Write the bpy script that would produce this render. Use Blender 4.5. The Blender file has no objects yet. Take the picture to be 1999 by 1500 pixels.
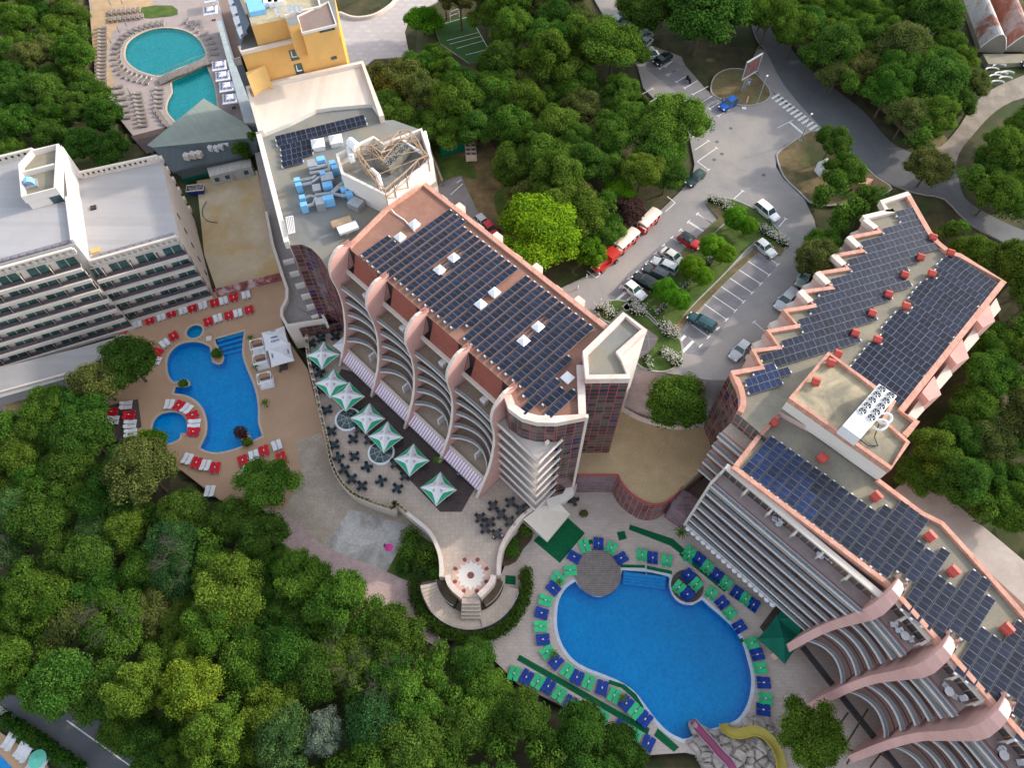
import bpy, bmesh, math, random
from mathutils import Vector, Matrix, noise as mnoise
random.seed(7)
R = math.radians
scn = bpy.context.scene
col = scn.collection
# ---------------------------------------------------------------- survey frame
# The photograph was taken from 105 m above the big pool's deck, 60 degrees down.
CAM_H = 105.0; FOC = 1386.0
S60, C60 = math.sin(R(60)), math.cos(R(60))
T = {'a': (0, 0, 2.8557), 'b': (650, 0, 2.8557), 'c': (1299, 0, 2.8557), 'd': (0, 475, 2.8557), 'e': (600, 475, 2.8557),
     'f': (1299, 475, 2.8557), 'g': (0, 975, 2.8557), 'h': (650, 975, 2.8557), 'i': (1299, 975, 2.8557), 'j': (0, 270, 4.688),
     'k': (1480, 400, 3.948), 'l': (480, 120, 4.1667), 'm': (400, 0, 6.247), 'n': (480, 420, 6.247), 'o': (940, 740, 6.247),
     'p': (1320, 860, 6.247), 'q': (1100, 420, 6.247), 'r': (1150, 0, 6.247), 's': (1160, 560, 8.33), 't': (640, 550, 6.247),
     'u': (1320, 1360, 6.247), '.': (0, 0, 1)}
def W(t, x, y, z):
    """plan survey: sheet coordinate at a known height -> world point"""
    a, b, s = T[t]; u = a + x / s - 999.5; v = b + y / s - 750
    D = FOC * S60 + v * C60; k = (CAM_H - z) / D
    return Vector((u * k, (FOC * C60 - v * S60) * k, z))
def WL(t, pts, z): return [W(t, x, y, z) for x, y in pts]
def XY(l): return [(p[0], p[1]) for p in l]

def tag(o, label=None, cat=None, group=None, kind=None):
    if label: o['label'] = label
    if cat: o['category'] = cat
    if group: o['group'] = group
    if kind: o['kind'] = kind
    return o
def thing(name, label, cat, loc=(0, 0, 0), rz=0.0, group=None):
    o = bpy.data.objects.new(name, None); col.objects.link(o)
    o.location = loc; o.rotation_euler = (0, 0, rz); o.empty_display_size = .5
    return tag(o, label, cat, group)
def dup(root, loc, rz, label=None, group=None, scale=None):
    r = root.copy(); col.objects.link(r); r.location = loc; r.rotation_euler = (0, 0, rz)
    if scale: r.scale = (scale, scale, scale)
    if label: r['label'] = label
    if group: r['group'] = group
    for ch in list(root.children):
        c = ch.copy(); col.objects.link(c); c.parent = r
        for g in ch.children:
            k = g.copy(); col.objects.link(k); k.parent = c
    return r
ORD = ['zeroth', 'first', 'second', 'third', 'fourth', 'fifth', 'sixth', 'seventh', 'eighth', 'ninth', 'tenth', 'eleventh', 'twelfth',
       'thirteenth', 'fourteenth', 'fifteenth', 'sixteenth', 'seventeenth', 'eighteenth', 'nineteenth', 'twentieth', 'twenty-first',
       'twenty-second', 'twenty-third', 'twenty-fourth', 'twenty-fifth', 'twenty-sixth', 'twenty-seventh', 'twenty-eighth',
       'twenty-ninth', 'thirtieth', 'thirty-first', 'thirty-second', 'thirty-third', 'thirty-fourth', 'thirty-fifth', 'thirty-sixth']

class MB:
    """collects faces, links them as ONE mesh object"""
    def __init__(s): s.v = []; s.f = []; s.m = []; s.uv = []
    def face(s, pts, mi=0, uv=None):
        b = len(s.v); s.v += [tuple(p) for p in pts]; s.f.append(tuple(range(b, b + len(pts)))); s.m.append(mi)
        s.uv.append(uv or [(p[0], p[1]) for p in pts])
    def wall(s, a, b, z0, z1, mi=0, u0=0.0):
        L = math.hypot(b[0] - a[0], b[1] - a[1])
        s.face([(a[0], a[1], z0), (b[0], b[1], z0), (b[0], b[1], z1), (a[0], a[1], z1)], mi, [(u0, z0), (u0 + L, z0), (u0 + L, z1), (u0, z1)])
        return u0 + L
    def prism(s, poly, z0, z1, mi=0, top=None, bottom=False):
        poly = XY(poly); A = sum(poly[i][0] * poly[(i + 1) % len(poly)][1] - poly[(i + 1) % len(poly)][0] * poly[i][1] for i in range(len(poly)))
        if A < 0: poly = poly[::-1]
        u = 0
        for i in range(len(poly)): u = s.wall(poly[i], poly[(i + 1) % len(poly)], z0, z1, mi, u)
        s.face([(x, y, z1) for x, y in poly], mi if top is None else top)
        if bottom: s.face([(x, y, z0) for x, y in poly[::-1]], mi)
    def box(s, c, d, rz=0, mi=0, top=None, z0=None):
        """c centre (z = bottom), d full sizes"""
        ca, sa = math.cos(rz), math.sin(rz); hx, hy = d[0] / 2, d[1] / 2
        P = [(c[0] + x * ca - y * sa, c[1] + x * sa + y * ca) for x, y in ((-hx, -hy), (hx, -hy), (hx, hy), (-hx, hy))]
        s.prism(P, c[2], c[2] + d[2], mi, top, True)
    def beam(s, a, b, w, h, mi=0):
        """bar from a to b (its top centre line), w wide, h deep"""
        a = Vector(a); b = Vector(b); d = (b - a)
        if d.length < 1e-5: return
        n = Vector((-d.y, d.x, 0)); n = n.normalized() * w / 2 if n.length > 1e-6 else Vector((w / 2, 0, 0))
        up = d.cross(n).normalized() * -h if n.length else Vector((0, 0, -h))
        if up.z > 0: up = -up
        q = [a - n, a + n, b + n, b - n]; l = [p + up for p in q]
        s.face(q[::-1], mi); s.face(l, mi)
        for i in range(4): j = (i + 1) % 4; s.face([q[i], q[j], l[j], l[i]], mi)
    def tube(s, a, b, r0, r1=None, n=8, mi=0, cap=True):
        r1 = r0 if r1 is None else r1; a = Vector(a); b = Vector(b); d = (b - a).normalized()
        x = d.orthogonal().normalized(); y = d.cross(x)
        A = [a + (x * math.cos(2 * math.pi * i / n) + y * math.sin(2 * math.pi * i / n)) * r0 for i in range(n)]
        B = [b + (x * math.cos(2 * math.pi * i / n) + y * math.sin(2 * math.pi * i / n)) * r1 for i in range(n)]
        for i in range(n): j = (i + 1) % n; s.face([A[i], A[j], B[j], B[i]], mi)
        if cap:
            s.face(A[::-1], mi)
            if r1 > 1e-4: s.face(B, mi)
    def path(s, pts, r, n=6, mi=0):
        for i in range(len(pts) - 1): s.tube(pts[i], pts[i + 1], r, r, n, mi)
    def build(s, name, mats, parent=None, world=True, smooth=False):
        off = Vector((0, 0, 0))
        if parent is not None and world:
            p = parent
            while p is not None: off += Vector(p.location); p = p.parent
        me = bpy.data.meshes.new(name)
        me.from_pydata([(x - off.x, y - off.y, z - off.z) for x, y, z in s.v], [], s.f)
        if not isinstance(mats, (list, tuple)): mats = [mats]
        for m in mats: me.materials.append(m)
        if len(mats) > 1: me.polygons.foreach_set('material_index', s.m)
        ul = me.uv_layers.new(name='UVMap'); fl = [c for uv in s.uv for p in uv for c in p]
        ul.data.foreach_set('uv', fl)
        if smooth: me.polygons.foreach_set('use_smooth', [True] * len(s.f))
        me.update()
        o = bpy.data.objects.new(name, me); col.objects.link(o)
        if parent is not None: o.parent = parent
        return o
def sheet(name, outer, holes, z, mat, skirt=0.0, parent=None, kind='structure', skirtmat=None):
    bm = bmesh.new()
    def loop(pts):
        vs = [bm.verts.new((p[0], p[1], z)) for p in pts]
        for i in range(len(vs)): bm.edges.new((vs[i], vs[(i + 1) % len(vs)]))
        return vs
    lo = loop(outer); lh = [loop(h) for h in holes]
    bmesh.ops.triangle_fill(bm, use_beauty=True, use_dissolve=False, edges=bm.edges[:], normal=(0, 0, 1))
    for f in bm.faces:
        if f.normal.z < 0: f.normal_flip()
    if skirt:
        dn = [bm.verts.new((p[0], p[1], z - skirt)) for p in outer]
        for i in range(len(lo)):
            j = (i + 1) % len(lo); f = bm.faces.new((lo[i], lo[j], dn[j], dn[i])); f.material_index = 1
    uvl = bm.loops.layers.uv.new('UVMap')
    for f in bm.faces:
        for l in f.loops: l[uvl].uv = (l.vert.co.x, l.vert.co.y) if f.material_index == 0 else (l.vert.co.x + l.vert.co.y, l.vert.co.z)
    me = bpy.data.meshes.new(name); bm.to_mesh(me); bm.free(); me.materials.append(mat); me.materials.append(skirtmat or mat)
    o = bpy.data.objects.new(name, me); col.objects.link(o)
    if parent is not None: o.parent = parent
    if kind: o['kind'] = kind
    return o
def smooth_loop(pts, k=4, closed=True):
    """Catmull-Rom"""
    n = len(pts); out = []
    P = [Vector((p[0], p[1], p[2] if len(p) > 2 else 0)) for p in pts]
    rng = range(n) if closed else range(n - 1)
    for i in rng:
        g = (lambda q: P[q % n]) if closed else (lambda q: P[min(max(q, 0), n - 1)])
        p0, p1, p2, p3 = g(i - 1), g(i), g(i + 1), g(i + 2)
        for j in range(k):
            t = j / k
            out.append(.5 * ((2 * p1) + (p2 - p0) * t + (2 * p0 - 5 * p1 + 4 * p2 - p3) * t * t + (3 * p1 - p0 - 3 * p2 + p3) * t ** 3))
    if not closed: out.append(P[-1])
    return out
def inside(p, poly):
    x, y = p[0], p[1]; c = False; n = len(poly)
    for i in range(n):
        x1, y1 = poly[i][0], poly[i][1]; x2, y2 = poly[i - 1][0], poly[i - 1][1]
        if (y1 > y) != (y2 > y) and x < (x2 - x1) * (y - y1) / (y2 - y1) + x1: c = not c
    return c
def ring(c, r, n=32, z=None):
    return [Vector((c[0] + r * math.cos(2 * math.pi * i / n), c[1] + r * math.sin(2 * math.pi * i / n), c[2] if z is None else z)) for i in range(n)]
def offset(pts, d, closed=True):
    """parallel curve in plan"""
    n = len(pts); out = []
    for i in range(n):
        a = pts[i - 1] if (closed or i) else pts[i]; b = pts[(i + 1) % n] if (closed or i < n - 1) else pts[i]
        t = Vector((b[0] - a[0], b[1] - a[1], 0)); t = t.normalized() if t.length > 1e-6 else Vector((1, 0, 0))
        out.append(Vector((pts[i][0] + t.y * d, pts[i][1] - t.x * d, pts[i][2])))
    return out
def ribbon(mb, pts, w, z0, z1, mi=0, closed=False, top=None):
    """a wall or kerb of width w following pts"""
    A = offset(pts, w / 2, closed); B = offset(pts, -w / 2, closed); n = len(pts)
    for i in range(n if closed else n - 1):
        j = (i + 1) % n; u = 0
        a, b, c, d = A[i], A[j], B[j], B[i]
        mb.face([(a[0], a[1], z1), (b[0], b[1], z1), (c[0], c[1], z1), (d[0], d[1], z1)][::-1], mi if top is None else top)
        mb.wall(a, b, z0, z1, mi); mb.wall(c, d, z0, z1, mi)
    if not closed:
        mb.wall(B[0], A[0], z0, z1, mi); mb.wall(A[-1], B[-1], z0, z1, mi)

# ---------------------------------------------------------------- materials
def nodes(name):
    m = bpy.data.materials.new(name); m.use_nodes = True; nt = m.node_tree; nt.nodes.clear()
    out = nt.nodes.new('ShaderNodeOutputMaterial'); b = nt.nodes.new('ShaderNodeBsdfPrincipled'); nt.links.new(b.outputs[0], out.inputs[0])
    return m, nt, b, out
def N(nt, t, **k):
    n = nt.nodes.new(t)
    for a, v in k.items():
        if a.startswith('i_'): n.inputs[a[2:].replace('_', ' ')].default_value = v
        else: setattr(n, a, v)
    return n
def c4(c): return (c[0], c[1], c[2], 1)
def mt(name, rgb, rough=.75, var=.18, scale=.6, rgb2=None, metal=0, spec=.3, bump=0, coord='Object', fine=.12, fscale=9, rnd=0, stain=None, sscale=.12, samt=.5, joints=None, jcol=None, jamt=.5):
    """noise-varied surface; stain = large patches of a second colour; joints = (w, h, mortar) grid"""
    m, nt, b, out = nodes(name); L = nt.links.new
    tc = N(nt, 'ShaderNodeTexCoord'); co = tc.outputs[coord] if coord != 'Position' else N(nt, 'ShaderNodeNewGeometry').outputs['Position']
    n1 = N(nt, 'ShaderNodeTexNoise'); n1.inputs['Scale'].default_value = scale; n1.inputs['Detail'].default_value = 6; n1.inputs['Roughness'].default_value = .65; L(co, n1.inputs['Vector'])
    n2 = N(nt, 'ShaderNodeTexNoise'); n2.inputs['Scale'].default_value = fscale; n2.inputs['Detail'].default_value = 3; L(co, n2.inputs['Vector'])
    base = N(nt, 'ShaderNodeMix', data_type='RGBA'); mr = N(nt, 'ShaderNodeMapRange'); mr.inputs[1].default_value = .3; mr.inputs[2].default_value = .7
    L(n1.outputs[0], mr.inputs[0]); L(mr.outputs[0], base.inputs[0])
    d = tuple(max(0, x * (1 - var)) for x in rgb); u = rgb2 or tuple(min(1, x * (1 + var)) for x in rgb)
    base.inputs[6].default_value = c4(d); base.inputs[7].default_value = c4(u); cur = base.outputs[2]
    if stain:
        n3 = N(nt, 'ShaderNodeTexNoise'); n3.inputs['Scale'].default_value = sscale; n3.inputs['Detail'].default_value = 8; n3.inputs['Roughness'].default_value = .6; n3.inputs['Distortion'].default_value = .6; L(co, n3.inputs['Vector'])
        r3 = N(nt, 'ShaderNodeMapRange'); r3.inputs[1].default_value = .48; r3.inputs[2].default_value = .62; r3.inputs[4].default_value = samt; L(n3.outputs[0], r3.inputs[0])
        mx = N(nt, 'ShaderNodeMix', data_type='RGBA'); L(r3.outputs[0], mx.inputs[0]); L(cur, mx.inputs[6]); mx.inputs[7].default_value = c4(stain); cur = mx.outputs[2]
    if fine:
        r2 = N(nt, 'ShaderNodeMapRange'); r2.inputs[1].default_value = .25; r2.inputs[2].default_value = .75; r2.inputs[3].default_value = 1 - fine; r2.inputs[4].default_value = 1 + fine; L(n2.outputs[0], r2.inputs[0])
        hv = N(nt, 'ShaderNodeHueSaturation'); L(r2.outputs[0], hv.inputs['Value']); L(cur, hv.inputs['Color']); cur = hv.outputs[0]
    if joints:
        bk = N(nt, 'ShaderNodeTexBrick'); bk.offset = joints[3] if len(joints) > 3 else 0; bk.squash = 1; L(tc.outputs['UV'], bk.inputs['Vector']); bk.inputs['Scale'].default_value = 1
        bk.inputs['Brick Width'].default_value = joints[0]; bk.inputs['Row Height'].default_value = joints[1]; bk.inputs['Mortar Size'].default_value = joints[2]; bk.inputs['Mortar Smooth'].default_value = .2
        bk.inputs['Color1'].default_value = (1, 1, 1, 1); bk.inputs['Color2'].default_value = (.86, .86, .86, 1); bk.inputs['Mortar'].default_value = (1, 1, 1, 1)
        mu = N(nt, 'ShaderNodeMix', data_type='RGBA', blend_type='MULTIPLY'); mu.inputs[0].default_value = .8; L(cur, mu.inputs[6]); L(bk.outputs['Color'], mu.inputs[7]); cur = mu.outputs[2]
        mj = N(nt, 'ShaderNodeMix', data_type='RGBA'); jm = N(nt, 'ShaderNodeMath', operation='MULTIPLY'); jm.inputs[1].default_value = jamt; L(bk.outputs['Fac'], jm.inputs[0]); L(jm.outputs[0], mj.inputs[0]); L(cur, mj.inputs[6]); mj.inputs[7].default_value = c4(jcol or tuple(x * .5 for x in rgb)); cur = mj.outputs[2]
    if rnd:
        oi = N(nt, 'ShaderNodeObjectInfo'); rr = N(nt, 'ShaderNodeMapRange'); rr.inputs[3].default_value = 1 - rnd; rr.inputs[4].default_value = 1 + rnd; L(oi.outputs['Random'], rr.inputs[0])
        hh = N(nt, 'ShaderNodeHueSaturation'); L(rr.outputs[0], hh.inputs['Value']); L(cur, hh.inputs['Color']); cur = hh.outputs[0]
    L(cur, b.inputs['Base Color']); b.inputs['Roughness'].default_value = rough; b.inputs['Metallic'].default_value = metal; b.inputs['Specular IOR Level'].default_value = spec
    if bump:
        bp = N(nt, 'ShaderNodeBump'); bp.inputs['Strength'].default_value = bump; bp.inputs['Distance'].default_value = .05; L(n2.outputs[0], bp.inputs['Height']); L(bp.outputs[0], b.inputs['Normal'])
    return m
def curtain(name, w, h, mort, panes, mcol, rough=.12, offset_=0):
    """glazed curtain wall: mullion grid on UV metres, panes of differing tint"""
    m, nt, b, out = nodes(name); L = nt.links.new; tc = N(nt, 'ShaderNodeTexCoord')
    bk = N(nt, 'ShaderNodeTexBrick'); bk.offset = 0; bk.squash = 1; L(tc.outputs['UV'], bk.inputs['Vector']); bk.inputs['Scale'].default_value = 1
    bk.inputs['Brick Width'].default_value = w; bk.inputs['Row Height'].default_value = h; bk.inputs['Mortar Size'].default_value = mort; bk.inputs['Mortar Smooth'].default_value = 0
    mp = N(nt, 'ShaderNodeMapping'); mp.inputs['Scale'].default_value = (1 / w, 1 / h, 1); L(tc.outputs['UV'], mp.inputs[0])
    sn = N(nt, 'ShaderNodeVectorMath', operation='FLOOR'); L(mp.outputs[0], sn.inputs[0])
    wn = N(nt, 'ShaderNodeTexWhiteNoise'); wn.noise_dimensions = '2D'; L(sn.outputs[0], wn.inputs['Vector'])
    cr = N(nt, 'ShaderNodeValToRGB'); cr.color_ramp.interpolation = 'CONSTANT'; L(wn.outputs['Value'], cr.inputs[0])
    el = cr.color_ramp.elements
    while len(el) < len(panes): el.new(.5)
    for e, (p, c) in zip(el, panes): e.position = p; e.color = c4(c)
    mx = N(nt, 'ShaderNodeMix', data_type='RGBA'); L(bk.outputs['Fac'], mx.inputs[0]); L(cr.outputs[0], mx.inputs[6]); mx.inputs[7].default_value = c4(mcol)
    L(mx.outputs[2], b.inputs['Base Color'])
    r = N(nt, 'ShaderNodeMapRange'); r.inputs[3].default_value = rough; r.inputs[4].default_value = .6; L(bk.outputs['Fac'], r.inputs[0]); L(r.outputs[0], b.inputs['Roughness'])
    b.inputs['Specular IOR Level'].default_value = .6
    return m
def water(name, tint, ripple=.25, sc=2.2):
    m, nt, b, out = nodes(name); nt.nodes.remove(b); L = nt.links.new
    tr = N(nt, 'ShaderNodeBsdfTransparent'); gl = N(nt, 'ShaderNodeBsdfGlossy'); gl.inputs['Roughness'].default_value = .08
    geo = N(nt, 'ShaderNodeTexCoord'); n1 = N(nt, 'ShaderNodeTexNoise'); n1.inputs['Scale'].default_value = sc; n1.inputs['Detail'].default_value = 5; n1.inputs['Distortion'].default_value = .8; L(geo.outputs['Object'], n1.inputs['Vector'])
    bp = N(nt, 'ShaderNodeBump'); bp.inputs['Strength'].default_value = ripple; bp.inputs['Distance'].default_value = .12; L(n1.outputs[0], bp.inputs['Height']); L(bp.outputs[0], gl.inputs['Normal'])
    mc = N(nt, 'ShaderNodeMix', data_type='RGBA'); mc.inputs[6].default_value = c4(tuple(x * .86 for x in tint)); mc.inputs[7].default_value = c4(tuple(min(1, x * 1.12) for x in tint))
    r = N(nt, 'ShaderNodeMapRange'); r.inputs[1].default_value = .35; r.inputs[2].default_value = .65; L(n1.outputs[0], r.inputs[0]); L(r.outputs[0], mc.inputs[0]); L(mc.outputs[2], tr.inputs['Color'])
    fr = N(nt, 'ShaderNodeFresnel'); fr.inputs['IOR'].default_value = 1.33; L(bp.outputs[0], fr.inputs['Normal'])
    ms = N(nt, 'ShaderNodeMixShader'); L(fr.outputs[0], ms.inputs[0]); L(tr.outputs[0], ms.inputs[1]); L(gl.outputs[0], ms.inputs[2]); L(ms.outputs[0], out.inputs[0])
    return m

M = {}
M['soil'] = mt('forest_soil', (.045, .05, .022), .95, .45, .25, rgb2=(.10, .085, .04), stain=(.03, .055, .012), sscale=.09, samt=.8, bump=.3)
M['asphalt'] = mt('parking_asphalt', (.265, .25, .245), .9, .1, .35, fine=.1, fscale=5, stain=(.34, .305, .27), sscale=.06, samt=.7)
M['road'] = mt('road_asphalt', (.115, .12, .13), .85, .12, .4, fine=.1, fscale=6, stain=(.155, .16, .17), sscale=.1, samt=.5)
M['track'] = mt('gravel_track', (.27, .23, .19), .95, .2, .5, fine=.2, fscale=5, stain=(.17, .15, .12), sscale=.2, samt=.6)
M['bay'] = mt('bay_asphalt', (.215, .205, .215), .9, .12, .5, fine=.12, fscale=5, stain=(.17, .16, .165), sscale=.3, samt=.5)
M['line'] = mt('road_paint', (.72, .72, .70), .8, .12, 2, fine=.15)
M['kerb'] = mt('kerb_concrete', (.36, .35, .33), .9, .15, 1.5)
M['lawn'] = mt('lawn_grass', (.055, .11, .018), .95, .35, .5, rgb2=(.10, .15, .03), fine=.3, fscale=7, bump=.2)
M['dry'] = mt('dry_grass', (.12, .105, .045), .95, .35, .35, rgb2=(.24, .17, .09), fine=.25, fscale=6, stain=(.07, .10, .03), sscale=.14, samt=.7)
M['deckL'] = mt('tan_pool_paving', (.46, .30, .19), .85, .06, .3, fine=.08, fscale=6, stain=(.40, .27, .18), sscale=.12, samt=.5)
M['deckB'] = mt('pale_pool_paving', (.56, .475, .415), .85, .08, .6, fine=.1, fscale=4, stain=(.50, .42, .365), sscale=.15, samt=.6, joints=(.9, .45, .03, .5), jamt=.4)
M['terr'] = mt('terrace_paving', (.51, .42, .345), .85, .06, .8, fine=.12, fscale=5, joints=(.6, .6, .03), jamt=.35, stain=(.46, .38, .315), sscale=.2, samt=.4)
M['pink'] = mt('pink_paving', (.45, .33, .31), .9, .15, 1.2, fine=.2, fscale=5, stain=(.52, .40, .37), sscale=.3, samt=.5)
M['slab'] = mt('worn_concrete', (.43, .36, .29), .9, .14, .5, fine=.15, fscale=4, stain=(.33, .26, .19), sscale=.14, samt=.7)
M['patch'] = mt('patched_concrete', (.48, .46, .43), .9, .15, .7, fine=.2, fscale=4, stain=(.26, .24, .22), sscale=.22, samt=.75)
M['deckT'] = mt('mauve_paving', (.34, .285, .275), .85, .1, .5, fine=.15, fscale=5, stain=(.38, .32, .29), sscale=.1, samt=.5)
M['sand'] = mt('ochre_paving', (.45, .31, .19), .9, .15, .5, fine=.12)
M['prom'] = mt('promenade_paving', (.50, .45, .42), .85, .1, .5, fine=.08, joints=(2.2, 1.6, .5, .5), jcol=(.36, .33, .36), jamt=.45, stain=(.56, .51, .47), sscale=.2, samt=.5)
M['lot'] = mt('ochre_site_ground', (.58, .47, .31), .95, .14, .25, rgb2=(.64, .54, .38), fine=.15, stain=(.54, .36, .15), sscale=.1, samt=.7)
M['gravel'] = mt('roof_gravel', (.46, .34, .20), .98, .12, .4, fine=.35, fscale=7, stain=(.36, .29, .15), sscale=.12, samt=.5, bump=.4)
M['wood'] = mt('weathered_boards', (.25, .215, .20), .85, .2, 1.5, fine=.2, joints=(4, .28, .03, .3), jcol=(.05, .04, .04), jamt=.7)
M['wooddk'] = mt('dark_boards', (.10, .075, .07), .85, .2, 1, fine=.2, joints=(4, .28, .03, .3), jcol=(.03, .02, .02), jamt=.7)
M['turf'] = mt('green_carpet', (.0, .10, .035), .95, .12, 2, rgb2=(.005, .135, .05), fine=.15)
M['pitch'] = mt('sports_turf', (.03, .095, .02), .95, .15, .4, fine=.1)
M['white'] = mt('white_render', (.68, .63, .58), .8, .05, .4, fine=.04, stain=(.66, .62, .57), sscale=.25, samt=.4)
M['cream'] = mt('cream_render', (.66, .58, .51), .8, .06, .5, fine=.05, stain=(.57, .49, .42), sscale=.3, samt=.4)
M['pinkr'] = mt('pink_render', (.62, .37, .33), .8, .07, .5, fine=.05, stain=(.56, .30, .27), sscale=.3, samt=.5)
M['coral'] = mt('coral_coping', (.58, .27, .19), .75, .2, 1.2, rgb2=(.62, .36, .28), fine=.12, joints=(1.4, 50, .05), jcol=(.35, .12, .08))
M['palecop'] = mt('pale_coping', (.66, .56, .50), .75, .1, 1.2, fine=.12, stain=(.60, .38, .30), sscale=.5, samt=.5)
M['rust'] = mt('rust_roof_felt', (.265, .135, .10), .85, .14, .3, rgb2=(.33, .175, .13), fine=.12, fscale=5, stain=(.20, .12, .09), sscale=.15, samt=.6)
M['mans'] = mt('red_tile_band', (.27, .085, .06), .8, .12, .8, fine=.15, fscale=8)
M['felt'] = mt('grey_green_felt', (.21, .195, .155), .9, .12, .3, rgb2=(.26, .24, .19), fine=.12, fscale=5, stain=(.30, .27, .19), sscale=.12, samt=.7)
M['feltg'] = mt('grey_felt', (.20, .205, .195), .9, .12, .3, fine=.12, stain=(.25, .225, .17), sscale=.1, samt=.8)
M['feltw'] = mt('stained_felt', (.42, .36, .24), .9, .2, .4, fine=.2, stain=(.17, .16, .13), sscale=.16, samt=.8)
M['roofw'] = mt('pale_roof', (.38, .37, .375), .8, .05, .25, fine=.06, stain=(.37, .37, .40), sscale=.2, samt=.5, joints=(30, 1.0, .03), jamt=.18)
M['roofc'] = mt('cream_roof', (.68, .60, .52), .8, .05, .3, fine=.05, joints=(1.1, 30, .03), jamt=.15)
M['tilep'] = mt('balcony_floor', (.46, .37, .28), .85, .1, 1, fine=.15)
M['tilew'] = mt('wing_floor', (.60, .47, .41), .85, .08, 1, fine=.15)
M['redln'] = mt('red_trim', (.34, .08, .07), .7, .1, 2)
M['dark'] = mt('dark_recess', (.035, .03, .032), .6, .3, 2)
M['railg'] = mt('grey_railing', (.33, .34, .37), .5, .1, 3, fine=.1)
M['railw'] = mt('white_rail', (.72, .70, .70), .6, .05, 3)
M['steel'] = mt('galvanised_steel', (.42, .44, .46), .4, .12, 2, metal=.5)
M['whitem'] = mt('white_metal', (.74, .75, .76), .5, .06, 3)
M['blk'] = mt('black_plastic', (.025, .028, .03), .5, .2, 4)
M['redp'] = mt('red_paint', (.42, .065, .05), .55, .15, 2, rnd=.12)
M['turq'] = mt('pale_blue_plastic', (.20, .48, .78), .5, .1, 2, rnd=.06)
M['rustm'] = mt('rusty_lattice', (.42, .25, .15), .8, .3, 3, rgb2=(.52, .38, .26))
M['glassd'] = mt('dark_glass', (.03, .055, .06), .08, .5, .6, rgb2=(.06, .12, .12), spec=.7, fine=.1)
M['glassg'] = mt('green_glass', (.035, .085, .08), .1, .5, .5, rgb2=(.09, .17, .155), spec=.7, fine=.1)
M['bark'] = mt('bark', (.11, .085, .065), .95, .3, 2)
M['orange'] = mt('yellow_ochre_render', (.70, .40, .13), .85, .06, .5, fine=.05, stain=(.62, .36, .13), sscale=.3, samt=.5)
M['orangeb'] = mt('orange_render', (.78, .36, .05), .85, .05, .5, fine=.05)
M['slateb'] = mt('blue_slate_panel', (.10, .13, .18), .5, .1, 1)
M['browntile'] = mt('brown_roof', (.23, .17, .15), .8, .1, .8, fine=.1)
M['gpav'] = mt('pale_green_sheet_roof', (.24, .28, .245), .6, .05, .4, fine=.05, joints=(.5, 60, .03), jamt=.3)
M['gpavd'] = mt('dark_grey_sheet_roof', (.10, .125, .135), .6, .06, .4, fine=.06, joints=(.5, 60, .03), jamt=.3)
M['poolfloor'] = mt('pool_tiles', (.012, .46, .82), .6, .05, .5, fine=.1, fscale=6)
M['poolturq'] = mt('turquoise_tiles', (.16, .78, .78), .6, .06, .5, fine=.1, fscale=6)
M['poolrim'] = mt('pool_rim', (.55, .60, .64), .7, .1, 1)
M['stepb'] = mt('pool_step_tiles', (.05, .50, .88), .6, .05, 1)
M['watB'] = water('pool_water_blue', (.12, .84, 1.0))
M['watT'] = water('pool_water_turquoise', (.48, .90, .90))
M['awn'] = mt('awning_pink', (.50, .28, .40), .8, .05, 2)
M['canvas'] = mt('canvas_white', (.74, .74, .76), .8, .05, 2)
M['green'] = mt('canvas_green', (.015, .30, .12), .8, .08, 2)
M['dgreen'] = mt('canvas_dark_green', (.0, .12, .075), .8, .15, 1)
M['navy'] = mt('lettering_navy', (.015, .04, .22), .7, .05, 2)
M['hedge'] = None
M['curt'] = curtain('red_mullion_glazing', 1.15, .95, .06, [(0, (.055, .05, .05)), (.3, (.085, .075, .07)), (.55, (.035, .03, .035)), (.72, (.11, .10, .09)), (.86, (.05, .025, .03)), (.93, (.02, .10, .05)), (.97, (.015, .02, .13))], (.34, .07, .07))
M['curt2'] = curtain('round_mullion_glazing', .9, .85, .06, [(0, (.09, .04, .045)), (.35, (.13, .05, .055)), (.6, (.07, .03, .035)), (.8, (.16, .08, .08)), (.93, (.06, .09, .07))], (.42, .13, .13))
M['curt3'] = curtain('grey_curtain_glazing', 1.1, .6, .045, [(0, (.15, .13, .15)), (.4, (.18, .15, .175)), (.7, (.125, .11, .13))], (.34, .10, .10))
M['hall'] = curtain('balcony_glazing', 1.0, 2.6, .08, [(0, (.07, .075, .08)), (.4, (.10, .10, .10)), (.7, (.05, .055, .06)), (.85, (.16, .13, .10))], (.40, .17, .14))

# ---------------------------------------------------------------- camera and light
cam = bpy.data.cameras.new('camera'); camo = bpy.data.objects.new('camera', cam); col.objects.link(camo)
camo.location = (0, 0, CAM_H); camo.rotation_euler = (R(30), 0, 0)
cam.sensor_width = 36; cam.lens = 36 * FOC / 1999; cam.clip_end = 5000; cam.clip_start = .5
scn.camera = camo
SUN_EL, SUN_AZ = 26, 68     # azimuth clockwise from +Y
w = bpy.data.worlds.new('World'); scn.world = w; w.use_nodes = True; nt = w.node_tree; nt.nodes.clear()
sky = nt.nodes.new('ShaderNodeTexSky'); sky.sky_type = 'NISHITA'; sky.sun_disc = False
sky.sun_elevation = R(SUN_EL); sky.sun_rotation = R(SUN_AZ); sky.altitude = 100; sky.dust_density = 2.0
bg = nt.nodes.new('ShaderNodeBackground'); bg.inputs[1].default_value = .40; wo = nt.nodes.new('ShaderNodeOutputWorld')
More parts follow.
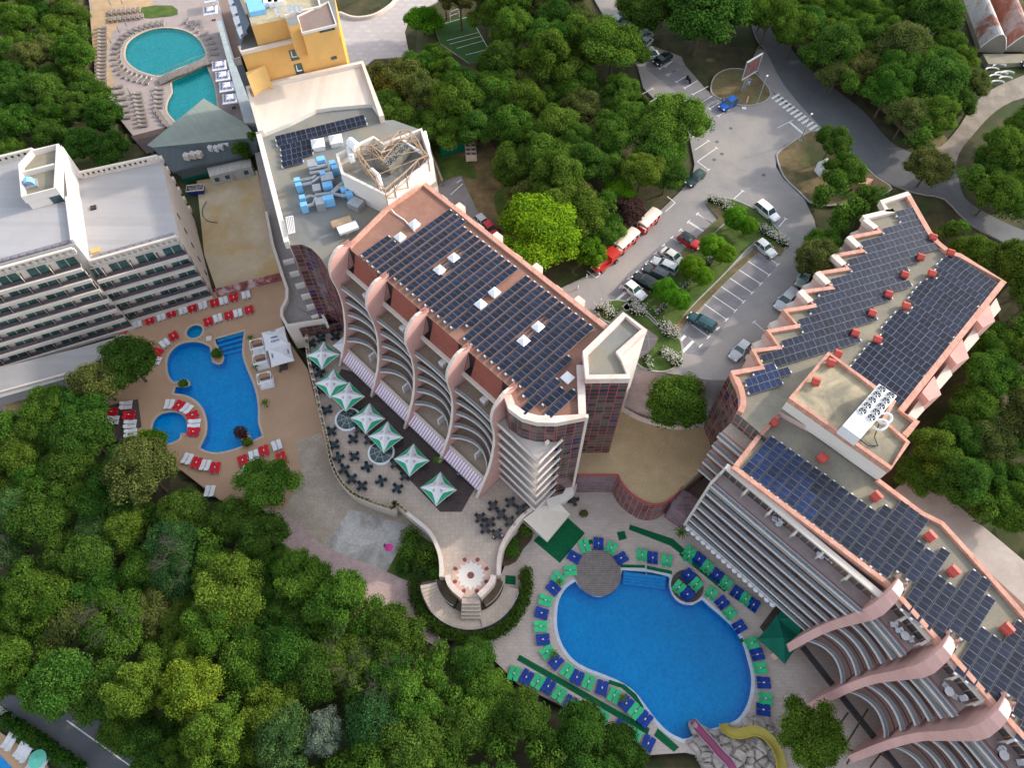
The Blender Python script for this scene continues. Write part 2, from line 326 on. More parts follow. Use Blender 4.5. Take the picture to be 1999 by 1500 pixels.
shs = nt.nodes.new('ShaderNodeHueSaturation'); shs.inputs['Saturation'].default_value = .42; nt.links.new(sky.outputs[0], shs.inputs['Color']); nt.links.new(shs.outputs[0], bg.inputs[0]); nt.links.new(bg.outputs[0], wo.inputs[0])
sd = Vector((math.sin(R(SUN_AZ)) * math.cos(R(SUN_EL)), math.cos(R(SUN_AZ)) * math.cos(R(SUN_EL)), math.sin(R(SUN_EL))))
sl = bpy.data.lights.new('sun', 'SUN'); sl.energy = 3.5; sl.angle = R(1.8); sl.color = (1, .88, .72)
so = bpy.data.objects.new('sun', sl); col.objects.link(so); so.rotation_euler = sd.to_track_quat('Z', 'Y').to_euler(); so.location = (60, 60, 150)
scn.view_settings.view_transform = 'Standard'; scn.view_settings.look = 'None'; scn.view_settings.exposure = 0
scn.cycles.max_bounces = 5; scn.cycles.transparent_max_bounces = 8
def seg_dist(x, y, P):
    b = 1e18
    for i in range(len(P)):
        ax, ay = P[i - 1]; dx, dy = P[i][0] - ax, P[i][1] - ay; L = dx * dx + dy * dy or 1e-9
        t = max(0, min(1, ((x - ax) * dx + (y - ay) * dy) / L)); e = (x - ax - t * dx) ** 2 + (y - ay - t * dy) ** 2
        if e < b: b = e
    return math.sqrt(b)
# ================================================================ SETTING
ZD, ZL, ZT, ZP, ZG = 0.0, 0.4, 3.5, 16.0, 7.0     # pool deck, west deck, terrace, parking, gravel roof
CTRL = [(50, 1350, -1), (250, 1400, -1), (400, 1100, -.5), (700, 1300, -1), (1100, 1400, -1), (1500, 1480, -.5), (600, 900, -.4), (200, 900, -.4), (100, 300, 1),
        (60, 100, 2), (300, 100, 2.2), (500, 50, 4), (720, 60, 7), (760, 150, 9), (900, 60, 12), (900, 250, 12), (900, 350, 13), (1000, 480, 15), (1000, 200, 14),
        (1200, 300, 15.5), (1200, 100, 15.5), (1400, 50, 15.6), (1700, 150, 15.6), (1900, 200, 15.6), (1990, 400, 15.6), (1700, 350, 15.6), (1600, 300, 15.6), (1450, 600, 15.5),
        (1250, 700, 15.5), (1100, 560, 15.5), (1870, 600, 13), (1950, 800, 10), (1850, 950, 8), (1990, 1000, 7), (1990, 1200, 6), (1700, 1300, -.4), (1990, 1490, -.4),
        (480, 350, 0), (650, 450, 0), (700, 500, 5), (1400, 900, 3), (1250, 1000, -.4), (950, 1000, -.4), (-100, 900, -1), (-100, 300, 1), (2200, 300, 15.6), (2200, 1200, 6)]
CP = [(W('.', x, y, z), z) for x, y, z in CTRL]
def ground_z(x, y):
    a = b = 0
    for p, z in CP:
        d = 1 / (((p.x - x) ** 2 + (p.y - y) ** 2) ** 2 + 4); a += d * z; b += d
    return a / b
PADS = []      # footprints under which the terrain is sunk
SHEETS = {}
def addpad(o, z): PADS.append(([(p[0], p[1]) for p in o], z, min(p[0] for p in o), max(p[0] for p in o), min(p[1] for p in o), max(p[1] for p in o)))
SINK = []
def pad(name, outer, mat, z=None, holes=(), skirt=8.0, skirtmat=None, reg=True):
    z = outer[0].z if z is None else z
    o = sheet(name, outer, holes, z, mat, skirt, skirtmat=skirtmat or M['kerb'])
    if reg: PADS.append(([(p.x, p.y) for p in outer], z, min(p.x for p in outer), max(p.x for p in outer), min(p.y for p in outer), max(p.y for p in outer)))
    return o
def flat(name, pts, z, mat, kind='structure'):
    """thin painted or laid sheet, a few mm up"""
    return sheet(name, pts, [], z, mat, 0, kind=kind)

# --- upper level: parking, forecourt
# only the parts that are really paved; woods lie on the terrain
lotp = WL('.', [(1150, -20), (1215, 5), (1240, 60), (1262, 85), (1330, 110), (1345, 145), (1385, 180), (1412, 196), (1440, 207), (1472, 207), (1495, 195), (1505, 182), (1500, 172), (1530, 200), (1600, 250), (1562, 266), (1530, 285), (1516, 305),
                (1515, 325), (1530, 350), (1570, 388), (1590, 430), (1600, 480), (1590, 520), (1560, 560), (1500, 650), (1462, 712), (1425, 742), (1380, 742), (1335, 734), (1290, 727), (1240, 722), (1180, 725), (1100, 700), (1040, 600), (1100, 560), (1165, 530), (1200, 495),
                (1240, 455), (1290, 410), (1330, 372), (1352, 340), (1356, 320), (1345, 262), (1300, 215), (1256, 172), (1245, 130), (1200, 70)], ZP)
pad('parking_ground', lotp, M['asphalt'], skirtmat=M['kerb'])
# main road
rd = [(1440, -60), (1462, 20), (1475, 70), (1495, 98), (1530, 165), (1603, 248), (1684, 315), (1722, 350), (1790, 376), (1845, 388), (1894, 436), (1999, 492), (2150, 560)]
rl = [(1520, -60), (1528, 30), (1548, 100), (1610, 158), (1684, 215), (1737, 275), (1789, 300), (1835, 296), (1866, 330), (1882, 384), (1929, 418), (1999, 450), (2150, 510)]
road_edge_w = smooth_loop(WL('.', rd, ZP + .012), 3, False); road_edge_e = smooth_loop(WL('.', rl, ZP + .012), 3, False)
road = road_edge_w + road_edge_e[::-1]
# widened foot of the junction
sheet('main_road', [Vector(p) for p in road], [], ZP + .012, M['road'], 3, skirtmat=M['kerb'], kind='structure')
addpad(road, ZP)
jn = WL('.', [(1500, 172), (1478, 140), (1470, 112), (1480, 90), (1560, 150), (1680, 232), (1640, 262), (1600, 250), (1560, 220)], ZP + .004)
sheet('road_shoulder', jn, [], ZP + .006, M['asphalt'], 0)
trk = smooth_loop(WL('.', [(1800, 300), (1838, 285), (1870, 250), (1900, 205), (1935, 175), (1990, 150), (2100, 110), (2100, 175), (1999, 190), (1945, 215), (1900, 262), (1872, 300), (1860, 340), (1835, 345)], ZP + .02), 3)
sheet('gravel_track', trk, [], ZP + .02, M['track'], 3); addpad(trk, ZP)
# verges of dead leaves beside the road
vg = smooth_loop(WL('.', [(1545, 85), (1600, 122), (1690, 186), (1750, 245), (1795, 290), (1830, 293), (1850, 270), (1800, 230), (1700, 150), (1600, 85), (1560, 50)], ZP + .0), 3)
sheet('verge', vg, [], ZP - .05, M['dry'], 0)
addpad(vg, ZP)
# islands of dry grass, raised behind a kerb
def island(name, px, mat, hgt=.14, z=ZP):
    pts = smooth_loop(WL('.', px, z), 3)
    sheet(name, pts, [], z + hgt, mat, hgt, skirtmat=M['kerb'])
    mb = MB(); ribbon(mb, pts, .22, z - .02, z + hgt + .03, closed=True); o = mb.build('kerb', M['kerb']); o['kind'] = 'structure'
island('dry_grass_island', [(1388, 180), (1395, 150), (1425, 135), (1468, 140), (1490, 160), (1504, 182), (1494, 198), (1468, 206), (1440, 205), (1410, 195)], M['dry'])
island('dry_grass_island', [(1517, 310), (1522, 296), (1562, 268), (1592, 256), (1630, 275), (1675, 312), (1708, 345), (1740, 370), (1690, 392), (1640, 400), (1590, 400), (1560, 375), (1530, 345)], M['dry'])
island('planted_island', [(1392, 388), (1430, 390), (1475, 410), (1510, 440), (1535, 470), (1535, 482), (1515, 490), (1480, 470), (1410, 540), (1350, 600), (1318, 640), (1306, 652), (1286, 640), (1255, 612), (1215, 600), (1290, 545), (1330, 510), (1400, 450), (1422, 425), (1380, 398)], M['lawn'])
island('planted_island', [(1172, 598), (1190, 588), (1225, 590), (1262, 610), (1300, 650), (1325, 660), (1332, 690), (1326, 710), (1300, 726), (1262, 722), (1240, 705), (1235, 670), (1210, 640), (1172, 622)], M['lawn'])
# gravelly strips along the planted island
for q in ([(1378, 400), (1392, 392), (1422, 425), (1398, 452), (1330, 512), (1262, 575), (1236, 596), (1226, 588), (1300, 520), (1370, 455), (1402, 428)],
          [(1488, 472), (1530, 486), (1524, 500), (1480, 492), (1410, 558), (1345, 625), (1322, 650), (1308, 645), (1350, 602), (1412, 540)]):
    flat('gravel_strip', WL('.', q, ZP), ZP + .18, M['dry'])
# parking bays: darker strips and painted lines
Z2 = ZP + .012
flat('bay_surface', WL('.', [(1330, 502), (1290, 478), (1225, 535), (1190, 575), (1225, 592)], ZP), ZP + .005, M['bay'])
flat('bay_surface', WL('.', [(1478, 497), (1515, 522), (1440, 600), (1395, 665), (1370, 695), (1338, 690), (1330, 655), (1410, 560)], ZP), ZP + .005, M['bay'])
flat('bay_surface', WL('.', [(1262, 100), (1340, 130), (1392, 190), (1420, 212), (1392, 226), (1340, 195), (1262, 135)], ZP), ZP + .005, M['bay'])
lm = MB()
def line(t, a, b, w=.14, tee=0, z=None):
    z = Z2 if z is None else z
    A = W(t, *a, z); B = W(t, *b, z); d = (B - A).normalized(); n = Vector((-d.y, d.x, 0)) * w / 2
    lm.face([A - n, B - n, B + n, A + n])
    if tee:
        m2 = n.normalized() * tee / 2; e = d * w
        lm.face([A - m2 - e, A - m2, A + m2, A + m2 - e])
for a, b in [((625, 118), (480, 10)), ((577, 175), (437, 85)), ((530, 225), (390, 135)), ((482, 275), (345, 185)), ((435, 325), (298, 232)), ((388, 375), (250, 282)), ((340, 425), (204, 330)), ((290, 475), (158, 375)), ((240, 522), (106, 425)), ((195, 570), (66, 475))]:
    line('f', a, b, .15, .9)
for a, b in [((1530, 75), (1790, 245)), ((1640, -10), (1885, 150)), ((1430, 180), (1480, 210)), ((1325, 275), (1585, 448)), ((1225, 370), (1260, 395)), ((1125, 470), (1180, 510)), ((1020, 575), (1060, 605)), ((910, 680), (1050, 775)), ((800, 775), (1050, 972)), ((700, 880), (900, 1030))]:
    line('q', a, b, .15, .8)
for a, b in [((180, 1190), (290, 1268)), ((130, 1240), (242, 1312)), ((205, 568), (292, 516)), ((295, 645), (362, 608)), ((155, 525), (240, 480)), ((248, 605), (300, 572)), ((108, 490), (180, 448)), ((62, 455), (115, 425)), ((18, 412), (72, 385)), ((240, 785), (165, 835)), ((190, 745), (150, 765)), ((285, 825), (178, 900)), ((240, 945), (178, 900)), ((430, 1065), (380, 1110)), ((670, 1220), (632, 1265)), ((0, 370), (40, 340))]:
    line('c', a, b, .15, .7)
for a, b in [((770, 1080), (650, 1145)), ((870, 1170), (720, 1255)), ((945, 1240), (900, 1262)), ((860, 835), (1015, 740)), ((955, 915), (1085, 840))]:
    line('r', a, b, .15, .8)
line('c', (690, 678), (780, 755), .4); line('c', (625, 712), (712, 668), .12)
line('q', (285, 680), (400, 765)); line('q', (400, 765), (470, 705)); line('c', (55, 1130), (0, 1180)); line('c', (55, 1130), (10, 1095)); line('f', (495, 440), (560, 495), .12, .8)
for a, b in [((765, 935), (650, 1035)), ((850, 990), (775, 1045))]: line('q', a, b, .45)
for a, b in [((1495, 780), (1400, 880)), ((1610, 885), (1440, 1060))]: line('s', a, b, .45)
line('s', (1340, 675), (1720, 955), .15, .6)
for a, b in [((655, 1085), (723, 1025)), ((715, 1000), (690, 1020))]: line('b', a, b, .14, 0, 13.02)
for k in range(12):        # zebra crossing
    f = k / 11; a = (592 + 232 * f, 550 + 190 * f); b = (635 + 232 * f, 524 + 190 * f); line('c', a, b, .5, z=ZP + .03)
o = lm.build('road_markings', M['line']); o['kind'] = 'structure'
# forecourt paving by the lift tower
ru = WL('.', [(1470, 700), (1425, 741), (1380, 741), (1335, 733), (1290, 726), (1240, 721), (1190, 722)], ZP - .01)
rl_ = WL('.', [(1430, 840), (1385, 836), (1350, 834), (1315, 830), (1280, 826), (1240, 812), (1205, 796)], 7.1)
for nm_, i0, i1, mm in (('sloping_forecourt', 2, 6, 'pink'), ('sloping_drive', 0, 2, 'asphalt')):
    mb = MB()
    for i in range(i0, i1):
        for k in range(6):
            f0, f1 = k / 6, (k + 1) / 6; mb.face([rl_[i].lerp(ru[i], f0), rl_[i].lerp(ru[i], f1), ru[i + 1].lerp(rl_[i + 1], 1 - f1), ru[i + 1].lerp(rl_[i + 1], 1 - f0)][::-1])
    o = mb.build(nm_, M[mm]); o['kind'] = 'structure'
addpad(ru + rl_[::-1], 6.5)


# --- yard behind the tower block
yard = smooth_loop(WL('.', [(850, 300), (900, 285), (960, 280), (985, 340), (1000, 410), (980, 440), (945, 440), (900, 400), (865, 350), (845, 330)], 12.6), 3)
pad('yard_grass', yard, M['dry'], skirt=3)
flat('yard_parking', WL('b', [(600, 1020), (715, 980), (760, 1080), (860, 1300), (800, 1330), (560, 1060)], 12.6), 12.66, M['bay'])
flat('yard_lawn', smooth_loop(WL('b', [(560, 830), (640, 850), (760, 900), (800, 960), (790, 1000), (700, 975), (620, 1000), (590, 900)], 12.6), 3), 12.65, M['lawn'])
flat('yard_lawn', smooth_loop(WL('b', [(900, 1090), (970, 1050), (1000, 1150), (980, 1230), (920, 1200)], 12.6), 3), 12.65, M['lawn'])
flat('yard_path', WL('b', [(520, 730), (600, 700), (770, 680), (780, 730), (600, 770), (560, 790), (520, 790)], 12.6), 12.66, M['track'])
# --- sports pitch and promenade
pad('sports_pitch', WL('b', [(560, 140), (700, 90), (780, 90), (900, 330), (760, 350), (600, 240)], 11), M['pitch'], skirt=3)
lm = MB()
for a, b in [((600, 135), (760, 90)), ((770, 100), (860, 260)), ((635, 225), (810, 180)), ((650, 245), (825, 200)), ((690, 268), (840, 225)), ((740, 305), (860, 275))]: line('b', a, b, .12, z=11.02)
o = lm.build('pitch_markings', M['line']); o['kind'] = 'structure'
pad('promenade', WL('.', [(655, -40), (900, -40), (850, 5), (800, 30), (790, 60), (800, 110), (730, 115), (700, 140), (680, 130), (655, 60)], 8), M['prom'], skirt=5)
pb = MB()
ribbon(pb, smooth_loop(WL('b', [(40, 80), (110, 105), (180, 105), (250, 85), (330, 30), (360, -20)], 8), 4, False), .5, 7.9, 8.7); o = pb.build('low_stone_wall', M['cream'])
tag(o, 'low curved stone wall around the beds beside the promenade', 'wall')
flat('planting_bed', WL('b', [(0, 40), (60, 75), (120, 95), (190, 95), (260, 70), (330, 20), (350, -40), (0, -40)], 8), 8.05, M['soil'])

# --- west pool court, slab, pink path
wd = WL('.', [(225, 625), (320, 600), (420, 570), (520, 555), (562, 545), (560, 600), (548, 622), (560, 660), (600, 720), (640, 880), (650, 940), (700, 1000), (560, 1000), (500, 985), (440, 985), (330, 900), (290, 860), (190, 850), (190, 800), (215, 740), (222, 690)], ZL)
poolL = smooth_loop(WL('d', [(935, 720), (932, 660), (950, 610), (1000, 565), (1070, 550), (1130, 558), (1170, 580)], ZL), 4, False) + WL('d', [(1180, 640), (1185, 665), (1215, 678), (1240, 668), (1250, 640), (1235, 610), (1205, 560), (1198, 535)], ZL) + \
    smooth_loop(WL('d', [(1362, 490), (1355, 540), (1352, 620), (1372, 690), (1410, 780), (1432, 860), (1440, 940), (1440, 1000), (1462, 1075)], ZL), 4, False) + \
    smooth_loop(WL('d', [(1410, 1102), (1385, 1060), (1355, 1040), (1330, 1060), (1340, 1090), (1355, 1125), (1300, 1150), (1220, 1168), (1160, 1162), (1115, 1142)], ZL), 4, False) + \
    smooth_loop(WL('d', [(1150, 1070), (1155, 1000), (1135, 930), (1095, 880), (1040, 850), (968, 838)], ZL), 4, False) + smooth_loop(WL('d', [(980, 800), (1020, 802), (1055, 795), (1058, 775), (1040, 760), (1005, 765), (975, 775), (950, 755)], ZL), 3, False)
kid = smooth_loop(WL('d', [(848, 1040), (860, 990), (895, 955), (950, 942), (1000, 950), (1035, 980), (1045, 1020), (1040, 1060), (1010, 1062), (1000, 1090), (960, 1112), (915, 1118), (870, 1095)], ZL), 4)
jac = ring(W('d', 1085, 493, ZL), 1.4, 32)
pad('west_pool_deck', wd, M['deckL'], holes=[poolL, kid, jac], skirtmat=M['cream'])
slab_px = [(578, 862), (626, 845), (640, 880), (650, 940), (700, 990), (790, 1030), (785, 1085), (760, 1117), (630, 1070), (552, 1000), (590, 930)]
flat('worn_concrete_slab', WL('.', slab_px, ZL), ZL + .012, M['slab'])
pad('lower_court', WL('.', [(500, 985), (552, 930), (572, 856), (640, 835), (690, 900), (760, 960), (860, 1030), (860, 1100), (900, 1160), (900, 1250), (850, 1250), (760, 1180), (640, 1120), (560, 1090), (530, 1010)], ZL - .02), M['slab'], skirtmat=M['kerb'])
flat('patched_concrete', WL('.', [(684, 995), (810, 1030), (800, 1060), (757, 1117), (632, 1068)], ZL), ZL + .02, M['patch'])
flat('pink_path', WL('.', [(535, 1000), (560, 1005), (632, 1068), (757, 1117), (820, 1150), (832, 1215), (868, 1245), (850, 1262), (780, 1225), (700, 1160), (640, 1118), (560, 1085)], ZL), ZL + .03, M['pink'])
flat('wooden_walk', WL('h', [(680, 740), (870, 770), (885, 850), (700, 870), (655, 860)], ZL), ZL + .05, M['wooddk'])

# --- pool basins with real water
def offset_out(L):
    cx = sum(p.x for p in L) / len(L); cy = sum(p.y for p in L) / len(L)
    return [(p.x + 1.8 * (p.x - cx) / max(.1, math.hypot(p.x - cx, p.y - cy)), p.y + 1.8 * (p.y - cy) / max(.1, math.hypot(p.x - cx, p.y - cy))) for p in L]
def basin(name, loop, z, depth, floor, wat, rim=.35, drop=.12, rimmat=None):
    L = [Vector((p[0], p[1], z)) for p in loop]
    SINK.append(offset_out(L))
    A = sum(L[i].x * L[(i + 1) % len(L)].y - L[(i + 1) % len(L)].x * L[i].y for i in range(len(L)))
    if A < 0: L = L[::-1]
    mb = MB(); n = len(L)
    for i in range(n): mb.wall(L[(i + 1) % n], L[i], z - depth, z - .001)
    mb.build('pool_wall', floor)['kind'] = 'structure'
    sheet('pool_floor', L, [], z - depth, floor, 0)
    sheet(name, L, [], z - drop, wat, 0)
    rb = MB(); O = offset(L, rim, True)
    I = offset(L, -.03, True)
    for i in range(n):
        j = (i + 1) % n; rb.face([(I[i].x, I[i].y, z + .05), (O[i].x, O[i].y, z + .05), (O[j].x, O[j].y, z + .05), (I[j].x, I[j].y, z + .05)])
        rb.wall(O[i], O[j], z, z + .05); rb.wall(I[j], I[i], z - .3, z + .05)
    o = rb.build('pool_coping', rimmat or M['poolrim']); o['kind'] = 'structure'
M['rimL'] = mt('tan_coping', (.50, .40, .31), .8, .1, 1)
basin('pool_water', poolL, ZL, 1.5, M['poolfloor'], M['watB'], rimmat=M['rimL'])
basin('pool_water', kid, ZL, 1.0, M['poolfloor'], M['watB'], rimmat=M['rimL'])
M['watJ'] = water('spa_water', (.30, .85, .85), .5, 3)
basin('pool_water', jac, ZL, 1.0, M['poolfloor'], M['watJ'], rimmat=M['rimL'])
st = MB()
for k in range(4):   # entry steps at the north end, seen through the water
    f = (k + .5) * .028
    a = W('d', 1212 - k * 4, 548 + k * 22, 0); b = W('d', 1356, 505 + k * 24, 0); st.beam((a.x, a.y, ZL - .3 - k * .25), (b.x, b.y, ZL - .3 - k * .25), .5, .9)
o = st.build('pool_steps', M['stepb']); o['kind'] = 'structure'

# --- big pool deck
bd = WL('.', [(975, 1130), (1000, 1070), (1020, 1000), (1060, 960), (1100, 940), (1190, 945), (1290, 990), (1350, 950), (1420, 900), (1560, 950), (1999, 1300), (2300, 1600), (1900, 1700), (1440, 1700), (1440, 1500), (1385, 1482), (1340, 1470), (1270, 1475),
                (1200, 1430), (1130, 1395), (1060, 1360), (1010, 1335), (985, 1310), (955, 1280), (955, 1240), (900, 1240), (880, 1180), (900, 1130)], ZD)
big = smooth_loop(WL('h', [(1352, 458), (1300, 495), (1262, 560), (1248, 640), (1250, 720), (1268, 790), (1300, 850), (1350, 905), (1420, 945), (1510, 980), (1600, 1020), (1680, 1075), (1740, 1150), (1800, 1230), (1870, 1300), (1950, 1340)], ZD), 3, False) + \
    smooth_loop(WL('i', [(130, 1335), (200, 1300), (300, 1270), (400, 1230), (455, 1150), (478, 1060), (478, 980), (460, 900), (430, 800), (380, 720), (320, 660), (260, 610), (205, 560)], ZD), 3, False) + \
    smooth_loop(WL('i', [(150, 590), (100, 585), (60, 560), (35, 525), (22, 480), (25, 440)], ZD), 3, False) + smooth_loop(WL('h', [(1870, 430), (1780, 408), (1700, 400), (1610, 395)], ZD), 3, False) + \
    smooth_loop(WL('h', [(1600, 455), (1575, 500), (1530, 530), (1480, 545), (1420, 525), (1375, 490)], ZD), 3, False)
pad('big_pool_deck', bd, M['deckB'], holes=[big])
basin('pool_water', big, ZD, 1.9, M['poolfloor'], M['watB'], rim=.45)
st = MB()
for k in range(4):
    a = W('h', 1622, 410 + k * 14, 0); b = W('h', 1860, 440 + k * 14, 0); st.beam((a.x, a.y, -.35 - k * .25), (b.x, b.y, -.35 - k * .25), .55, .9)
o = st.build('pool_steps', M['stepb']); o['kind'] = 'structure'
def disc(name, t, x, y, r, z, h, mat, label, cat):
    mb = MB(); mb.prism(ring(W(t, x, y, z + h), r, 40), z, z + h); o = mb.build(name, mat); tag(o, label, cat); return o
disc('round_deck', 'h', 1477, 410, 3.42, ZD, .25, M['wood'], 'empty round boarded deck at the corner of the big pool', 'deck')
disc('round_deck', 'i', 122, 484, 2.35, ZD, .2, M['wooddk'], 'smaller round boarded deck holding two green and two blue lounger pairs', 'deck')
TURF = [('h', [(1265, 357), (1118, 232), (1180, 170), (1310, 105), (1405, 190)], 'large green carpet beside the cream awning at the terrace foot'),
        ('h', [(1040, 868), (1765, 1280), (1755, 1315), (1025, 898)], 'long green carpet strip between two rows of loungers near the wood'),
        ('h', [(1655, 142), (1895, 222), (1965, 285), (2060, 370), (2040, 385), (1880, 260), (1650, 170)], 'bent green carpet strip behind the loungers north of the pool'),
        ('h', [(1582, 185), (1625, 178), (1638, 220), (1595, 232)], 'small square green mat alone on the pale paving'), ('h', [(1420, 230), (1445, 226), (1450, 248), (1428, 254)], 'tiny green mat by the round boarded deck'),
        ('h', [(962, 425), (1018, 430), (1018, 478), (960, 472)], 'square green mat beside the curved stairs'), ('h', [(1600, 365), (1738, 368), (1738, 385), (1605, 382)], 'short green carpet edging the pool left of the steps rail'),
        ('h', [(1750, 372), (1890, 402), (1888, 420), (1750, 392)], 'short green carpet edging the pool right of the steps rail'), ('h', [(1540, 1008), (1625, 1035), (1690, 1090), (1735, 1165), (1715, 1162), (1670, 1108), (1610, 1055), (1535, 1030)], 'curved green carpet along the lower left pool edge'),
        ('h', [(1810, 1280), (1930, 1385), (1900, 1410), (1790, 1320)], 'green carpet patch at the lower corner of the pool'), ('i', [(95, 285), (345, 495), (330, 520), (75, 310)], 'green carpet under the diagonal row of loungers by the balconies'),
        ('i', [(408, 785), (425, 775), (440, 790), (422, 805)], 'tiny green mat at the right hand pool edge')]
for i_, (t, q, lab) in enumerate(TURF):
    mb = MB(); mb.prism(WL(t, q, ZD), ZD - .01, ZD + .02 + .005 * i_); tag(mb.build('green_carpet', M['turf']), lab, 'carpet')

# --- terrace with its curving retaining wall
edge_px = [('e', 0, 470), ('e', 10, 640), ('e', 50, 820), ('e', 85, 980), ('e', 120, 1130), ('e', 140, 1230), ('e', 180, 1320), ('e', 250, 1400), ('e', 340, 1445), ('e', 480, 1490), ('h', 350, 30), ('h', 440, 105), ('h', 540, 190), ('h', 590, 290), ('h', 605, 370), ('h', 605, 440)]
edge = smooth_loop([W(t, x, y, ZT) for t, x, y in edge_px], 4, False)
disc_c = W('h', 768, 425, ZT)
arcw = smooth_loop(WL('h', [(640, 430), (650, 470), (680, 510), (722, 545)], ZT), 3, False); arce = smooth_loop(WL('h', [(815, 545), (850, 510), (885, 470), (895, 430)], ZT), 3, False)
edge2 = smooth_loop(WL('h', [(925, 430), (925, 360), (940, 280), (980, 200), (1040, 120), (1100, 70), (1180, 30), (1290, 0)], ZT), 4, False)
terr = edge + arcw + arce + edge2 + WL('.', [(1140, 930), (1100, 850), (1000, 800), (760, 600), (640, 560), (560, 560)], ZT)
pad('terrace', terr, M['terr'], skirt=5, skirtmat=M['cream'])
flat('terrace_boards', WL('e', [(190, 700), (400, 760), (1000, 1250), (860, 1499), (740, 1499), (580, 1330), (440, 1200), (330, 1050), (230, 900), (130, 820)], ZT), ZT + .03, M['wooddk'])
pw = MB(); ribbon(pw, edge, .55, ZT - 1.2, ZT + .75); tag(pw.build('parapet_wall', M['cream']), 'long curved cream parapet with planters along the terrace edge', 'wall')
pw = MB(); ribbon(pw, edge2, .6, -.2, ZT + .7); tag(pw.build('parapet_wall', M['palecop']), 'curved pale wall between the grey dining sets and the big pool', 'wall')
pw = MB(); ribbon(pw, arcw, .8, ZT - 3, ZT + .7); tag(pw.build('parapet_wall', M['palecop']), 'short white curved wall on the left of the star paving', 'wall')
pw = MB(); ribbon(pw, arce, .8, ZT - 3, ZT + .7); tag(pw.build('parapet_wall', M['palecop']), 'short white curved wall on the right of the star paving', 'wall')
fl = MB(); fp = offset(edge[:44], .0, False)
# flower boxes on the parapet, one every 1.6 m
i = 0
for k in range(0, len(edge) - 18, 1):
    a, b = edge[k], edge[k + 1]; m = (a + b) / 2; rz = math.atan2(b.y - a.y, b.x - a.x)
    mb = MB(); mb.box((m.x, m.y, ZT + .75), (1.0, .32, .3), rz)
    o = mb.build('flower_box', M['rustm']); tag(o, '%s flower box along the cream terrace parapet, counted from the top' % ORD[min(i + 1, 36)], 'flower box', 'flower boxes on the terrace parapet'); i += 1
    mb = MB()
    for q in range(14):
        x, y = random.uniform(-.45, .45), random.uniform(-.15, .15); px_, py_ = m.x + x * math.cos(rz) - y * math.sin(rz), m.y + x * math.sin(rz) + y * math.cos(rz)
        mb.tube((px_, py_, ZT + 1.03), (px_ + random.uniform(-.1, .1), py_ + random.uniform(-.1, .1), ZT + 1.3), .07, .0, 4)
    mb.build('plants', M['lawn'], o, world=True)
# star paving: white petals, red diamonds
sm = MB(); c = W('h', 768, 425, ZT); sm.face(ring(c, 2.75, 48, ZT + .035), 1)
for k in range(16):
    a0 = 2 * math.pi * k / 16; p = lambda r, a: (c.x + .55 * r * math.cos(a), c.y + .55 * r * math.sin(a), ZT + .045)
    sm.face([p(0, a0), p(3.0, a0 - math.pi / 16), p(4.0 - (k % 2) * .4, a0), p(3.0, a0 + math.pi / 16)], 0)
    if k % 2 == 1:
        a1 = a0; sm.face([(q[0], q[1], ZT + .05) for q in (p(3.7, a1), p(4.2, a1 - .13), p(4.95, a1 - .09), p(4.95, a1 + .09), p(4.2, a1 + .13))], 2)
sm.face(ring(c, .5, 24, ZT + .055), 2)
M['starp'] = mt('star_pink', (.56, .38, .31), .8, .1, 1); M['starr'] = mt('star_red', (.20, .07, .07), .8, .1, 1)
o = sm.build('star_paving', [M['white'], M['starp'], M['starr']]); o['kind'] = 'structure'
# horseshoe stairs below it
sc_ = W('h', 768, 440, 1.5)
def stair(a0, a1, n, r0, r1, z0, z1, lab):
    mb = MB()
    for k in range(n):
        A = a0 + (a1 - a0) * k / n; B = a0 + (a1 - a0) * (k + 1) / n; zz = z0 + (z1 - z0) * (k + .5) / n
        q = [(sc_.x + r * math.cos(R(a)), sc_.y + r * math.sin(R(a))) for r, a in ((r0, A), (r1, A), (r1, B), (r0, B))]
        mb.prism(q, -.5, zz)
    tag(mb.build('stone_staircase', M['terr']), lab, 'stairs')
stair(192, 255, 15, 4.9, 7.2, 3.2, 1.1, 'left curved flight of pale stone stairs around the star paving')
stair(-12, -75, 15, 4.9, 7.2, 1.0, 1.3, 'right curved ramp of pale stone around the star paving')
mb = MB()
for k in range(5):
    a = W('h', 722 - 2 * k, 570 + k * 17, 2); b = W('h', 818 + 2 * k, 570 + k * 17, 2); mb.beam((a.x, a.y, 3.3 - k * .42), (b.x, b.y, 3.3 - k * .42), 1.3, 2.5)
tag(mb.build('stone_staircase', M['terr']), 'short straight flight of steps below the star paving', 'stairs')
mb = MB(); mb.prism([(sc_.x + r * math.cos(R(a)), sc_.y + r * math.sin(R(a))) for r, a in [(4.9, 255), (7.2, 255), (7.2, 265), (7.2, 275), (7.2, 285), (4.9, 285)]], -.5, 1.1)
tag(mb.build('stair_landing', M['terr']), 'curved stone landing joining the two stair flights', 'landing')
M['bed'] = mt('stair_bed', (.10, .075, .045), .95, .25, 1)
for s_, lab in ((1, 'right'), (-1, 'left')):
    q = [(sc_.x + s_ * r * math.cos(R(a)), sc_.y + r * math.sin(R(a))) for r, a in [(3.4, -8), (4.8, -8), (4.85, -22), (4.85, -36), (4.85, -50), (4.8, -62), (3.2, -60), (3.1, -45), (3.2, -25)]]
    mb = MB(); mb.prism(q, -.5, 2.2); tag(mb.build('planting_bed', M['bed']), 'brown planted slope on the %s of the star paving' % lab, 'planting bed')
rb = MB()
for A0, A1 in ((192, 348),):
    pts = [Vector((sc_.x + 7.3 * math.cos(R(a)), sc_.y + 7.3 * math.sin(R(a)), 2.2)) for a in range(A0, A1, 6)]; rb.path(pts, .05)
    for p in pts: rb.tube((p.x, p.y, .4), p, .04, n=5)
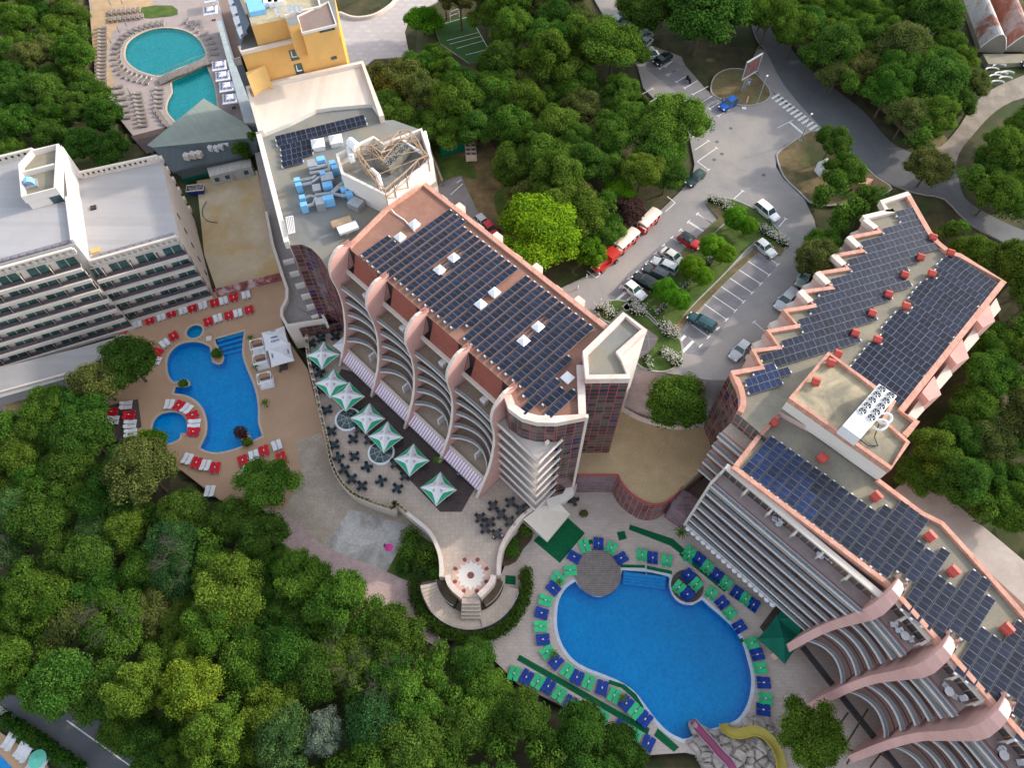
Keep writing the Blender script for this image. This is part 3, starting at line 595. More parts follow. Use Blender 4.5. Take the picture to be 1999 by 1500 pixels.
for s_ in (1, -1):
    pts = [Vector((sc_.x + s_ * 4.9 * math.cos(R(a)), sc_.y + 4.9 * math.sin(R(a)), 3.2)) for a in range(-8, -66, -6)]; rb.path(pts, .05)
tag(rb.build('stair_railing', M['railg']), 'thin grey railing around the horseshoe stairs', 'railing')

# --- top pool court
tp = WL('a', [(490, -40), (1230, -40), (1260, 120), (1340, 340), (1430, 600), (1400, 720), (1100, 800), (760, 780), (620, 600), (530, 480), (520, 200)], 2.5)
topA = smooth_loop(WL('a', [(697, 290), (715, 235), (775, 190), (855, 162), (940, 155), (1030, 170), (1095, 208), (1130, 255), (1145, 312), (1080, 350), (1000, 378), (940, 405), (890, 422), (830, 412), (760, 385), (710, 340)], 2.5), 4)
topB = smooth_loop(WL('a', [(955, 455), (1040, 415), (1150, 365)], 2.5), 2, False) + smooth_loop(WL('a', [(1175, 420), (1195, 480), (1207, 560), (1205, 640), (1100, 700), (1000, 690), (945, 640), (930, 600), (938, 560), (962, 515)], 2.5), 4, False)
pad('top_pool_deck', tp, M['deckT'], holes=[topA, topB], skirtmat=M['kerb'])
basin('pool_water', topA, 2.5, 1.0, M['poolturq'], M['watT'], rimmat=M['rimL']); basin('pool_water', topB, 2.5, 1.0, M['poolturq'], M['watT'], rimmat=M['rimL'])
flat('ochre_paving', WL('a', [(500, 60), (640, 40), (680, 100), (620, 190), (600, 330), (640, 460), (600, 500), (545, 440), (520, 300)], 2.5), 2.52, M['sand'])
flat('ochre_paving', WL('a', [(490, -40), (860, -40), (850, 30), (780, 110), (690, 120), (640, 60), (520, 60)], 2.5), 2.515, M['sand'])
flat('top_lawn', smooth_loop(WL('a', [(790, 40), (960, 30), (990, 80), (900, 95), (800, 100)], 2.5), 2), 2.54, M['lawn'])
flat('boardwalk', WL('a', [(730, 760), (940, 705), (900, 830), (820, 860)], 2.5), 2.56, M['wooddk'])
# glass-roofed walkway beside the ochre building
mb = MB(); mb.prism(WL('m', [(140, 250), (230, 250), (620, 1499), (480, 1499)], 5.2), 2, 5.2); tag(mb.build('covered_walkway', mt('walk_sheet', (.36, .41, .42), .5, .08, .6, joints=(1.6, 1.6, .05), jamt=.5)), 'long pale grey roofed walkway between umbrellas and ochre building', 'walkway')

# --- building site
site = WL('.', [(385, 355), (500, 335), (520, 420), (560, 545), (425, 572), (400, 500)], ZL)
pad('building_site', site, M['lot'], z=ZL + .3, skirt=3)
# --- lower left corner: road, pavement, hedge, pool corner
RZ = -1.0
pad('lower_road', WL('g', [(-200, 1000), (60, 1090), (500, 1200), (760, 1380), (780, 1600), (460, 1600), (30, 1190), (-200, 1050)], RZ), M['road'], skirt=2)
flat('pavement_strip', WL('g', [(-60, 1120), (0, 1150), (60, 1195), (520, 1520), (480, 1520), (25, 1215), (-60, 1160)], RZ), RZ + .12, M['kerb'])
lm = MB(); line('g', (372, 1235), (740, 1499), .16, z=RZ + .02); o = lm.build('road_markings', M['line']); o['kind'] = 'structure'
cp = WL('g', [(-100, 1230), (0, 1300), (120, 1380), (260, 1480), (300, 1560), (-100, 1560)], RZ)
pad('corner_pool_deck', cp, M['deckL'], z=RZ + .06, skirt=2)
sheet('pool_water', WL('g', [(-100, 1380), (0, 1425), (70, 1500), (90, 1540), (-100, 1540)], RZ), [], RZ + .1, mt('corner_water', (.0, .22, .55), .1, .1, 1, spec=.5))
# --- concrete terrace behind the east wing
mb = MB(); mb.prism(WL('.', [(1748, 955), (1790, 920), (1999, 1095), (2120, 1200), (2120, 1320), (1999, 1180), (1900, 1090), (1800, 1000)], 9), 3, 9)
tag(mb.build('concrete_roof', mt('worn_roof', (.40, .36, .33), .9, .12, .5, stain=(.30, .26, .23), sscale=.15, samt=.6, fine=.15)), 'long plain concrete roof behind the hotel wing', 'roof')

def terrain():
    xs = [-900, -500, -300, -200] + [-150 + 3 * i for i in range(101)] + [200, 300, 500, 900]
    ys = [-700, -400, -200, -100] + [-60 + 3 * i for i in range(91)] + [260, 330, 450, 700, 1200]
    mb = MB(); vs = {}
    v = []; f = []
    for j, y in enumerate(ys):
        for i, x in enumerate(xs):
            z = ground_z(max(-160, min(160, x)), max(-60, min(220, y))) - .25
            z += .35 * mnoise.noise(Vector((x * .12, y * .12, 0)))
            if -150 < x < 155 and -60 < y < 215:
                best = 9e9; zb = 0; ins = None
                for P, pz, x0, x1, y0, y1 in PADS:
                    if x < x0 - 7 or x > x1 + 7 or y < y0 - 7 or y > y1 + 7: continue
                    if inside((x, y), P): ins = pz if ins is None else min(ins, pz); continue
                    d = seg_dist(x, y, P)
                    if d < best: best, zb = d, pz
                if ins is not None:
                    z = ins - (2.7 if min(abs(ins - q_) for q_ in (ZD, ZL, 2.5)) < .05 else .35)
                    if best < 3.2: z = min(z, zb - .35)
                elif best < 7:
                    k = max(0, (best - 2.5) / 4.5); z = z * k + (zb - .25) * (1 - k)
                for P in SINK:
                    if inside((x, y), P): z = -2.4
            v.append((x, y, z))
    nx = len(xs)
    for j in range(len(ys) - 1):
        for i in range(nx - 1): f.append((j * nx + i, j * nx + i + 1, (j + 1) * nx + i + 1, (j + 1) * nx + i))
    me = bpy.data.meshes.new('terrain'); me.from_pydata(v, [], f); me.materials.append(M['soil']); o = bpy.data.objects.new('terrain', me); col.objects.link(o); o['kind'] = 'structure'

for i, (x, y) in enumerate(((548, 975), (365, 715), (288, 790), (272, 890), (315, 858), (150, 700))):
    p = W('c', x, y, ZP); mb = MB(); mb.prism(ring((p.x, p.y, 0), .33, 14), ZP, ZP + .03); tag(mb.build('manhole_cover', M['road']), 'round dark manhole cover in the car park, ' + ['nearest the dry grass island', 'topmost', 'second from the top', 'beside the bay lines', 'beside the painted line ends', 'under the wood edge'][i], 'manhole cover')

lm = MB()
for a, b in (((950, 1285), (1020, 1190)), ((1000, 1380), (1130, 1170)), ((1010, 1390), (1050, 1410)), ((1050, 1410), (1010, 1480)), ((1140, 1500), (1200, 1420)), ((1200, 1420), (1260, 1470))): line('i', a, b, .22, z=.015)
o = lm.build('dark_paving_lines', M['bed']); o['kind'] = 'structure'
# ================================================================ TREES
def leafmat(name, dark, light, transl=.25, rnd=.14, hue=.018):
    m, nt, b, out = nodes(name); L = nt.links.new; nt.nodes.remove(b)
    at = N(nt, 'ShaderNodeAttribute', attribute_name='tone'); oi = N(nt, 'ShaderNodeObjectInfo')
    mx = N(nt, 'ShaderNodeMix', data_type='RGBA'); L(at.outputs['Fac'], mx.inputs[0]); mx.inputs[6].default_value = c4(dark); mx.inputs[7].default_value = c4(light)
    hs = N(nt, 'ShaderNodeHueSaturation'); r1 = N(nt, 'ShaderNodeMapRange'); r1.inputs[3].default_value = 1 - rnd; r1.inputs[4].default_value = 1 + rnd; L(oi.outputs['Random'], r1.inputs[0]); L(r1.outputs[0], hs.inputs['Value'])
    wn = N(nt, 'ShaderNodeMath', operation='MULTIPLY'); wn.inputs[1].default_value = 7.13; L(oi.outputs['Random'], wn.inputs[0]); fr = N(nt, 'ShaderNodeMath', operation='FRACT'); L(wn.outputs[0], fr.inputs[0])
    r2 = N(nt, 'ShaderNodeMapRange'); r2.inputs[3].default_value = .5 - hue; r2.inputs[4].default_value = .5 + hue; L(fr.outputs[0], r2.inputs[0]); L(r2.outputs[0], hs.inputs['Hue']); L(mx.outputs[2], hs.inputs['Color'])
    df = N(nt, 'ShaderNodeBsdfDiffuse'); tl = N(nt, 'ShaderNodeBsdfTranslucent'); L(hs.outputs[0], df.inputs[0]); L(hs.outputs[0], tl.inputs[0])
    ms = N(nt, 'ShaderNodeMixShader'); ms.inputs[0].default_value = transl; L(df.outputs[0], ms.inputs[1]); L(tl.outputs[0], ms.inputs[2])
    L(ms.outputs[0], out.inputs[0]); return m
LEAF = {'ball': None, 'dark': leafmat('leaf_dark', (.024, .064, .010), (.108, .198, .032)), 'mid': leafmat('leaf_mid', (.030, .076, .010), (.142, .248, .034)),
        'light': leafmat('leaf_light', (.042, .090, .012), (.175, .275, .035)), 'lime': leafmat('leaf_lime', (.06, .15, .010), (.27, .43, .018), .35),
        'limey': leafmat('leaf_yellow_tipped', (.04, .09, .010), (.21, .30, .03)), 'bright': leafmat('leaf_bright', (.05, .14, .010), (.17, .36, .025), .35), 'blue': leafmat('leaf_bluish', (.020, .058, .018), (.095, .185, .050)),
        'olive': leafmat('leaf_olive', (.050, .070, .018), (.20, .22, .06)), 'silver': leafmat('leaf_silver', (.07, .10, .07), (.24, .28, .21)),
        'purple': leafmat('leaf_purple', (.035, .020, .018), (.13, .075, .06)), 'hedge': leafmat('leaf_hedge', (.020, .055, .010), (.07, .15, .02)),
        'white': leafmat('blossom_white', (.18, .22, .14), (.62, .57, .55)), 'bare': leafmat('bare_twigs', (.10, .09, .075), (.22, .20, .17))}
def setmesh(name, v, f, tone, mat):
    me = bpy.data.meshes.new(name); me.from_pydata(v, [], f); me.materials.append(mat)
    a = me.attributes.new('tone', 'FLOAT', 'FACE'); a.data.foreach_set('value', tone); me.update(); return me
def leafblob(rng, v, f, tone, c, r, n, sz, t0, flat_=.8, up=True):
    """leaf sprays through the outer shell of one lobe"""
    for _ in range(n):
        while True:
            d = Vector((rng.gauss(0, 1), rng.gauss(0, 1), rng.gauss(0, 1)))
            if d.length > .1: break
        d.normalize()
        if up and d.z < -.35: d.z = -d.z
        rr = rng.uniform(.72, 1.08); p = c + Vector((d.x * r * rr, d.y * r * rr, d.z * r * flat_ * rr))
        nrm = (d * .7 + Vector((rng.gauss(0, .5), rng.gauss(0, .5), rng.gauss(0, .4) + .35))).normalized()
        x = nrm.orthogonal().normalized(); y = nrm.cross(x); a = rng.uniform(0, 6.28); x, y = x * math.cos(a) + y * math.sin(a), y * math.cos(a) - x * math.sin(a)
        s = sz * rng.uniform(.6, 1.35); b = len(v)
        v += [tuple(p - x * s * .9), tuple(p - y * s * .42 + nrm * s * .1), tuple(p + x * s * .9), tuple(p + y * s * .42 - nrm * s * .1)]
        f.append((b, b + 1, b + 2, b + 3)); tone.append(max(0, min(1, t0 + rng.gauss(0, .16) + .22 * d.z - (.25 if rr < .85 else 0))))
def make_crown(seed, r, h, lobes, leaves, sz=.2, flat_=.8, shape='round'):
    """unit data for a crown: lobes spread over a dome with hollows between; origin at ground below"""
    rng = random.Random(seed); v = []; f = []; tone = []; cz = h - r * .75
    L = []
    for k in range(lobes):
        for _ in range(30):
            u = rng.random(); a = rng.uniform(0, 6.28)
            if shape == 'round': el = math.asin(rng.uniform(-.25, 1)); R_ = r * rng.uniform(.62, .84)
            else: el = math.asin(rng.uniform(-.1, 1)); R_ = r * rng.uniform(.5, .95)
            p = Vector((math.cos(a) * math.cos(el) * R_, math.sin(a) * math.cos(el) * R_, cz + math.sin(el) * R_ * .85))
            if all((p - q).length > r * .26 for q, _ in L): break
        L.append((p, r * rng.uniform(.25, .42)))
    L.append((Vector((0, 0, cz)), r * .55))
    for p, lr in L:
        t0 = .42 + rng.gauss(0, .16)
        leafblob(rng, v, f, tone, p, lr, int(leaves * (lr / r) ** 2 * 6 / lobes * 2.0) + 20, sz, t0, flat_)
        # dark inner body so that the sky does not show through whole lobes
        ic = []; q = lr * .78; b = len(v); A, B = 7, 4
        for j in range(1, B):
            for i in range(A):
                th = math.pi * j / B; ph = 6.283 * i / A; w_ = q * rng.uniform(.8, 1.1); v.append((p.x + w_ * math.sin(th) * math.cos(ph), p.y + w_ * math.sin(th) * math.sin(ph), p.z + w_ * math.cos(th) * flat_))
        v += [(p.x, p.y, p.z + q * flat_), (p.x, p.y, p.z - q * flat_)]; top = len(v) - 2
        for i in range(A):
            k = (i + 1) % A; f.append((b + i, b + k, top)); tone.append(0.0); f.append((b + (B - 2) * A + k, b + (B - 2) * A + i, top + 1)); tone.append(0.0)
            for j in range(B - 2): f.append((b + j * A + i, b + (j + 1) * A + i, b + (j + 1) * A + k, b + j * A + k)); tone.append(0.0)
    return v, f, tone, L, cz
PROTO = {}
def proto(kind, seed, r=4.2, h=9.5, lobes=30, leaves=8200, sz=.155, flat_=.8, shape='round'):
    v, f, tone, L, cz = make_crown(seed, r, h, lobes, leaves, sz, flat_, shape)
    me = setmesh('crown', v, f, tone, LEAF[kind] or LEAF['bright'])
    tb = MB(); base = max(1.5, cz - r * .55); tb.tube((0, 0, -1.0), (0, 0, base), r * .06, r * .042, 8); rng = random.Random(seed)
    for p, lr in L[:9]: tb.tube((0, 0, base - rng.uniform(0, .6)), p, r * .028, r * .008, 5, cap=False)
    o = tb.build('trunk', M['bark']); tm = o.data; bpy.data.objects.remove(o)
    PROTO.setdefault(kind, []).append((me, tm, r, h))
for k in range(3): proto('dark', 10 + k, lobes=24 + 4 * k, shape='loose' if k == 2 else 'round'); proto('mid', 20 + k, lobes=30 - 5 * k, shape='loose' if k == 1 else 'round')
for k in range(2): proto('light', 30 + k, lobes=26 + 6 * k, shape='loose'); proto('blue', 40 + k, sz=.14); proto('olive', 50 + k, leaves=6500, shape='loose')
proto('limey', 65, leaves=8200, lobes=30, shape='loose'); proto('lime', 60, leaves=9500, lobes=34, shape='loose'); proto('bright', 61, r=2.0, h=3.6, lobes=14, leaves=2600, sz=.12); proto('silver', 62, leaves=3800, shape='loose'); proto('purple', 63, leaves=3000, r=3, h=6)
for k in (64, 66): proto('ball', k, r=2.0, h=3.7, lobes=34, leaves=7000, sz=.11)
for q in PROTO['ball']: q[0].materials.clear(); q[0].materials.append(LEAF['bright'])
# conifer with flat tiers, and leafless tree
def bare_proto(seed):
    rng = random.Random(seed); tb = MB()
    def br(p, d, l, r_, dep):
        q = p + d * l; tb.tube(p, q, r_, r_ * .6, 4, cap=False)
        if dep == 0: return
        for _ in range(4 if dep > 1 else 5):
            e = (d + Vector((rng.gauss(0, .55), rng.gauss(0, .55), rng.gauss(0, .3)))).normalized(); br(q, e, l * rng.uniform(.55, .8), r_ * .55, dep - 1)
    br(Vector((0, 0, -1)), Vector((0, 0, 1)), 4.5, .16, 4)
    o = tb.build('trunk', LEAF['bare']); tm = o.data; bpy.data.objects.remove(o); return tm
BARE = bare_proto(5)
TREES = []
TONE_WORD = {'dark': 'dark green', 'mid': 'mid green', 'light': 'light green', 'lime': 'yellow-green', 'limey': 'yellow tipped', 'bright': 'bright green', 'blue': 'bluish green', 'olive': 'olive green', 'silver': 'silvery', 'purple': 'purplish brown'}
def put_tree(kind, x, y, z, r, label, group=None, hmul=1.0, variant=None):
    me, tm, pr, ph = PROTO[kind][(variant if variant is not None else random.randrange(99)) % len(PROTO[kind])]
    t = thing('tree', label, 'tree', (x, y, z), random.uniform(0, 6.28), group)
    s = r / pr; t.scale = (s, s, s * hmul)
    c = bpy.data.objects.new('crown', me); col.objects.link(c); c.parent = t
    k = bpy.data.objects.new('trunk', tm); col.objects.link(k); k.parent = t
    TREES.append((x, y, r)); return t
def tree_at(kind, t, x, y, zc, r, label, zg=None, hmul=1.0, variant=None, group=None):
    """crown centre seen at sheet point (t,x,y), about zc above datum"""
    p = W(t, x, y, zc); me, tm, pr, ph = PROTO[kind][(variant or 0) % len(PROTO[kind])]
    zg = ground_z(p.x, p.y) if zg is None else zg
    cz = (ph - pr * .6) * r / pr * hmul
    if zc - zg > 1: hmul *= max(.75, min(1.7, (zc - zg) / cz))
    return put_tree(kind, p.x, p.y, zg, r, label, group, hmul, variant)

def PX(x, y, z):
    h = z - CAM_H; d = y * C60 - h * S60; return 999.5 + FOC * x / d, 750 - FOC * (y * S60 + h * C60) / d
CLEAR = [[(1490, 95), (1550, 120), (1620, 170), (1690, 220), (1745, 280), (1800, 310), (1800, 365), (1720, 345), (1680, 310), (1640, 260), (1560, 200), (1500, 180)], [(1830, 300), (1880, 240), (1930, 180), (1999, 150), (1999, 195), (1940, 225), (1895, 290), (1868, 335)], [(1800, 315), (1850, 350), (1890, 380), (1940, 410), (1999, 435), (1999, 465), (1930, 440), (1870, 400), (1800, 360)],
    [(1160, -20), (1200, 5), (1215, 40), (1265, 95), (1300, 130), (1390, 190), (1500, 190), (1600, 250), (1520, 310), (1590, 400), (1585, 440), (1555, 500), (1560, 560), (1480, 660), (1400, 750), (1340, 700), (1180, 560), (1130, 560), (1250, 440), (1340, 370), (1360, 340), (1352, 260), (1262, 165)],
    [(680, 20), (780, 10), (790, 60), (790, 95), (715, 125)], [(855, 300), (900, 275), (955, 300), (975, 400), (930, 430)], [(875, 45), (930, 50), (945, 100), (910, 105)], [(225, 640), (560, 560), (600, 720), (640, 880), (690, 1000), (790, 1040), (860, 1120), (830, 1140), (860, 1240), (800, 1180), (640, 1080), (560, 1020), (570, 950), (470, 955), (430, 955), (400, 950), (330, 880), (215, 840), (205, 800)],
    [(960, 1260), (1010, 1290), (1100, 1370), (1200, 1410), (1280, 1455), (1290, 1400), (1000, 1150)], [(0, 1375), (60, 1405), (200, 1455), (250, 1500), (0, 1500)], [(190, -40), (560, -40), (500, 230), (400, 280), (290, 270), (245, 170), (200, 60)], [(290, 290), (520, 330), (560, 540), (430, 560)],
    [(0, 330), (160, 330), (310, 310), (340, 460), (0, 600)], [(1600, 570), (1720, 400), (1780, 385), (1850, 490), (1960, 560), (1790, 870), (1700, 800)], [(1780, 940), (1999, 1110), (1999, 1180), (1760, 960)], [(1870, -20), (1999, -20), (1999, 160), (1930, 130)]]
CLEAR_IN = [[(q[0], q[1]) for q in c] for c in CLEAR]
def is_clear(x, y, z, r):
    """true when a crown there would hide ground that is open in plan"""
    u, v = PX(x, y, z); k = r * 13.0 * .8
    for P in CLEAR_IN:
        if inside((u, v), P): return False
        if seg_dist(u, v, P) < k: return False
    return True
WOODS = []
def wood(poly_px, zc, rmin, rmax, n, kinds, where, seed, zoff=6.5, avoid=()):
    """individual trees over one wooded area, poly in sheet px at crown level"""
    rng = random.Random(seed); poly = [W('.', x, y, zc) for x, y in poly_px]
    x0, x1 = min(p.x for p in poly), max(p.x for p in poly); y0, y1 = min(p.y for p in poly), max(p.y for p in poly); got = []
    for _ in range(14000):
        if len(got) >= n: break
        x, y = rng.uniform(x0, x1), rng.uniform(y0, y1)
        if not inside((x, y), poly): continue
        r = rng.uniform(rmin, rmax) * (1.15 if rng.random() < .15 else 1)
        # crowns overhang their neighbours
        if any(math.hypot(x - a, y - b) < (r + c) * .60 for a, b, c in TREES): continue
        g = ground_z(x, y)
        if not is_clear(x, y, g + 6.5, r): continue
        TREES.append((x, y, r)); got.append([x, y, r, g])
    WOODS.append((got, kinds, where, rng))
# notable single trees
tree_at('lime', '.', 1052, 478, 20, 6.2, 'yellow-green glowing tree beside the rear corner of the solar roofed hotel', 15)
tree_at('light', '.', 1112, 425, 21, 5.2, 'pale speckled green tree just above the yellow-green one', 15, variant=1)
tree_at('bright', '.', 1152, 490, 19, 2.7, 'narrow vivid green tree between the yellow-green tree and the red locomotive', 15, hmul=1.3)
tree_at('purple', '.', 1228, 410, 18.5, 2.9, 'purplish brown tree beside the tourist train', 15.5)
tree_at('lime', '.', 1212, 372, 18.5, 2.6, 'small yellowish tree behind the purplish brown one', 15.5)
tree_at('mid', '.', 1322, 782, 15.5, 4.3, 'dense round pine standing on the pink forecourt by the gravel roof', 9, variant=0)
tree_at('mid', '.', 522, 948, 5.2, 4.3, 'round dark tree alone on the edge of tan deck and worn concrete', .4, variant=1)
tree_at('light', '.', 1584, 1432, 5.5, 4.1, 'leafy green tree beside the yellow water slide', 0, variant=0)
tree_at('dark', '.', 1625, 275, 21, 3.0, 'upper tree with ragged crown on the dry grass island', 16, variant=2)
tree_at('mid', '.', 1645, 340, 19.5, 3.5, 'lower tree with leaning trunk on the dry grass island', 16, variant=1)
tree_at('olive', '.', 1808, 338, 19, 3.7, 'pale olive tree beside the fork of road and track', 15.8)
tree_at('silver', '.', 628, 1430, 6, 2.7, 'silvery leaved tree in the lower wood')
tree_at('light', '.', 268, 1345, 8, 3.4, 'bright yellow-green crown, left of two in lower wood'); tree_at('limey', '.', 372, 1350, 8, 3.6, 'bright yellow-green crown, middle of the lower wood')
tree_at('light', '.', 420, 1440, 8, 3.4, 'bright yellow-green crown near the bottom of the lower wood'); tree_at('light', '.', 455, 1150, 7, 4.6, 'large light green crown with yellow tips above the lower wood middle', variant=1)
tree_at('mid', '.', 672, 1178, 7, 4.3, 'feathery mid green tree beside the pink path', variant=1); tree_at('light', '.', 590, 1125, 6.5, 3.6, 'small light green tree touching the pink path')
tree_at('dark', '.', 250, 705, 7, 4.6, 'dark pine overlapping the red and white loungers', .4, variant=2); tree_at('olive', '.', 190, 745, 6.5, 4.2, 'olive green pine beside the terraced white hotel', 0, variant=1)
tree_at('mid', '.', 95, 800, 6, 4.6, 'mid green tree below the terraced white hotel annex', 0); tree_at('dark', '.', 160, 800, 6, 4.2, 'dark tree between the white annex and the dark lounger deck', 0)
tree_at('bright', '.', 300, 868, 5, 2.6, 'bright green small tree at the lower edge of the tan deck', .2)
tree_at('dark', '.', 1365, 60, 21, 8.2, 'huge round dark tree between the parking bays and the main road', 16, variant=1); tree_at('dark', '.', 1250, 45, 20, 5.4, 'dark tree over the row of cars near the top', 16, variant=0)
tree_at('light', '.', 1195, 115, 20.5, 6.2, 'broad light green tree beside the white van', 15.5, variant=0); tree_at('light', '.', 1310, 265, 19.5, 5.6, 'light green tree overhanging the middle parking bays', 15.5, variant=1)
tree_at('bright', '.', 826, 45, 12.5, 4.4, 'vivid green tree on the edge of the promenade paving', 9)
Q = [('upper', 'pair nearest the red car', 1436, 425), ('lower', 'pair nearest the red car', 1460, 440), ('upper', 'pair below the red car', 1390, 478), ('lower', 'pair below the red car', 1415, 495),
     ('upper', 'pair by the black cars', 1350, 520), ('lower', 'pair by the black cars', 1372, 538), ('upper', 'pair by the white hatchback', 1300, 566), ('lower', 'pair by the white hatchback', 1327, 585)]
for i, (a, b, x, y) in enumerate(Q):
    tree_at('ball', '.', x, y, 18.6, 1.95 if a == 'upper' else 1.6, '%s clipped bright green ball tree of the %s' % (a, b), 16.1, variant=i, group='clipped ball trees on the planted island')
# woods
wood([(-60, 1490), (-60, 880), (60, 790), (150, 850), (215, 860), (300, 905), (410, 985), (440, 1010), (470, 985), (545, 1030), (560, 1090), (630, 1135), (720, 1200), (770, 1240), (850, 1275), (965, 1300), (985, 1345), (1060, 1385), (1130, 1410), (1170, 1440), (1240, 1480), (1250, 1560), (280, 1560), (250, 1480), (200, 1440), (130, 1400), (60, 1390), (30, 1360)], 5.5, 2.9, 4.3, 190,
     ['dark', 'dark', 'mid', 'mid', 'mid', 'dark', 'blue', 'mid', 'dark', 'olive', 'light', 'dark'], 'the lower left wood', 3)
wood([(-60, 300), (-60, -60), (175, -60), (185, 60), (180, 150), (215, 190), (245, 230), (290, 290), (300, 320), (130, 320), (0, 300)], 8, 2.9, 4.3, 55, ['dark', 'dark', 'mid', 'light', 'olive', 'mid', 'dark'], 'the top left wood', 4)
wood([(725, 100), (800, 105), (850, 70), (855, 120), (960, 130), (950, 40), (870, 20), (850, -60), (1140, -60), (1180, 30), (1230, 90), (1240, 150), (1250, 200), (1340, 280), (1340, 350), (1270, 390), (1190, 470), (1120, 430), (1005, 430), (985, 320), (920, 265), (800, 240), (760, 220), (730, 160)], 20.5, 3.0, 4.7, 95, ['dark', 'mid', 'mid', 'light', 'olive', 'mid', 'dark'], 'the central wood', 5)
wood([(1490, -60), (1870, -60), (1880, 60), (1925, 130), (1930, 170), (1880, 230), (1840, 270), (1800, 265), (1720, 195), (1640, 140), (1560, 85), (1500, 60)], 22, 3.0, 5.0, 80, ['dark', 'mid', 'mid', 'light', 'olive', 'dark'], 'the top right wood', 6)
wood([(1290, -60), (1460, -60), (1470, -20), (1440, 20), (1290, 20)], 22, 3.5, 5, 12, ['dark', 'mid'], 'the wood behind the huge tree', 16)
wood([(1890, 255), (2070, 190), (2070, 430), (1990, 395), (1910, 375), (1885, 340)], 22, 3.0, 4.6, 30, ['dark', 'mid', 'light'], 'the right edge wood', 7)
wood([(1570, 560), (1575, 480), (1570, 410), (1650, 360), (1700, 365), (1760, 370), (1840, 385), (1860, 440), (1930, 470), (2060, 560), (2060, 980), (1930, 960), (1830, 940), (1850, 850), (1910, 720), (1960, 560), (1850, 450), (1760, 385), (1620, 480)], 18.5, 2.7, 4.2, 110, ['dark', 'mid', 'mid', 'light', 'olive'], 'the zigzag hotel wood', 8)
wood([(490, 260), (520, 250), (520, 290), (480, 305)], 4, 2.4, 3.2, 3, ['mid', 'dark'], 'the pavilion grove', 9)
wood([(660, -40), (720, -40), (720, 5), (680, 10)], 9, 1.6, 2.4, 5, ['mid', 'olive'], 'the promenade bed', 12)
wood([(-60, 1390), (20, 1380), (60, 1405), (30, 1420), (-60, 1410)], 3, 2, 3, 3, ['mid', 'olive'], 'the lower road bend', 13)

def plant_woods(limit):
    """the largest trees in view as things of their own, the small remainder as one canopy"""
    allt = [q for got, k, w_, r_ in WOODS for q in got]
    def seen(q): u, v = PX(q[0], q[1], q[3] + 7); return -45 < u < 2045 and -45 < v < 1560
    vis = sorted([q for q in allt if seen(q)], key=lambda q: -q[2]); keep = set(id(q) for q in vis[:limit]); rest = vis[limit:]
    for got, kinds, where, rng in WOODS:
        g2 = [q for q in got if id(q) in keep]; g2.sort(key=lambda q: -q[1]); rows = []
        for q in g2:
            if rows and rows[-1][0][1] - q[1] < 6.5: rows[-1].append(q)
            else: rows.append([q])
        for i, row in enumerate(rows):
            row.sort(key=lambda q: q[0])
            for j, (x, y, r, g) in enumerate(row):
                kd = kinds[int(rng.random() * len(kinds))]
                put_tree(kd, x, y, g - .2, r, '%s tree, %s from left in row %s of %s' % (TONE_WORD[kd], ORD[j + 1], ['', 'one', 'two', 'three', 'four', 'five', 'six', 'seven', 'eight', 'nine', 'ten', 'eleven', 'twelve', 'thirteen', 'fourteen', 'fifteen'][min(i + 1, 15)], where), 'trees of ' + where, rng.uniform(.85, 1.2))
    if rest:
        rng = random.Random(77); v = []; f = []; tone = []
        for x, y, r, g in rest:
            for _ in range(9):
                a = rng.uniform(0, 6.28); d = rng.uniform(0, .7) * r; leafblob(rng, v, f, tone, Vector((x + d * math.cos(a), y + d * math.sin(a), g + rng.uniform(4.0, 6.8))), r * .42, 190, .24, .4 + rng.gauss(0, .15))
        me = setmesh('woodland_understorey', v, f, tone, LEAF['mid']); o = bpy.data.objects.new('woodland_understorey', me); col.objects.link(o); tag(o, 'smaller crowns filling the gaps between the trees of the woods', 'undergrowth', kind='stuff')
plant_woods(248)
for i, (x, y, r) in enumerate([(375, 1090, 2.4), (230, 1200, 2.0), (740, 1330, 2.8), (665, 1310, 2.6), (285, 945, 2.2), (10, 1110, 2)]):
    p = W('.', x, y, 5); t = thing('bare_tree', '%s leafless grey tree among the crowns of the lower wood' % ['upper', 'left', 'lower right', 'lower', 'topmost', 'far left'][i], 'tree', (p.x, p.y, 2.2), i); t.scale = (.85, .85, .8)
    k = bpy.data.objects.new('trunk', BARE); col.objects.link(k); k.parent = t
# shrubs and hedges
def shrub(pts, r, h, kind, name, label, cat='shrub', z=0.0, dens=60, sz=.15, seed=1):
    """one plant or hedge: leaf sprays along a line of lobes"""
    rng = random.Random(seed); v = []; f = []; tone = []
    P = []
    for i in range(len(pts)):
        if i: 
            n = max(1, int((pts[i] - pts[i - 1]).length / (r * .8)))
            for k in range(n): P.append(pts[i - 1].lerp(pts[i], k / n))
    P.append(pts[-1])
    base = Vector((P[0].x, P[0].y, z))
    for p in P:
        c = Vector((p.x - base.x + rng.uniform(-.15, .15) * r, p.y - base.y + rng.uniform(-.15, .15) * r, h * .5))
        leafblob(rng, v, f, tone, c, r * rng.uniform(.85, 1.1), dens, sz, .45 + rng.gauss(0, .12), h * .55 / r)
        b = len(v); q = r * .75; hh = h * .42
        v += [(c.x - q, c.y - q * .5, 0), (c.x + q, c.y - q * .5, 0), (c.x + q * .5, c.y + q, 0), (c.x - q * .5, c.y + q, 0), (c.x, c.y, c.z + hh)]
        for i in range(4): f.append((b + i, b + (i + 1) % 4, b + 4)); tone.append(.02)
    me = setmesh(name, v, f, tone, LEAF[kind]); o = bpy.data.objects.new(name, me); col.objects.link(o); o.location = base
    tag(o, label, cat); return o
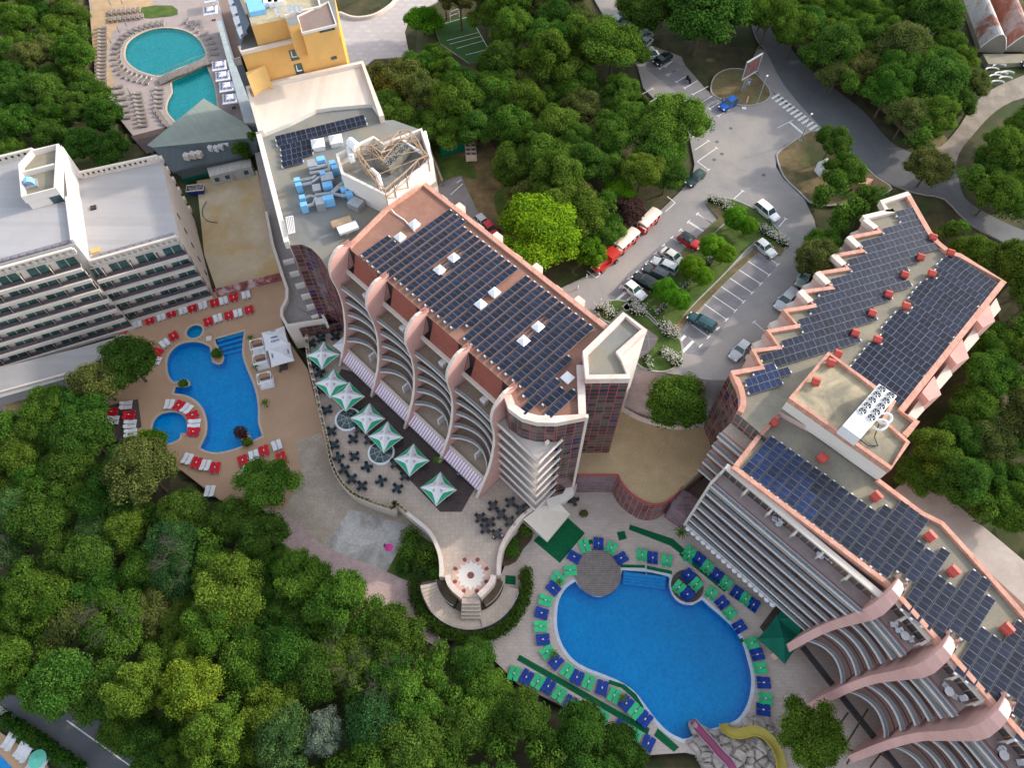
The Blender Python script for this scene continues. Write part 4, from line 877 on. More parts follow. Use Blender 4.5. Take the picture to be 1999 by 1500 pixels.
HR = [Vector((sc_.x + 8.3 * math.cos(R(a)), sc_.y + 8.3 * math.sin(R(a)), 0)) for a in range(186, 372, 12)]
shrub(HR, 1.05, 1.8, 'hedge', 'hedge', 'thick horseshoe hedge wrapping the curved stairs', 'hedge', .0, 240, .17, 3)
shrub([W('h', 1057, 437, .5), W('h', 1057, 438, .5)], .55, 1.2, 'olive', 'shrub', 'small yellowish ball bush at the end of the horseshoe hedge', z=0, dens=200, sz=.12)
shrub([W('r', 620, 1190, 17), W('r', 780, 1340, 17)], .7, 1.6, 'hedge', 'hedge', 'clipped straight hedge beside the upper parking bays', 'hedge', 16, 180, .13)
shrub(WL('g', [(40, 1230), (200, 1330), (330, 1420), (450, 1510)], RZ), 1.2, 1.8, 'hedge', 'hedge', 'long hedge between the lower road pavement and corner pool', 'hedge', RZ, 240, .15)
shrub(WL('b', [(560, 800), (570, 820)], 12.6), .6, 1, 'mid', 'shrub', 'small shrub beside the yard shed', z=12.6, dens=100)
WS = [([('s', 60, 380), ('s', 150, 330), ('s', 230, 440), ('s', 300, 500)], 'white flowering bush by the rear roof edge'), ([('s', 600, 280), ('s', 700, 330), ('s', 800, 430), ('s', 680, 440), ('s', 620, 380)], 'white flowering bush just above the lift tower roof'),
      ([('s', 1080, 640), ('s', 1200, 680), ('s', 1320, 800), ('s', 1180, 780)], 'large white flowering bush beside the striped bay'), ([('s', 1110, 1080), ('s', 1230, 1150), ('s', 1350, 1240), ('s', 1310, 1280)], 'white flowering bush in the lower island tip'),
      ([('s', 840, 1120), ('s', 860, 1240), ('s', 900, 1350)], 'thin line of white flowers beside the dark canopy'), ([('c', 250, 1120), ('c', 320, 1140), ('c', 355, 1180)], 'white flowering bush at the top of the planted island'),
      ([('c', 530, 1285), ('c', 600, 1320), ('c', 670, 1370)], 'white flowering hedge on the right of the planted island'), ([('s', 1010, 450), ('s', 1130, 350), ('s', 1240, 240)], 'loose white roses on the lawn above the lift tower'),
      ([('q', 1420, 910), ('q', 1480, 880), ('q', 1550, 800)], 'loose white roses between the ball trees'), ([('q', 1760, 620), ('q', 1830, 520)], 'loose white roses near the upper ball trees')]
for i, (pp, lab) in enumerate(WS):
    pts = [W(t, x, y, ZP + .2) for t, x, y in pp]; big_ = i in (0, 1, 2, 3, 5, 6)
    o = shrub(pts, .8 if big_ else .42, 1.1 if big_ else .7, 'hedge', 'flowering_bush', lab, 'bush', ZP + .15, 60 if big_ else 24, .12, i)
    rng = random.Random(i); v = []; f = []; tone = []
    for k in range(1, len(pts)):
        for q in range(int((115 if big_ else 45) * (pts[k] - pts[k - 1]).length / 1.6)):
            p = pts[k - 1].lerp(pts[k], rng.random()) + Vector((rng.gauss(0, .45 if big_ else .28), rng.gauss(0, .45 if big_ else .28), 0)); zz = rng.uniform(.6, 1.25) if big_ else rng.uniform(.4, .85); s = .075; b = len(v)
            x, y = p.x - pts[0].x, p.y - pts[0].y; e, g_ = rng.uniform(-.05, .05), rng.uniform(-.05, .05)
            v += [(x - s, y - s, zz + e), (x + s, y - s, zz + g_), (x + s, y + s, zz - e), (x - s, y + s, zz - g_)]; f.append((b, b + 1, b + 2, b + 3)); tone.append(rng.uniform(.3, 1))
    me = setmesh('blossoms', v, f, tone, LEAF['white']); c = bpy.data.objects.new('blossoms', me); col.objects.link(c); c.parent = o
for t, x, y, r, k, z, lab in [('h', 430, 210, 1.6, 'mid', .4, 'upper round shrub in the bed left of the terrace'), ('h', 420, 300, 1.7, 'mid', .4, 'darker shrub in the bed left of the terrace'), ('h', 520, 330, 1.9, 'light', .4, 'lighter shrub against the terrace wall'), ('h', 490, 400, 1.3, 'blue', .4, 'bluish low shrub under the terrace wall'),
                        ('h', 400, 380, 1.2, 'hedge', .4, 'low creeping shrub by the pink path'), ('h', 560, 410, 1.0, 'mid', .4, 'small shrub at the foot of the stair wall'), ('h', 1070, 165, 1.3, 'mid', .3, 'upper shrub in the curved bed by the cream awning'), ('h', 990, 290, 1.2, 'mid', .3, 'lower shrub in the curved bed by the cream awning'), ('h', 1010, 240, .8, 'dark', .3, 'small middle shrub in the curved bed'),
                        ('h', 1397, 78, .55, 'olive', 0, 'small round potted bush on the paving by the round glass wall'), ('d', 1203, 618, .9, 'mid', .5, 'small palm clump on the tip projecting into the pool'), ('d', 1020, 782, .7, 'mid', .5, 'round plant on the small pool headland'), ('d', 1340, 1060, 1.1, 'purple', .5, 'dark purple shrub overhanging the pool corner'), ('d', 1375, 1110, .7, 'mid', .5, 'green shrub beside the purple one')]:
    shrub([W(t, x, y, z + .5), W(t, x + 8, y, z + .5)], r, r * 1.5, k, 'shrub', lab, 'shrub', z, 420, .14, int(x))
for t, q, z, lab in [('h', [(300, 405), (375, 270), (470, 190), (560, 250), (598, 320), (600, 440), (480, 470), (400, 450)], ZL, 'lawn'), ]:
    flat('bed_lawn', WL(t, q, z), z + .04, M['lawn'])
flat('planting_bed_ground', smooth_loop(WL('h', [(1050, 130), (1110, 180), (1105, 230), (1060, 280), (1020, 350), (945, 375), (945, 300), (985, 220)], 0), 2), .06, M['bed'])
flat('annex_lawn', WL('d', [(20, 870), (280, 810), (300, 980), (20, 1000)], .2), .25, M['dry'])
# potted palms
def palm(t, x, y, z, s, label, tilt=0):
    p = W(t, x, y, z + 1.5 * s); th = thing('palm', label, 'palm', (p.x, p.y, z)); rng = random.Random(x)
    tb = MB(); tb.tube((0, 0, 0), (.1, 0, 1.5 * s), .12, .08, 6); tb.build('trunk', M['bark'], th, world=False)
    v = []; f = []; tone = []
    for k in range(13):
        a = k * 2.4; L_ = .95 * s * rng.uniform(.8, 1.1); pr = Vector((.1, 0, 1.5 * s))
        for q in range(6):
            u = (q + 1) / 6; n_ = Vector((.1 + math.cos(a) * L_ * u, math.sin(a) * L_ * u, 1.5 * s + .35 * s * math.sin(u * 2.6) - .25 * s * u)); w_ = Vector((-math.sin(a), math.cos(a), 0)) * .11 * s * (1 - u * .6); b = len(v)
            v += [tuple(pr - w_), tuple(pr + w_), tuple(n_ + w_), tuple(n_ - w_)]; f.append((b, b + 1, b + 2, b + 3)); tone.append(.3 + .5 * rng.random()); pr = n_
    me = setmesh('fronds', v, f, tone, LEAF['mid']); c = bpy.data.objects.new('fronds', me); col.objects.link(c); c.parent = th
for a in [('d', 1393, 528, ZL, .9, 'small palm beside the top of the blue pool'), ('d', 1420, 690, ZL, .9, 'small palm by the white day beds'), ('d', 1475, 890, ZL, 1.0, 'leaning palm on the tan paving right of the pool'), ('i', 85, 185, 0, 1.1, 'potted palm on pale paving by the balconies'), ('h', 1257, 462, 0, .7, 'tiny palm among loungers left of the big pool'), ('h', 1228, 865, 0, .8, 'tiny palm at lower left of big pool'), ('h', 1612, 1108, 0, .8, 'tiny palm between lounger pairs by the pool bulge'), ('e', 720, 1210, ZT, .9, 'palm in a pot on the dark boards'), ('h', 345, 705, ZL, 1.6, 'palm at the edge of the wood by the pink path')]: palm(*a)
# ================================================================ BUILDINGS
def onplane(t, x, y, p0, nrm):
    """survey sheet coordinate -> point on a known vertical plane"""
    c = Vector((0, 0, CAM_H)); d = W(t, x, y, 0) - c; n = Vector((nrm[0], nrm[1], 0)); return c + d * ((Vector(p0) - c).dot(n) / d.dot(n))
def mass(name, poly, z0, z1, wallm, roofm, parent, edges=None):
    """prism with per-edge wall materials; edges {index: material}"""
    mats = [wallm, roofm]; mb = MB(); edges = edges or {}
    u = 0; n = len(poly); A = sum(poly[i].x * poly[(i + 1) % n].y - poly[(i + 1) % n].x * poly[i].y for i in range(n))
    for i in range(n):
        a, b = poly[i], poly[(i + 1) % n]; m = edges.get(i, wallm)
        if m not in mats: mats.append(m)
        if A > 0: u = mb.wall(a, b, z0, z1, mats.index(m), u)
        else: u = mb.wall(b, a, z0, z1, mats.index(m), u)
    P = poly if A > 0 else poly[::-1]; mb.face([(p.x, p.y, z1) for p in P], 1)
    return mb.build(name, mats, parent)
def coping(poly, z, w, h, mat, parent, name='coping', closed=True, drop=.5):
    mb = MB(); n = len(poly); A = sum(poly[i].x * poly[(i + 1) % n].y - poly[(i + 1) % n].x * poly[i].y for i in range(n)); s_ = -1 if A > 0 else 1
    c = offset([Vector((p.x, p.y, z)) for p in poly], s_ * (w / 2 - .06), closed); ribbon(mb, c, w, z - drop, z + h, closed=closed); return mb.build(name, mat, parent)
def fr(o, d, n):
    return lambda s, q, z: Vector((o[0] + d[0] * s + n[0] * q, o[1] + d[1] * s + n[1] * q, z))

# ---------------- the solar-roofed middle hotel
A0 = (-23.40, 67.48); dM = (.70988, -.70433); nM = (-.70433, -.70988); F = fr(A0, dM, nM)
hotel = thing('hotel', 'rust roofed hotel with five pink fins, striped awnings and solar panels', 'hotel', (A0[0] + 12, A0[1] - 6, 3.5))
roofM = [W('n', 1240, 392, 27), W('l', 1145, 1195, 27), W('l', 1465, 1000, 27), W('e', 1672, 470, 27), W('e', 1540, 690, 27), W('e', 1550, 980, 27), F(40.3, -.3, 27), F(38.6, 1.3, 27), F(36.9, 2.2, 27), F(34.8, 2.4, 27), F(33.2, 1.6, 27), F(33.0, 0, 27)]
mass('body', roofM, 3.2, 27, M['pinkr'], M['rust'], hotel, {4: M['curt'], 5: M['curt'], 6: M['curt'], 7: M['curt'], 8: M['curt'], 9: M['curt'], 11: M['dark']})
coping(roofM[:4], 27, .7, .35, M['coral'], hotel, closed=False); coping(roofM[4:11], 27, 1.0, .5, M['palecop'], hotel, closed=False)
mb = MB()
for k in range(9):      # small rear buttresses
    p = roofM[2].lerp(roofM[3], (k + .5) / 9); q = Vector((dM[0], dM[1], 0)); mb.box((p.x - nM[0] * .9, p.y - nM[1] * .9, 10), (1.3, 1.8, 16 if k % 2 else 14.6), math.atan2(dM[1], dM[0]), 0)
mb.build('rear_bay', M['cream'], hotel)
FIN = [(-.6, 26.0), (-.15, 27.3), (.79, 28.1), (1.5, 28.25), (2.2, 28.0), (3.15, 27.1), (3.65, 26.2), (3.9, 25.0), (3.98, 24.0), (3.85, 22.4), (3.65, 20.8), (3.6, 18.0), (3.75, 16), (4.05, 14), (4.5, 11.7), (5.2, 9.3), (6.35, 6.7), (7.0, 5.3), (7.8, 3.6)]
FINI = [(6.2, 3.6), (4.6, 6.0), (2.0, 6.0), (-.6, 6.0)]
def finout(z):
    for (o1, z1), (o2, z2) in zip(FIN[8:], FIN[9:]):
        if z <= z1 and z >= z2: return o1 + (o2 - o1) * (z1 - z) / (z1 - z2)
    return FIN[-1][0]
def fin(F, s, th, name, parent, prof=FIN, inner=FINI, mats=None, bend=None, wid=None, ncap=99):
    mb = MB(); P = prof + inner; n = len(P); bend = bend or [0] * n; wid = wid or [1] * n; bend = bend + [0] * (n - len(bend)); wid = wid + [1] * (n - len(wid))
    def q(i, sd_): return F(s + bend[i] + sd_ * th * wid[i] / 2, P[i][0], P[i][1])
    m = len(prof)
    for sd_ in (-1, 1):      # side faces as strips from the outer curve to the wall line
        for i in range(m - 1):
            def inn_(i): z = P[i][1]; return F(s + bend[i] * .4 + sd_ * th / 2, min(-.6 if prof is FIN else -1.2, P[i][0]), z)
            f = [q(i, sd_), q(i + 1, sd_), inn_(i + 1), inn_(i)]; mb.face(f if sd_ > 0 else f[::-1], 0)
    for i in range(m - 1): mb.face([q(i, -1), q(i, 1), q(i + 1, 1), q(i + 1, -1)], 1 if i < ncap else 0)  # cream edge up to ncap: sunlit tone put into the fin colour
    return mb.build(name, mats or [M['pinkr'], M['cream']], parent)
PR = 8.25
for k in range(5): fin(F, k * PR + (0 if k < 4 else .1), .45, 'fin', hotel)
RL = [(20.6, .25), (17.3, .55), (14.3, 1.0), (11.3, 1.45), (8.5, 1.9)]
def arc(F, s0, s1, of, sag, z, n=12):
    return [F(s0 + (s1 - s0) * i / n, of - sag * math.sin(math.pi * (i / n)) ** .8, z) for i in range(n + 1)]
def balc(F, s0, s1, of, sag, zr, parent, inner=0.02, floorm=None, edgem=None):
    A = arc(F, s0, s1, of, sag, 0); mb = MB(); zf = zr; zr = zf + 1.0
    for i in range(len(A) - 1):
        fa = (s0 + (s1 - s0) * i / 12); fb = (s0 + (s1 - s0) * (i + 1) / 12); a, b = A[i], A[i + 1]; c, d = F(fb, inner, 0), F(fa, inner, 0)
        mb.face([(a.x, a.y, zf), (b.x, b.y, zf), (c.x, c.y, zf), (d.x, d.y, zf)], 0); mb.face([(a.x, a.y, zf - .25), (d.x, d.y, zf - .25), (c.x, c.y, zf - .25), (b.x, b.y, zf - .25)], 1)
        mb.wall(a, b, zf - .36, zf + .07, 1)
        if floorm is not None: e, g = a.lerp(d, .30), b.lerp(c, .30); h_, j_ = a.lerp(d, .34), b.lerp(c, .34); mb.face([(e.x, e.y, zf + .01), (g.x, g.y, zf + .01), (j_.x, j_.y, zf + .01), (h_.x, h_.y, zf + .01)], 2)
    o = mb.build('balcony', [floorm or M['tilep'], edgem or M['cream'], M['redln']], parent)
    r = MB(); A2 = [p + (Vector((F(0, -1, 0) - F(0, 0, 0))) * .06) for p in A]
    for i in range(len(A) - 1): a, b = A2[i], A2[i + 1]; r.face([(a.x, a.y, zf + .05), (b.x, b.y, zf + .05), (b.x, b.y, zr - .08), (a.x, a.y, zr - .08)]); r.face([(b.x, b.y, zf + .05), (a.x, a.y, zf + .05), (a.x, a.y, zr - .08), (b.x, b.y, zr - .08)])
    r.build('railing', M['railg'], o)
    h = MB(); ribbon(h, [Vector((p.x, p.y, 0)) for p in A], .16, zf - .02, zf + .09); h.build('edge_trim', M['railw'], o)
    h = MB(); ribbon(h, [Vector((p.x, p.y, 0)) for p in A2], .07, zr - .08, zr); h.build('handrail', M['steel'], o)
    return o
for k in range(4):
    s0, s1 = k * PR + .25, (k + 1) * PR - .25
    # red tiled skirt below the roof edge, with an open notch at each end
    mb = MB()
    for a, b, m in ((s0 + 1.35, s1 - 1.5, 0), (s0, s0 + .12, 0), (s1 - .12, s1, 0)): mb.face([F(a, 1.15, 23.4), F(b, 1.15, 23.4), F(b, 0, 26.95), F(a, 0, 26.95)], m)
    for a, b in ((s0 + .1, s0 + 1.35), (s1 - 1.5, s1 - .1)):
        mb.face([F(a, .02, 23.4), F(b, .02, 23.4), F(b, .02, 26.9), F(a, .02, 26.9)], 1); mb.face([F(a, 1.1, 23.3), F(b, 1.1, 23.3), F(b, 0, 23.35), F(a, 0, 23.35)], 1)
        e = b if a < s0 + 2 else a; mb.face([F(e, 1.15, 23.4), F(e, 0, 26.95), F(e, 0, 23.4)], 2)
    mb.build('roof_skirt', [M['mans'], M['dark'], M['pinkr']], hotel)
    mb = MB(); mb.beam(F(s0, 1.35, 23.5), F(s1, 1.35, 23.5), .42, .7); mb.beam(F(s0 + 4.6, 1.4, 23.4), F(s0 + 4.6, 1.4, 19.4), .3, .3); mb.build('beam', M['cream'], hotel)
    mb = MB(); mb.wall(F(s0, .5, 0), F(s1, .5, 0), 19.5, 23.2); mb.build('glazing', M['hall'], hotel)
    mb = MB(); mb.wall(F(s0, .3, 0), F(s1, .3, 0), 3.6, 19.4); mb.build('facade', M['hall'], hotel)
    for z, sg in RL: balc(F, s0, s1, finout(z) - .55, sg, z, hotel)
    mb = MB(); mb.face([F(s0, .3, 6.0), F(s0, 5.3, 6.0), F(s1, 5.3, 6.0), F(s1, .3, 6.0)]); mb.build('balcony_floor', M['tilep'], hotel)
    mb = MB(); mb.beam(F(s0, 5.45, 6.6), F(s1, 5.45, 6.6), .35, .9); mb.build('parapet', M['cream'], hotel)
    mb = MB(); mb.box(tuple(F(s0 + 4.3, 2.4, 6.0)), (.25, 3.6, 1.9), math.atan2(dM[1], dM[0])); mb.box(tuple(F(s0 + 4.3, 1.6, 20.65)), (.9, .8, 1.2), math.atan2(dM[1], dM[0])); mb.build('privacy_screen', M['railw'], hotel)
    an = thing('awning', ['first', 'second', 'third', 'fourth'][k] + ' pink and white striped awning along the hotel front, counted from top', 'awning', tuple(F(s0, 5.6, 6)), group='striped awnings over the terrace')
    mb = MB(); n = 30
    for i in range(n):
        a = s0 + (s1 - s0) * i / n; b = s0 + (s1 - s0) * (i + 1) / n; mb.face([F(a, 7.1, 4.9), F(b, 7.1, 4.9), F(b, 5.65, 6.1), F(a, 5.65, 6.1)], i % 2); mb.face([F(a, 7.1, 4.6), F(b, 7.1, 4.6), F(b, 7.1, 4.9), F(a, 7.1, 4.9)], i % 2)
    mb.build('canvas', [M['awn'], M['canvas']], an)
    mb = MB(); mb.beam(F(s0, 7.1, 4.95), F(s1, 7.1, 4.95), .06, .06); mb.beam(F(s0 + .3, 5.6, 5.8), F(s0 + .3, 7.1, 4.85), .05, .05); mb.beam(F(s1 - .3, 5.6, 5.8), F(s1 - .3, 7.1, 4.85), .05, .05); mb.build('frame', M['steel'], an)
# right end: angular white balconies and the curved glazed corner
for k in range(7):
    zf = 21.9 - 2.9 * k; mb = MB(); zr = zf + 1.0; q = [F(33.3, 3.05, 0), F(41.0, 3.2, 0), F(40.9, -2.0, 0)]
    mb.face([(p.x, p.y, zf) for p in (q[0], q[1], q[2], F(39.5, -1, 0), F(33.3, 1, 0))], 0); mb.face([(p.x, p.y, zf - .25) for p in (q[0], q[1], q[2], F(39.5, -1, 0), F(33.3, 1, 0))][::-1], 1)
    mb.wall(q[0], q[1], zf - .35, zf + .05, 1); mb.wall(q[1], q[2], zf - .35, zf + .05, 1); b = mb.build('balcony', [M['white'], M['cream']], hotel)
    r = MB(); r.wall(q[0], q[1], zf + .05, zr - .35); r.wall(q[1], q[2], zf + .05, zr - .35); r.build('railing', M['palecop'], b)
    h = MB(); ribbon(h, q, .2, zf - .02, zf + .1); h.build('edge_trim', M['railw'], b)
    h = MB(); ribbon(h, q, .07, zr - .08, zr); h.build('handrail', M['steel'], b)
mb = MB(); mb.box(tuple(F(39.9, .6, 3.5)), (.35, .5, 19.4), math.atan2(dM[1], dM[0])); mb.build('corner_post', M['white'], hotel)
mb = MB(); ribbon(mb, [roofM[5] + Vector((.1, 0, 0)), roofM[5] + Vector((.12, .5, 0))], .5, 3.4, 27.3); mb.build('corner_pier', M['cream'], hotel)
# low white slab at the foot of the tower
mb = MB(); mb.prism([W('o', 780, 1470, 4.6), W('o', 990, 1400, 4.6), W('o', 1030, 1330, 4.6), W('o', 1110, 1310, 4.6), W('o', 1130, 1400, 4.6), W('o', 1000, 1499, 4.6), W('o', 820, 1560, 4.6)], 3.4, 4.6); mb.build('entrance_slab', M['white'], hotel)
# ---------------- lift tower
tw = thing('lift_tower', 'tall red mullioned glass lift tower with pale coping behind the hotel corner', 'tower', tuple(W('e', 1680, 700, 7)))
tp_ = [W('e', x, y, 28.8) for x, y in ((1760, 395), (1890, 492), (1745, 628), (1775, 650), (1797, 762), (1552, 765), (1536, 612))]
mass('shaft', tp_, 7, 28.6, M['white'], M['feltg'], tw, {4: M['curt'], 5: M['curt']}); coping(tp_, 28.6, .75, .6, M['palecop'], tw)
mb = MB(); mb.prism([W('s', x, y, 19) for x, y in ((450, 370), (1040, 828), (990, 940), (880, 1060), (690, 1195), (500, 1100), (300, 700), (235, 605))], 18.7, 19.0); mb.build('canopy', mt('canopy_sheet', (.10, .085, .09), .5, .08, 1, joints=(2.2, 2.2, .06), jcol=(.2, .19, .19)), tw)
# ---------------- gravel-roofed link
lk = thing('lobby_building', 'low building with wide gravel roof and round red glazed front', 'building', tuple(W('e', 1800, 1200, 0)))
rnd_ = smooth_loop([W('o', 1664, 1172, ZG), W('o', 1700, 1250, ZG), W('o', 1770, 1345, ZG), W('o', 1860, 1425, ZG), W('e', 1900, 1452, ZG), W('e', 1980, 1452, ZG), W('f', 50, 1410, ZG), W('f', 98, 1358, ZG)], 3, False)
gp = [W('o', 1172, 1172, ZG)] + rnd_ + [W('f', 190, 1275, ZG), W('f', 300, 1180, ZG), W('f', 330, 1000, ZG), W('f', 100, 1000, ZG), W('f', 0, 1010, ZG), W('e', 1860, 970, ZG), W('e', 1755, 915, ZG), W('e', 1600, 860, ZG), W('e', 1460, 900, ZG)]
ed = {0: M['curt3']}; ed.update({i: M['curt2'] for i in range(1, len(rnd_))})
mass('body', gp, -.3, ZG, M['cream'], M['gravel'], lk, ed)
coping([gp[0]] + rnd_, ZG, .18, .12, M['redln'], lk, closed=False)
mb = MB(); cw = smooth_loop([W('e', 1755, 915, ZG + 1), W('e', 1860, 972, ZG + 1), W('e', 1999, 1010, ZG + 1), W('f', 60, 1020, ZG + 1), W('f', 160, 1015, ZG + 1)], 4, False); ribbon(mb, cw, .3, ZG - .2, ZG + 1.1); o = mb.build('boundary_wall', M['palecop']); tag(o, 'low pale wall curving behind the gravel roof', 'wall')
mb = MB(); P = [W('p', x, y, 5.2) for x, y in ((65, 580), (310, 745), (135, 940), (-60, 800), (-60, 700))]; mb.prism(P, 0, 5.2); o = mb.build('glazed_link', M['curt3']); tag(o, 'small grey glazed link with red bars at the balcony corner', 'building')
# ---------------- annex with plant roof
ax = thing('annex_building', 'annex with blue ducts on a grey roof between ochre building and hotel', 'building', tuple(W('l', 500, 900, 3)))
G1 = [Vector((-32.6, 69.75, 0)), Vector((-30.9, 69.95, 0)), Vector((-29.4, 69.2, 0)), Vector((-28.2, 67.9, 0)), Vector((-27.5, 67.0, 0)), Vector((-26.9, 65.9, 0)), Vector((-26.3, 65.0, 0))]
axp = [W('l', 20, 235, 25.2), W('l', 950, 30, 25.2), W('l', 1110, 470, 25.2), W('l', 1195, 462, 25.2), W('l', 1425, 545, 25.2), W('l', 1492, 640, 25.2), W('l', 1560, 1000, 25.2), W('l', 1145, 1195, 25.2), F(-.25, -.2, 0), F(-.6, 1.2, 0)] + G1[::-1] + [W('l', 120, 590, 25.2)]
mass('body', axp, 3, 24.9, M['cream'], M['feltg'], ax, {i: M['curt'] for i in range(9, 17)})
coping([axp[-1], axp[-2]], 24.9, .7, .9, M['white'], ax, closed=False)
cr = [W('l', x, y, 25.6) for x, y in ((20, 238), (952, 32), (1110, 470), (1020, 345), (700, 372), (570, 392), (355, 500), (130, 590))]
mass('upper_roof', cr, 24.0, 25.6, M['white'], M['roofc'], ax)
mb = MB(); ribbon(mb, [cr[7], cr[0], cr[1], cr[2]], .8, 24.5, 26.3); mb.build('coping', M['cream'], ax)
hb = [W('l', x, y, 29.3) for x, y in ((742, 755), (1040, 612), (1118, 668), (1180, 470), (1425, 548), (1510, 792), (1142, 1082), (785, 905))]
mass('plant_enclosure', hb, 24, 27.2, M['white'], M['feltg'], ax)
hb2 = [W('l', x, y, 29.3) for x, y in ((742, 755), (1040, 612), (1118, 668), (1425, 548), (1510, 792), (1142, 1082), (785, 905))]
mb = MB(); ribbon(mb, hb2, .5, 24.6, 29.3, closed=True); mb.build('enclosure_wall', M['white'], ax)
# low terrace block left of the annex
lt = [W('l', 72, 745, 6), W('l', 165, 722, 6), G1[0] + Vector((-.6, 4, 0)), G1[0], Vector((-31.3, 68.9, 0)), W('n', 992, 1318, 6), W('n', 520, 1392, 6), W('n', 440, 1270, 6), W('n', 440, 1180, 6), W('n', 500, 1060, 6), W('n', 505, 940, 6), W('n', 450, 780, 6), W('n', 390, 590, 6), W('n', 330, 400, 6), W('n', 250, 0, 6)]
for p in lt: p.z = 6
tb_ = thing('terrace_block', 'low block with grey tiled roof terraces and white cross walls beside the tan deck', 'building', tuple(lt[9] - Vector((0, 0, 5.6))))
mass('body', lt, 0, 6, M['cream'], mt('grey_tiles', (.30, .265, .25), .85, .08, .8, joints=(.6, .6, .03), jamt=.3), tb_)
coping([lt[i] for i in range(5, 15)], 6, .5, .9, M['cream'], tb_, closed=False)
mb = MB()
for a, b in (((450, 560), (580, 528)), ((530, 705), (640, 680)), ((600, 850), (710, 822)), ((670, 980), (780, 955)), ((735, 1108), (845, 1082)), ((795, 1238), (905, 1205))): mb.beam(W('n', *a, 7.2), W('n', *b, 7.2), .35, 1.2)
mb.beam(W('n', 505, 300, 7.4), W('n', 985, 1320, 7.4), .4, 1.4); mb.build('cross_wall', M['white'], tb_)
mb = MB(); mb.wall(W('n', 660, 1415, 5.5), W('n', 1205, 1330, 5.5), 3.6, 6.2); mb.build('glazing', M['curt'], tb_)

# ---------------- west hotel with cream bands
C0 = (-55.46, 79.67); dL = (-.92579, -.37804); nL = (.37804, -.92579); H = fr(C0, dL, nL)
wh = thing('hotel', 'terraced white hotel with long balcony bands and pale flat roofs', 'hotel', (-70, 74, 0))
M['band'] = mt('band_render', (.60, .545, .49), .8, .05, .5, stain=(.54, .48, .42), sscale=.3, samt=.4)
M['smoke'] = mt('smoked_railing', (.075, .06, .07), .25, .2, 1.2, spec=.6)
rR = [H(-.45, .3, 15.7), H(-.45, -19.2, 15.7), H(14.0, -20.1, 15.7), H(14.0, .3, 15.7)]
mass('wing', rR, -1, 15.7, M['white'], M['roofw'], wh); rLf = [H(13.7, .2, 20), H(13.7, -23.4, 20), H(60, -23.8, 20), H(60, .2, 20)]
mass('wing', rLf, -1, 20, M['white'], M['roofw'], wh)
pe = [H(13.3, -20.3, 22.4), H(14.5, -10.0, 22.4), H(19.4, -10.0, 22.4), H(19.4, -17.8, 22.4), H(17.4, -20.3, 22.4)]
mass('stair_head', pe, 19, 21.9, M['white'], M['felt'], wh); mb = MB(); ribbon(mb, pe, .4, 21.5, 22.9, closed=True); ribbon(mb, [H(14.2, -15.8, 22), H(19.2, -15.8, 22)], .35, 21.5, 22.8); mb.build('stair_parapet', M['white'], wh)
mb = MB(); mb.box(tuple(H(15.3, -9.95, 19.9)), (1.7, .1, 2.0), math.atan2(dL[1], dL[0])); mb.build('door', M['glassd'], wh)
mb = MB(); mb.face([H(13.72, -.2, 20), H(13.72, -23, 20), H(13.68, -23, 20.7), H(13.68, -.2, 20.7)]); ribbon(mb, [H(13.9, -.1, 0), H(13.9, -10, 0)], .35, 19.8, 20.8); mb.build('parapet', M['white'], wh)
def colonnade(a, b, z, n, nm):
    mb = MB(); mb.beam(a + Vector((0, 0, 1.35)), b + Vector((0, 0, 1.35)), .5, .3); mb.beam(a + Vector((0, 0, .25)), b + Vector((0, 0, .25)), .5, .3)
    for i in range(n + 1): p = a.lerp(b, i / n); mb.box((p.x, p.y, p.z + .2), (.42, .42, .9), math.atan2(dL[1], dL[0]))
    mb.build(nm, M['band'], wh)
colonnade(H(-.2, -18.9, 15.7), H(13, -19.8, 15.7), 15.7, 15, 'balustrade'); colonnade(H(14.2, 1.1, 19.0), H(50, 1.1, 19.0), 19, 36, 'balustrade'); colonnade(H(-.2, .5, 15.0), H(13.6, .5, 15.0), 15, 15, 'balustrade'); colonnade(H(18, -23.0, 20), H(50, -23.4, 20), 20, 32, 'balustrade')
mb = MB()
for a, b, z in ((.2, 13.2, 15.75), (14.6, 45, 20.05)):
    n = int((b - a) / 1.2)
    for i in range(n): q = a + (b - a) * i / n; mb.face([H(q + .04, -.1, z + .35), H(q + 1.1, -.1, z + .35), H(q + 1.1, -1.1, z), H(q + .04, -1.1, z)])
mb.build('roof_glazing', mt('lilac_glass', (.20, .17, .21), .3, .2, 1), wh)
mb = MB(); mb.box(tuple(H(11.9, -11.7, 15.7)), (.9, .9, .25), math.atan2(dL[1], dL[0])); mb.build('roof_hatch', M['dark'], wh)
mb = MB(); mb.box(tuple(H(12.6, -1.8, 15.7)), (1.4, .9, .2), math.atan2(dL[1], dL[0])); tag(mb.build('pallet', M['orange']), 'yellow wooden pallet lying on the white hotel roof corner', 'pallet')
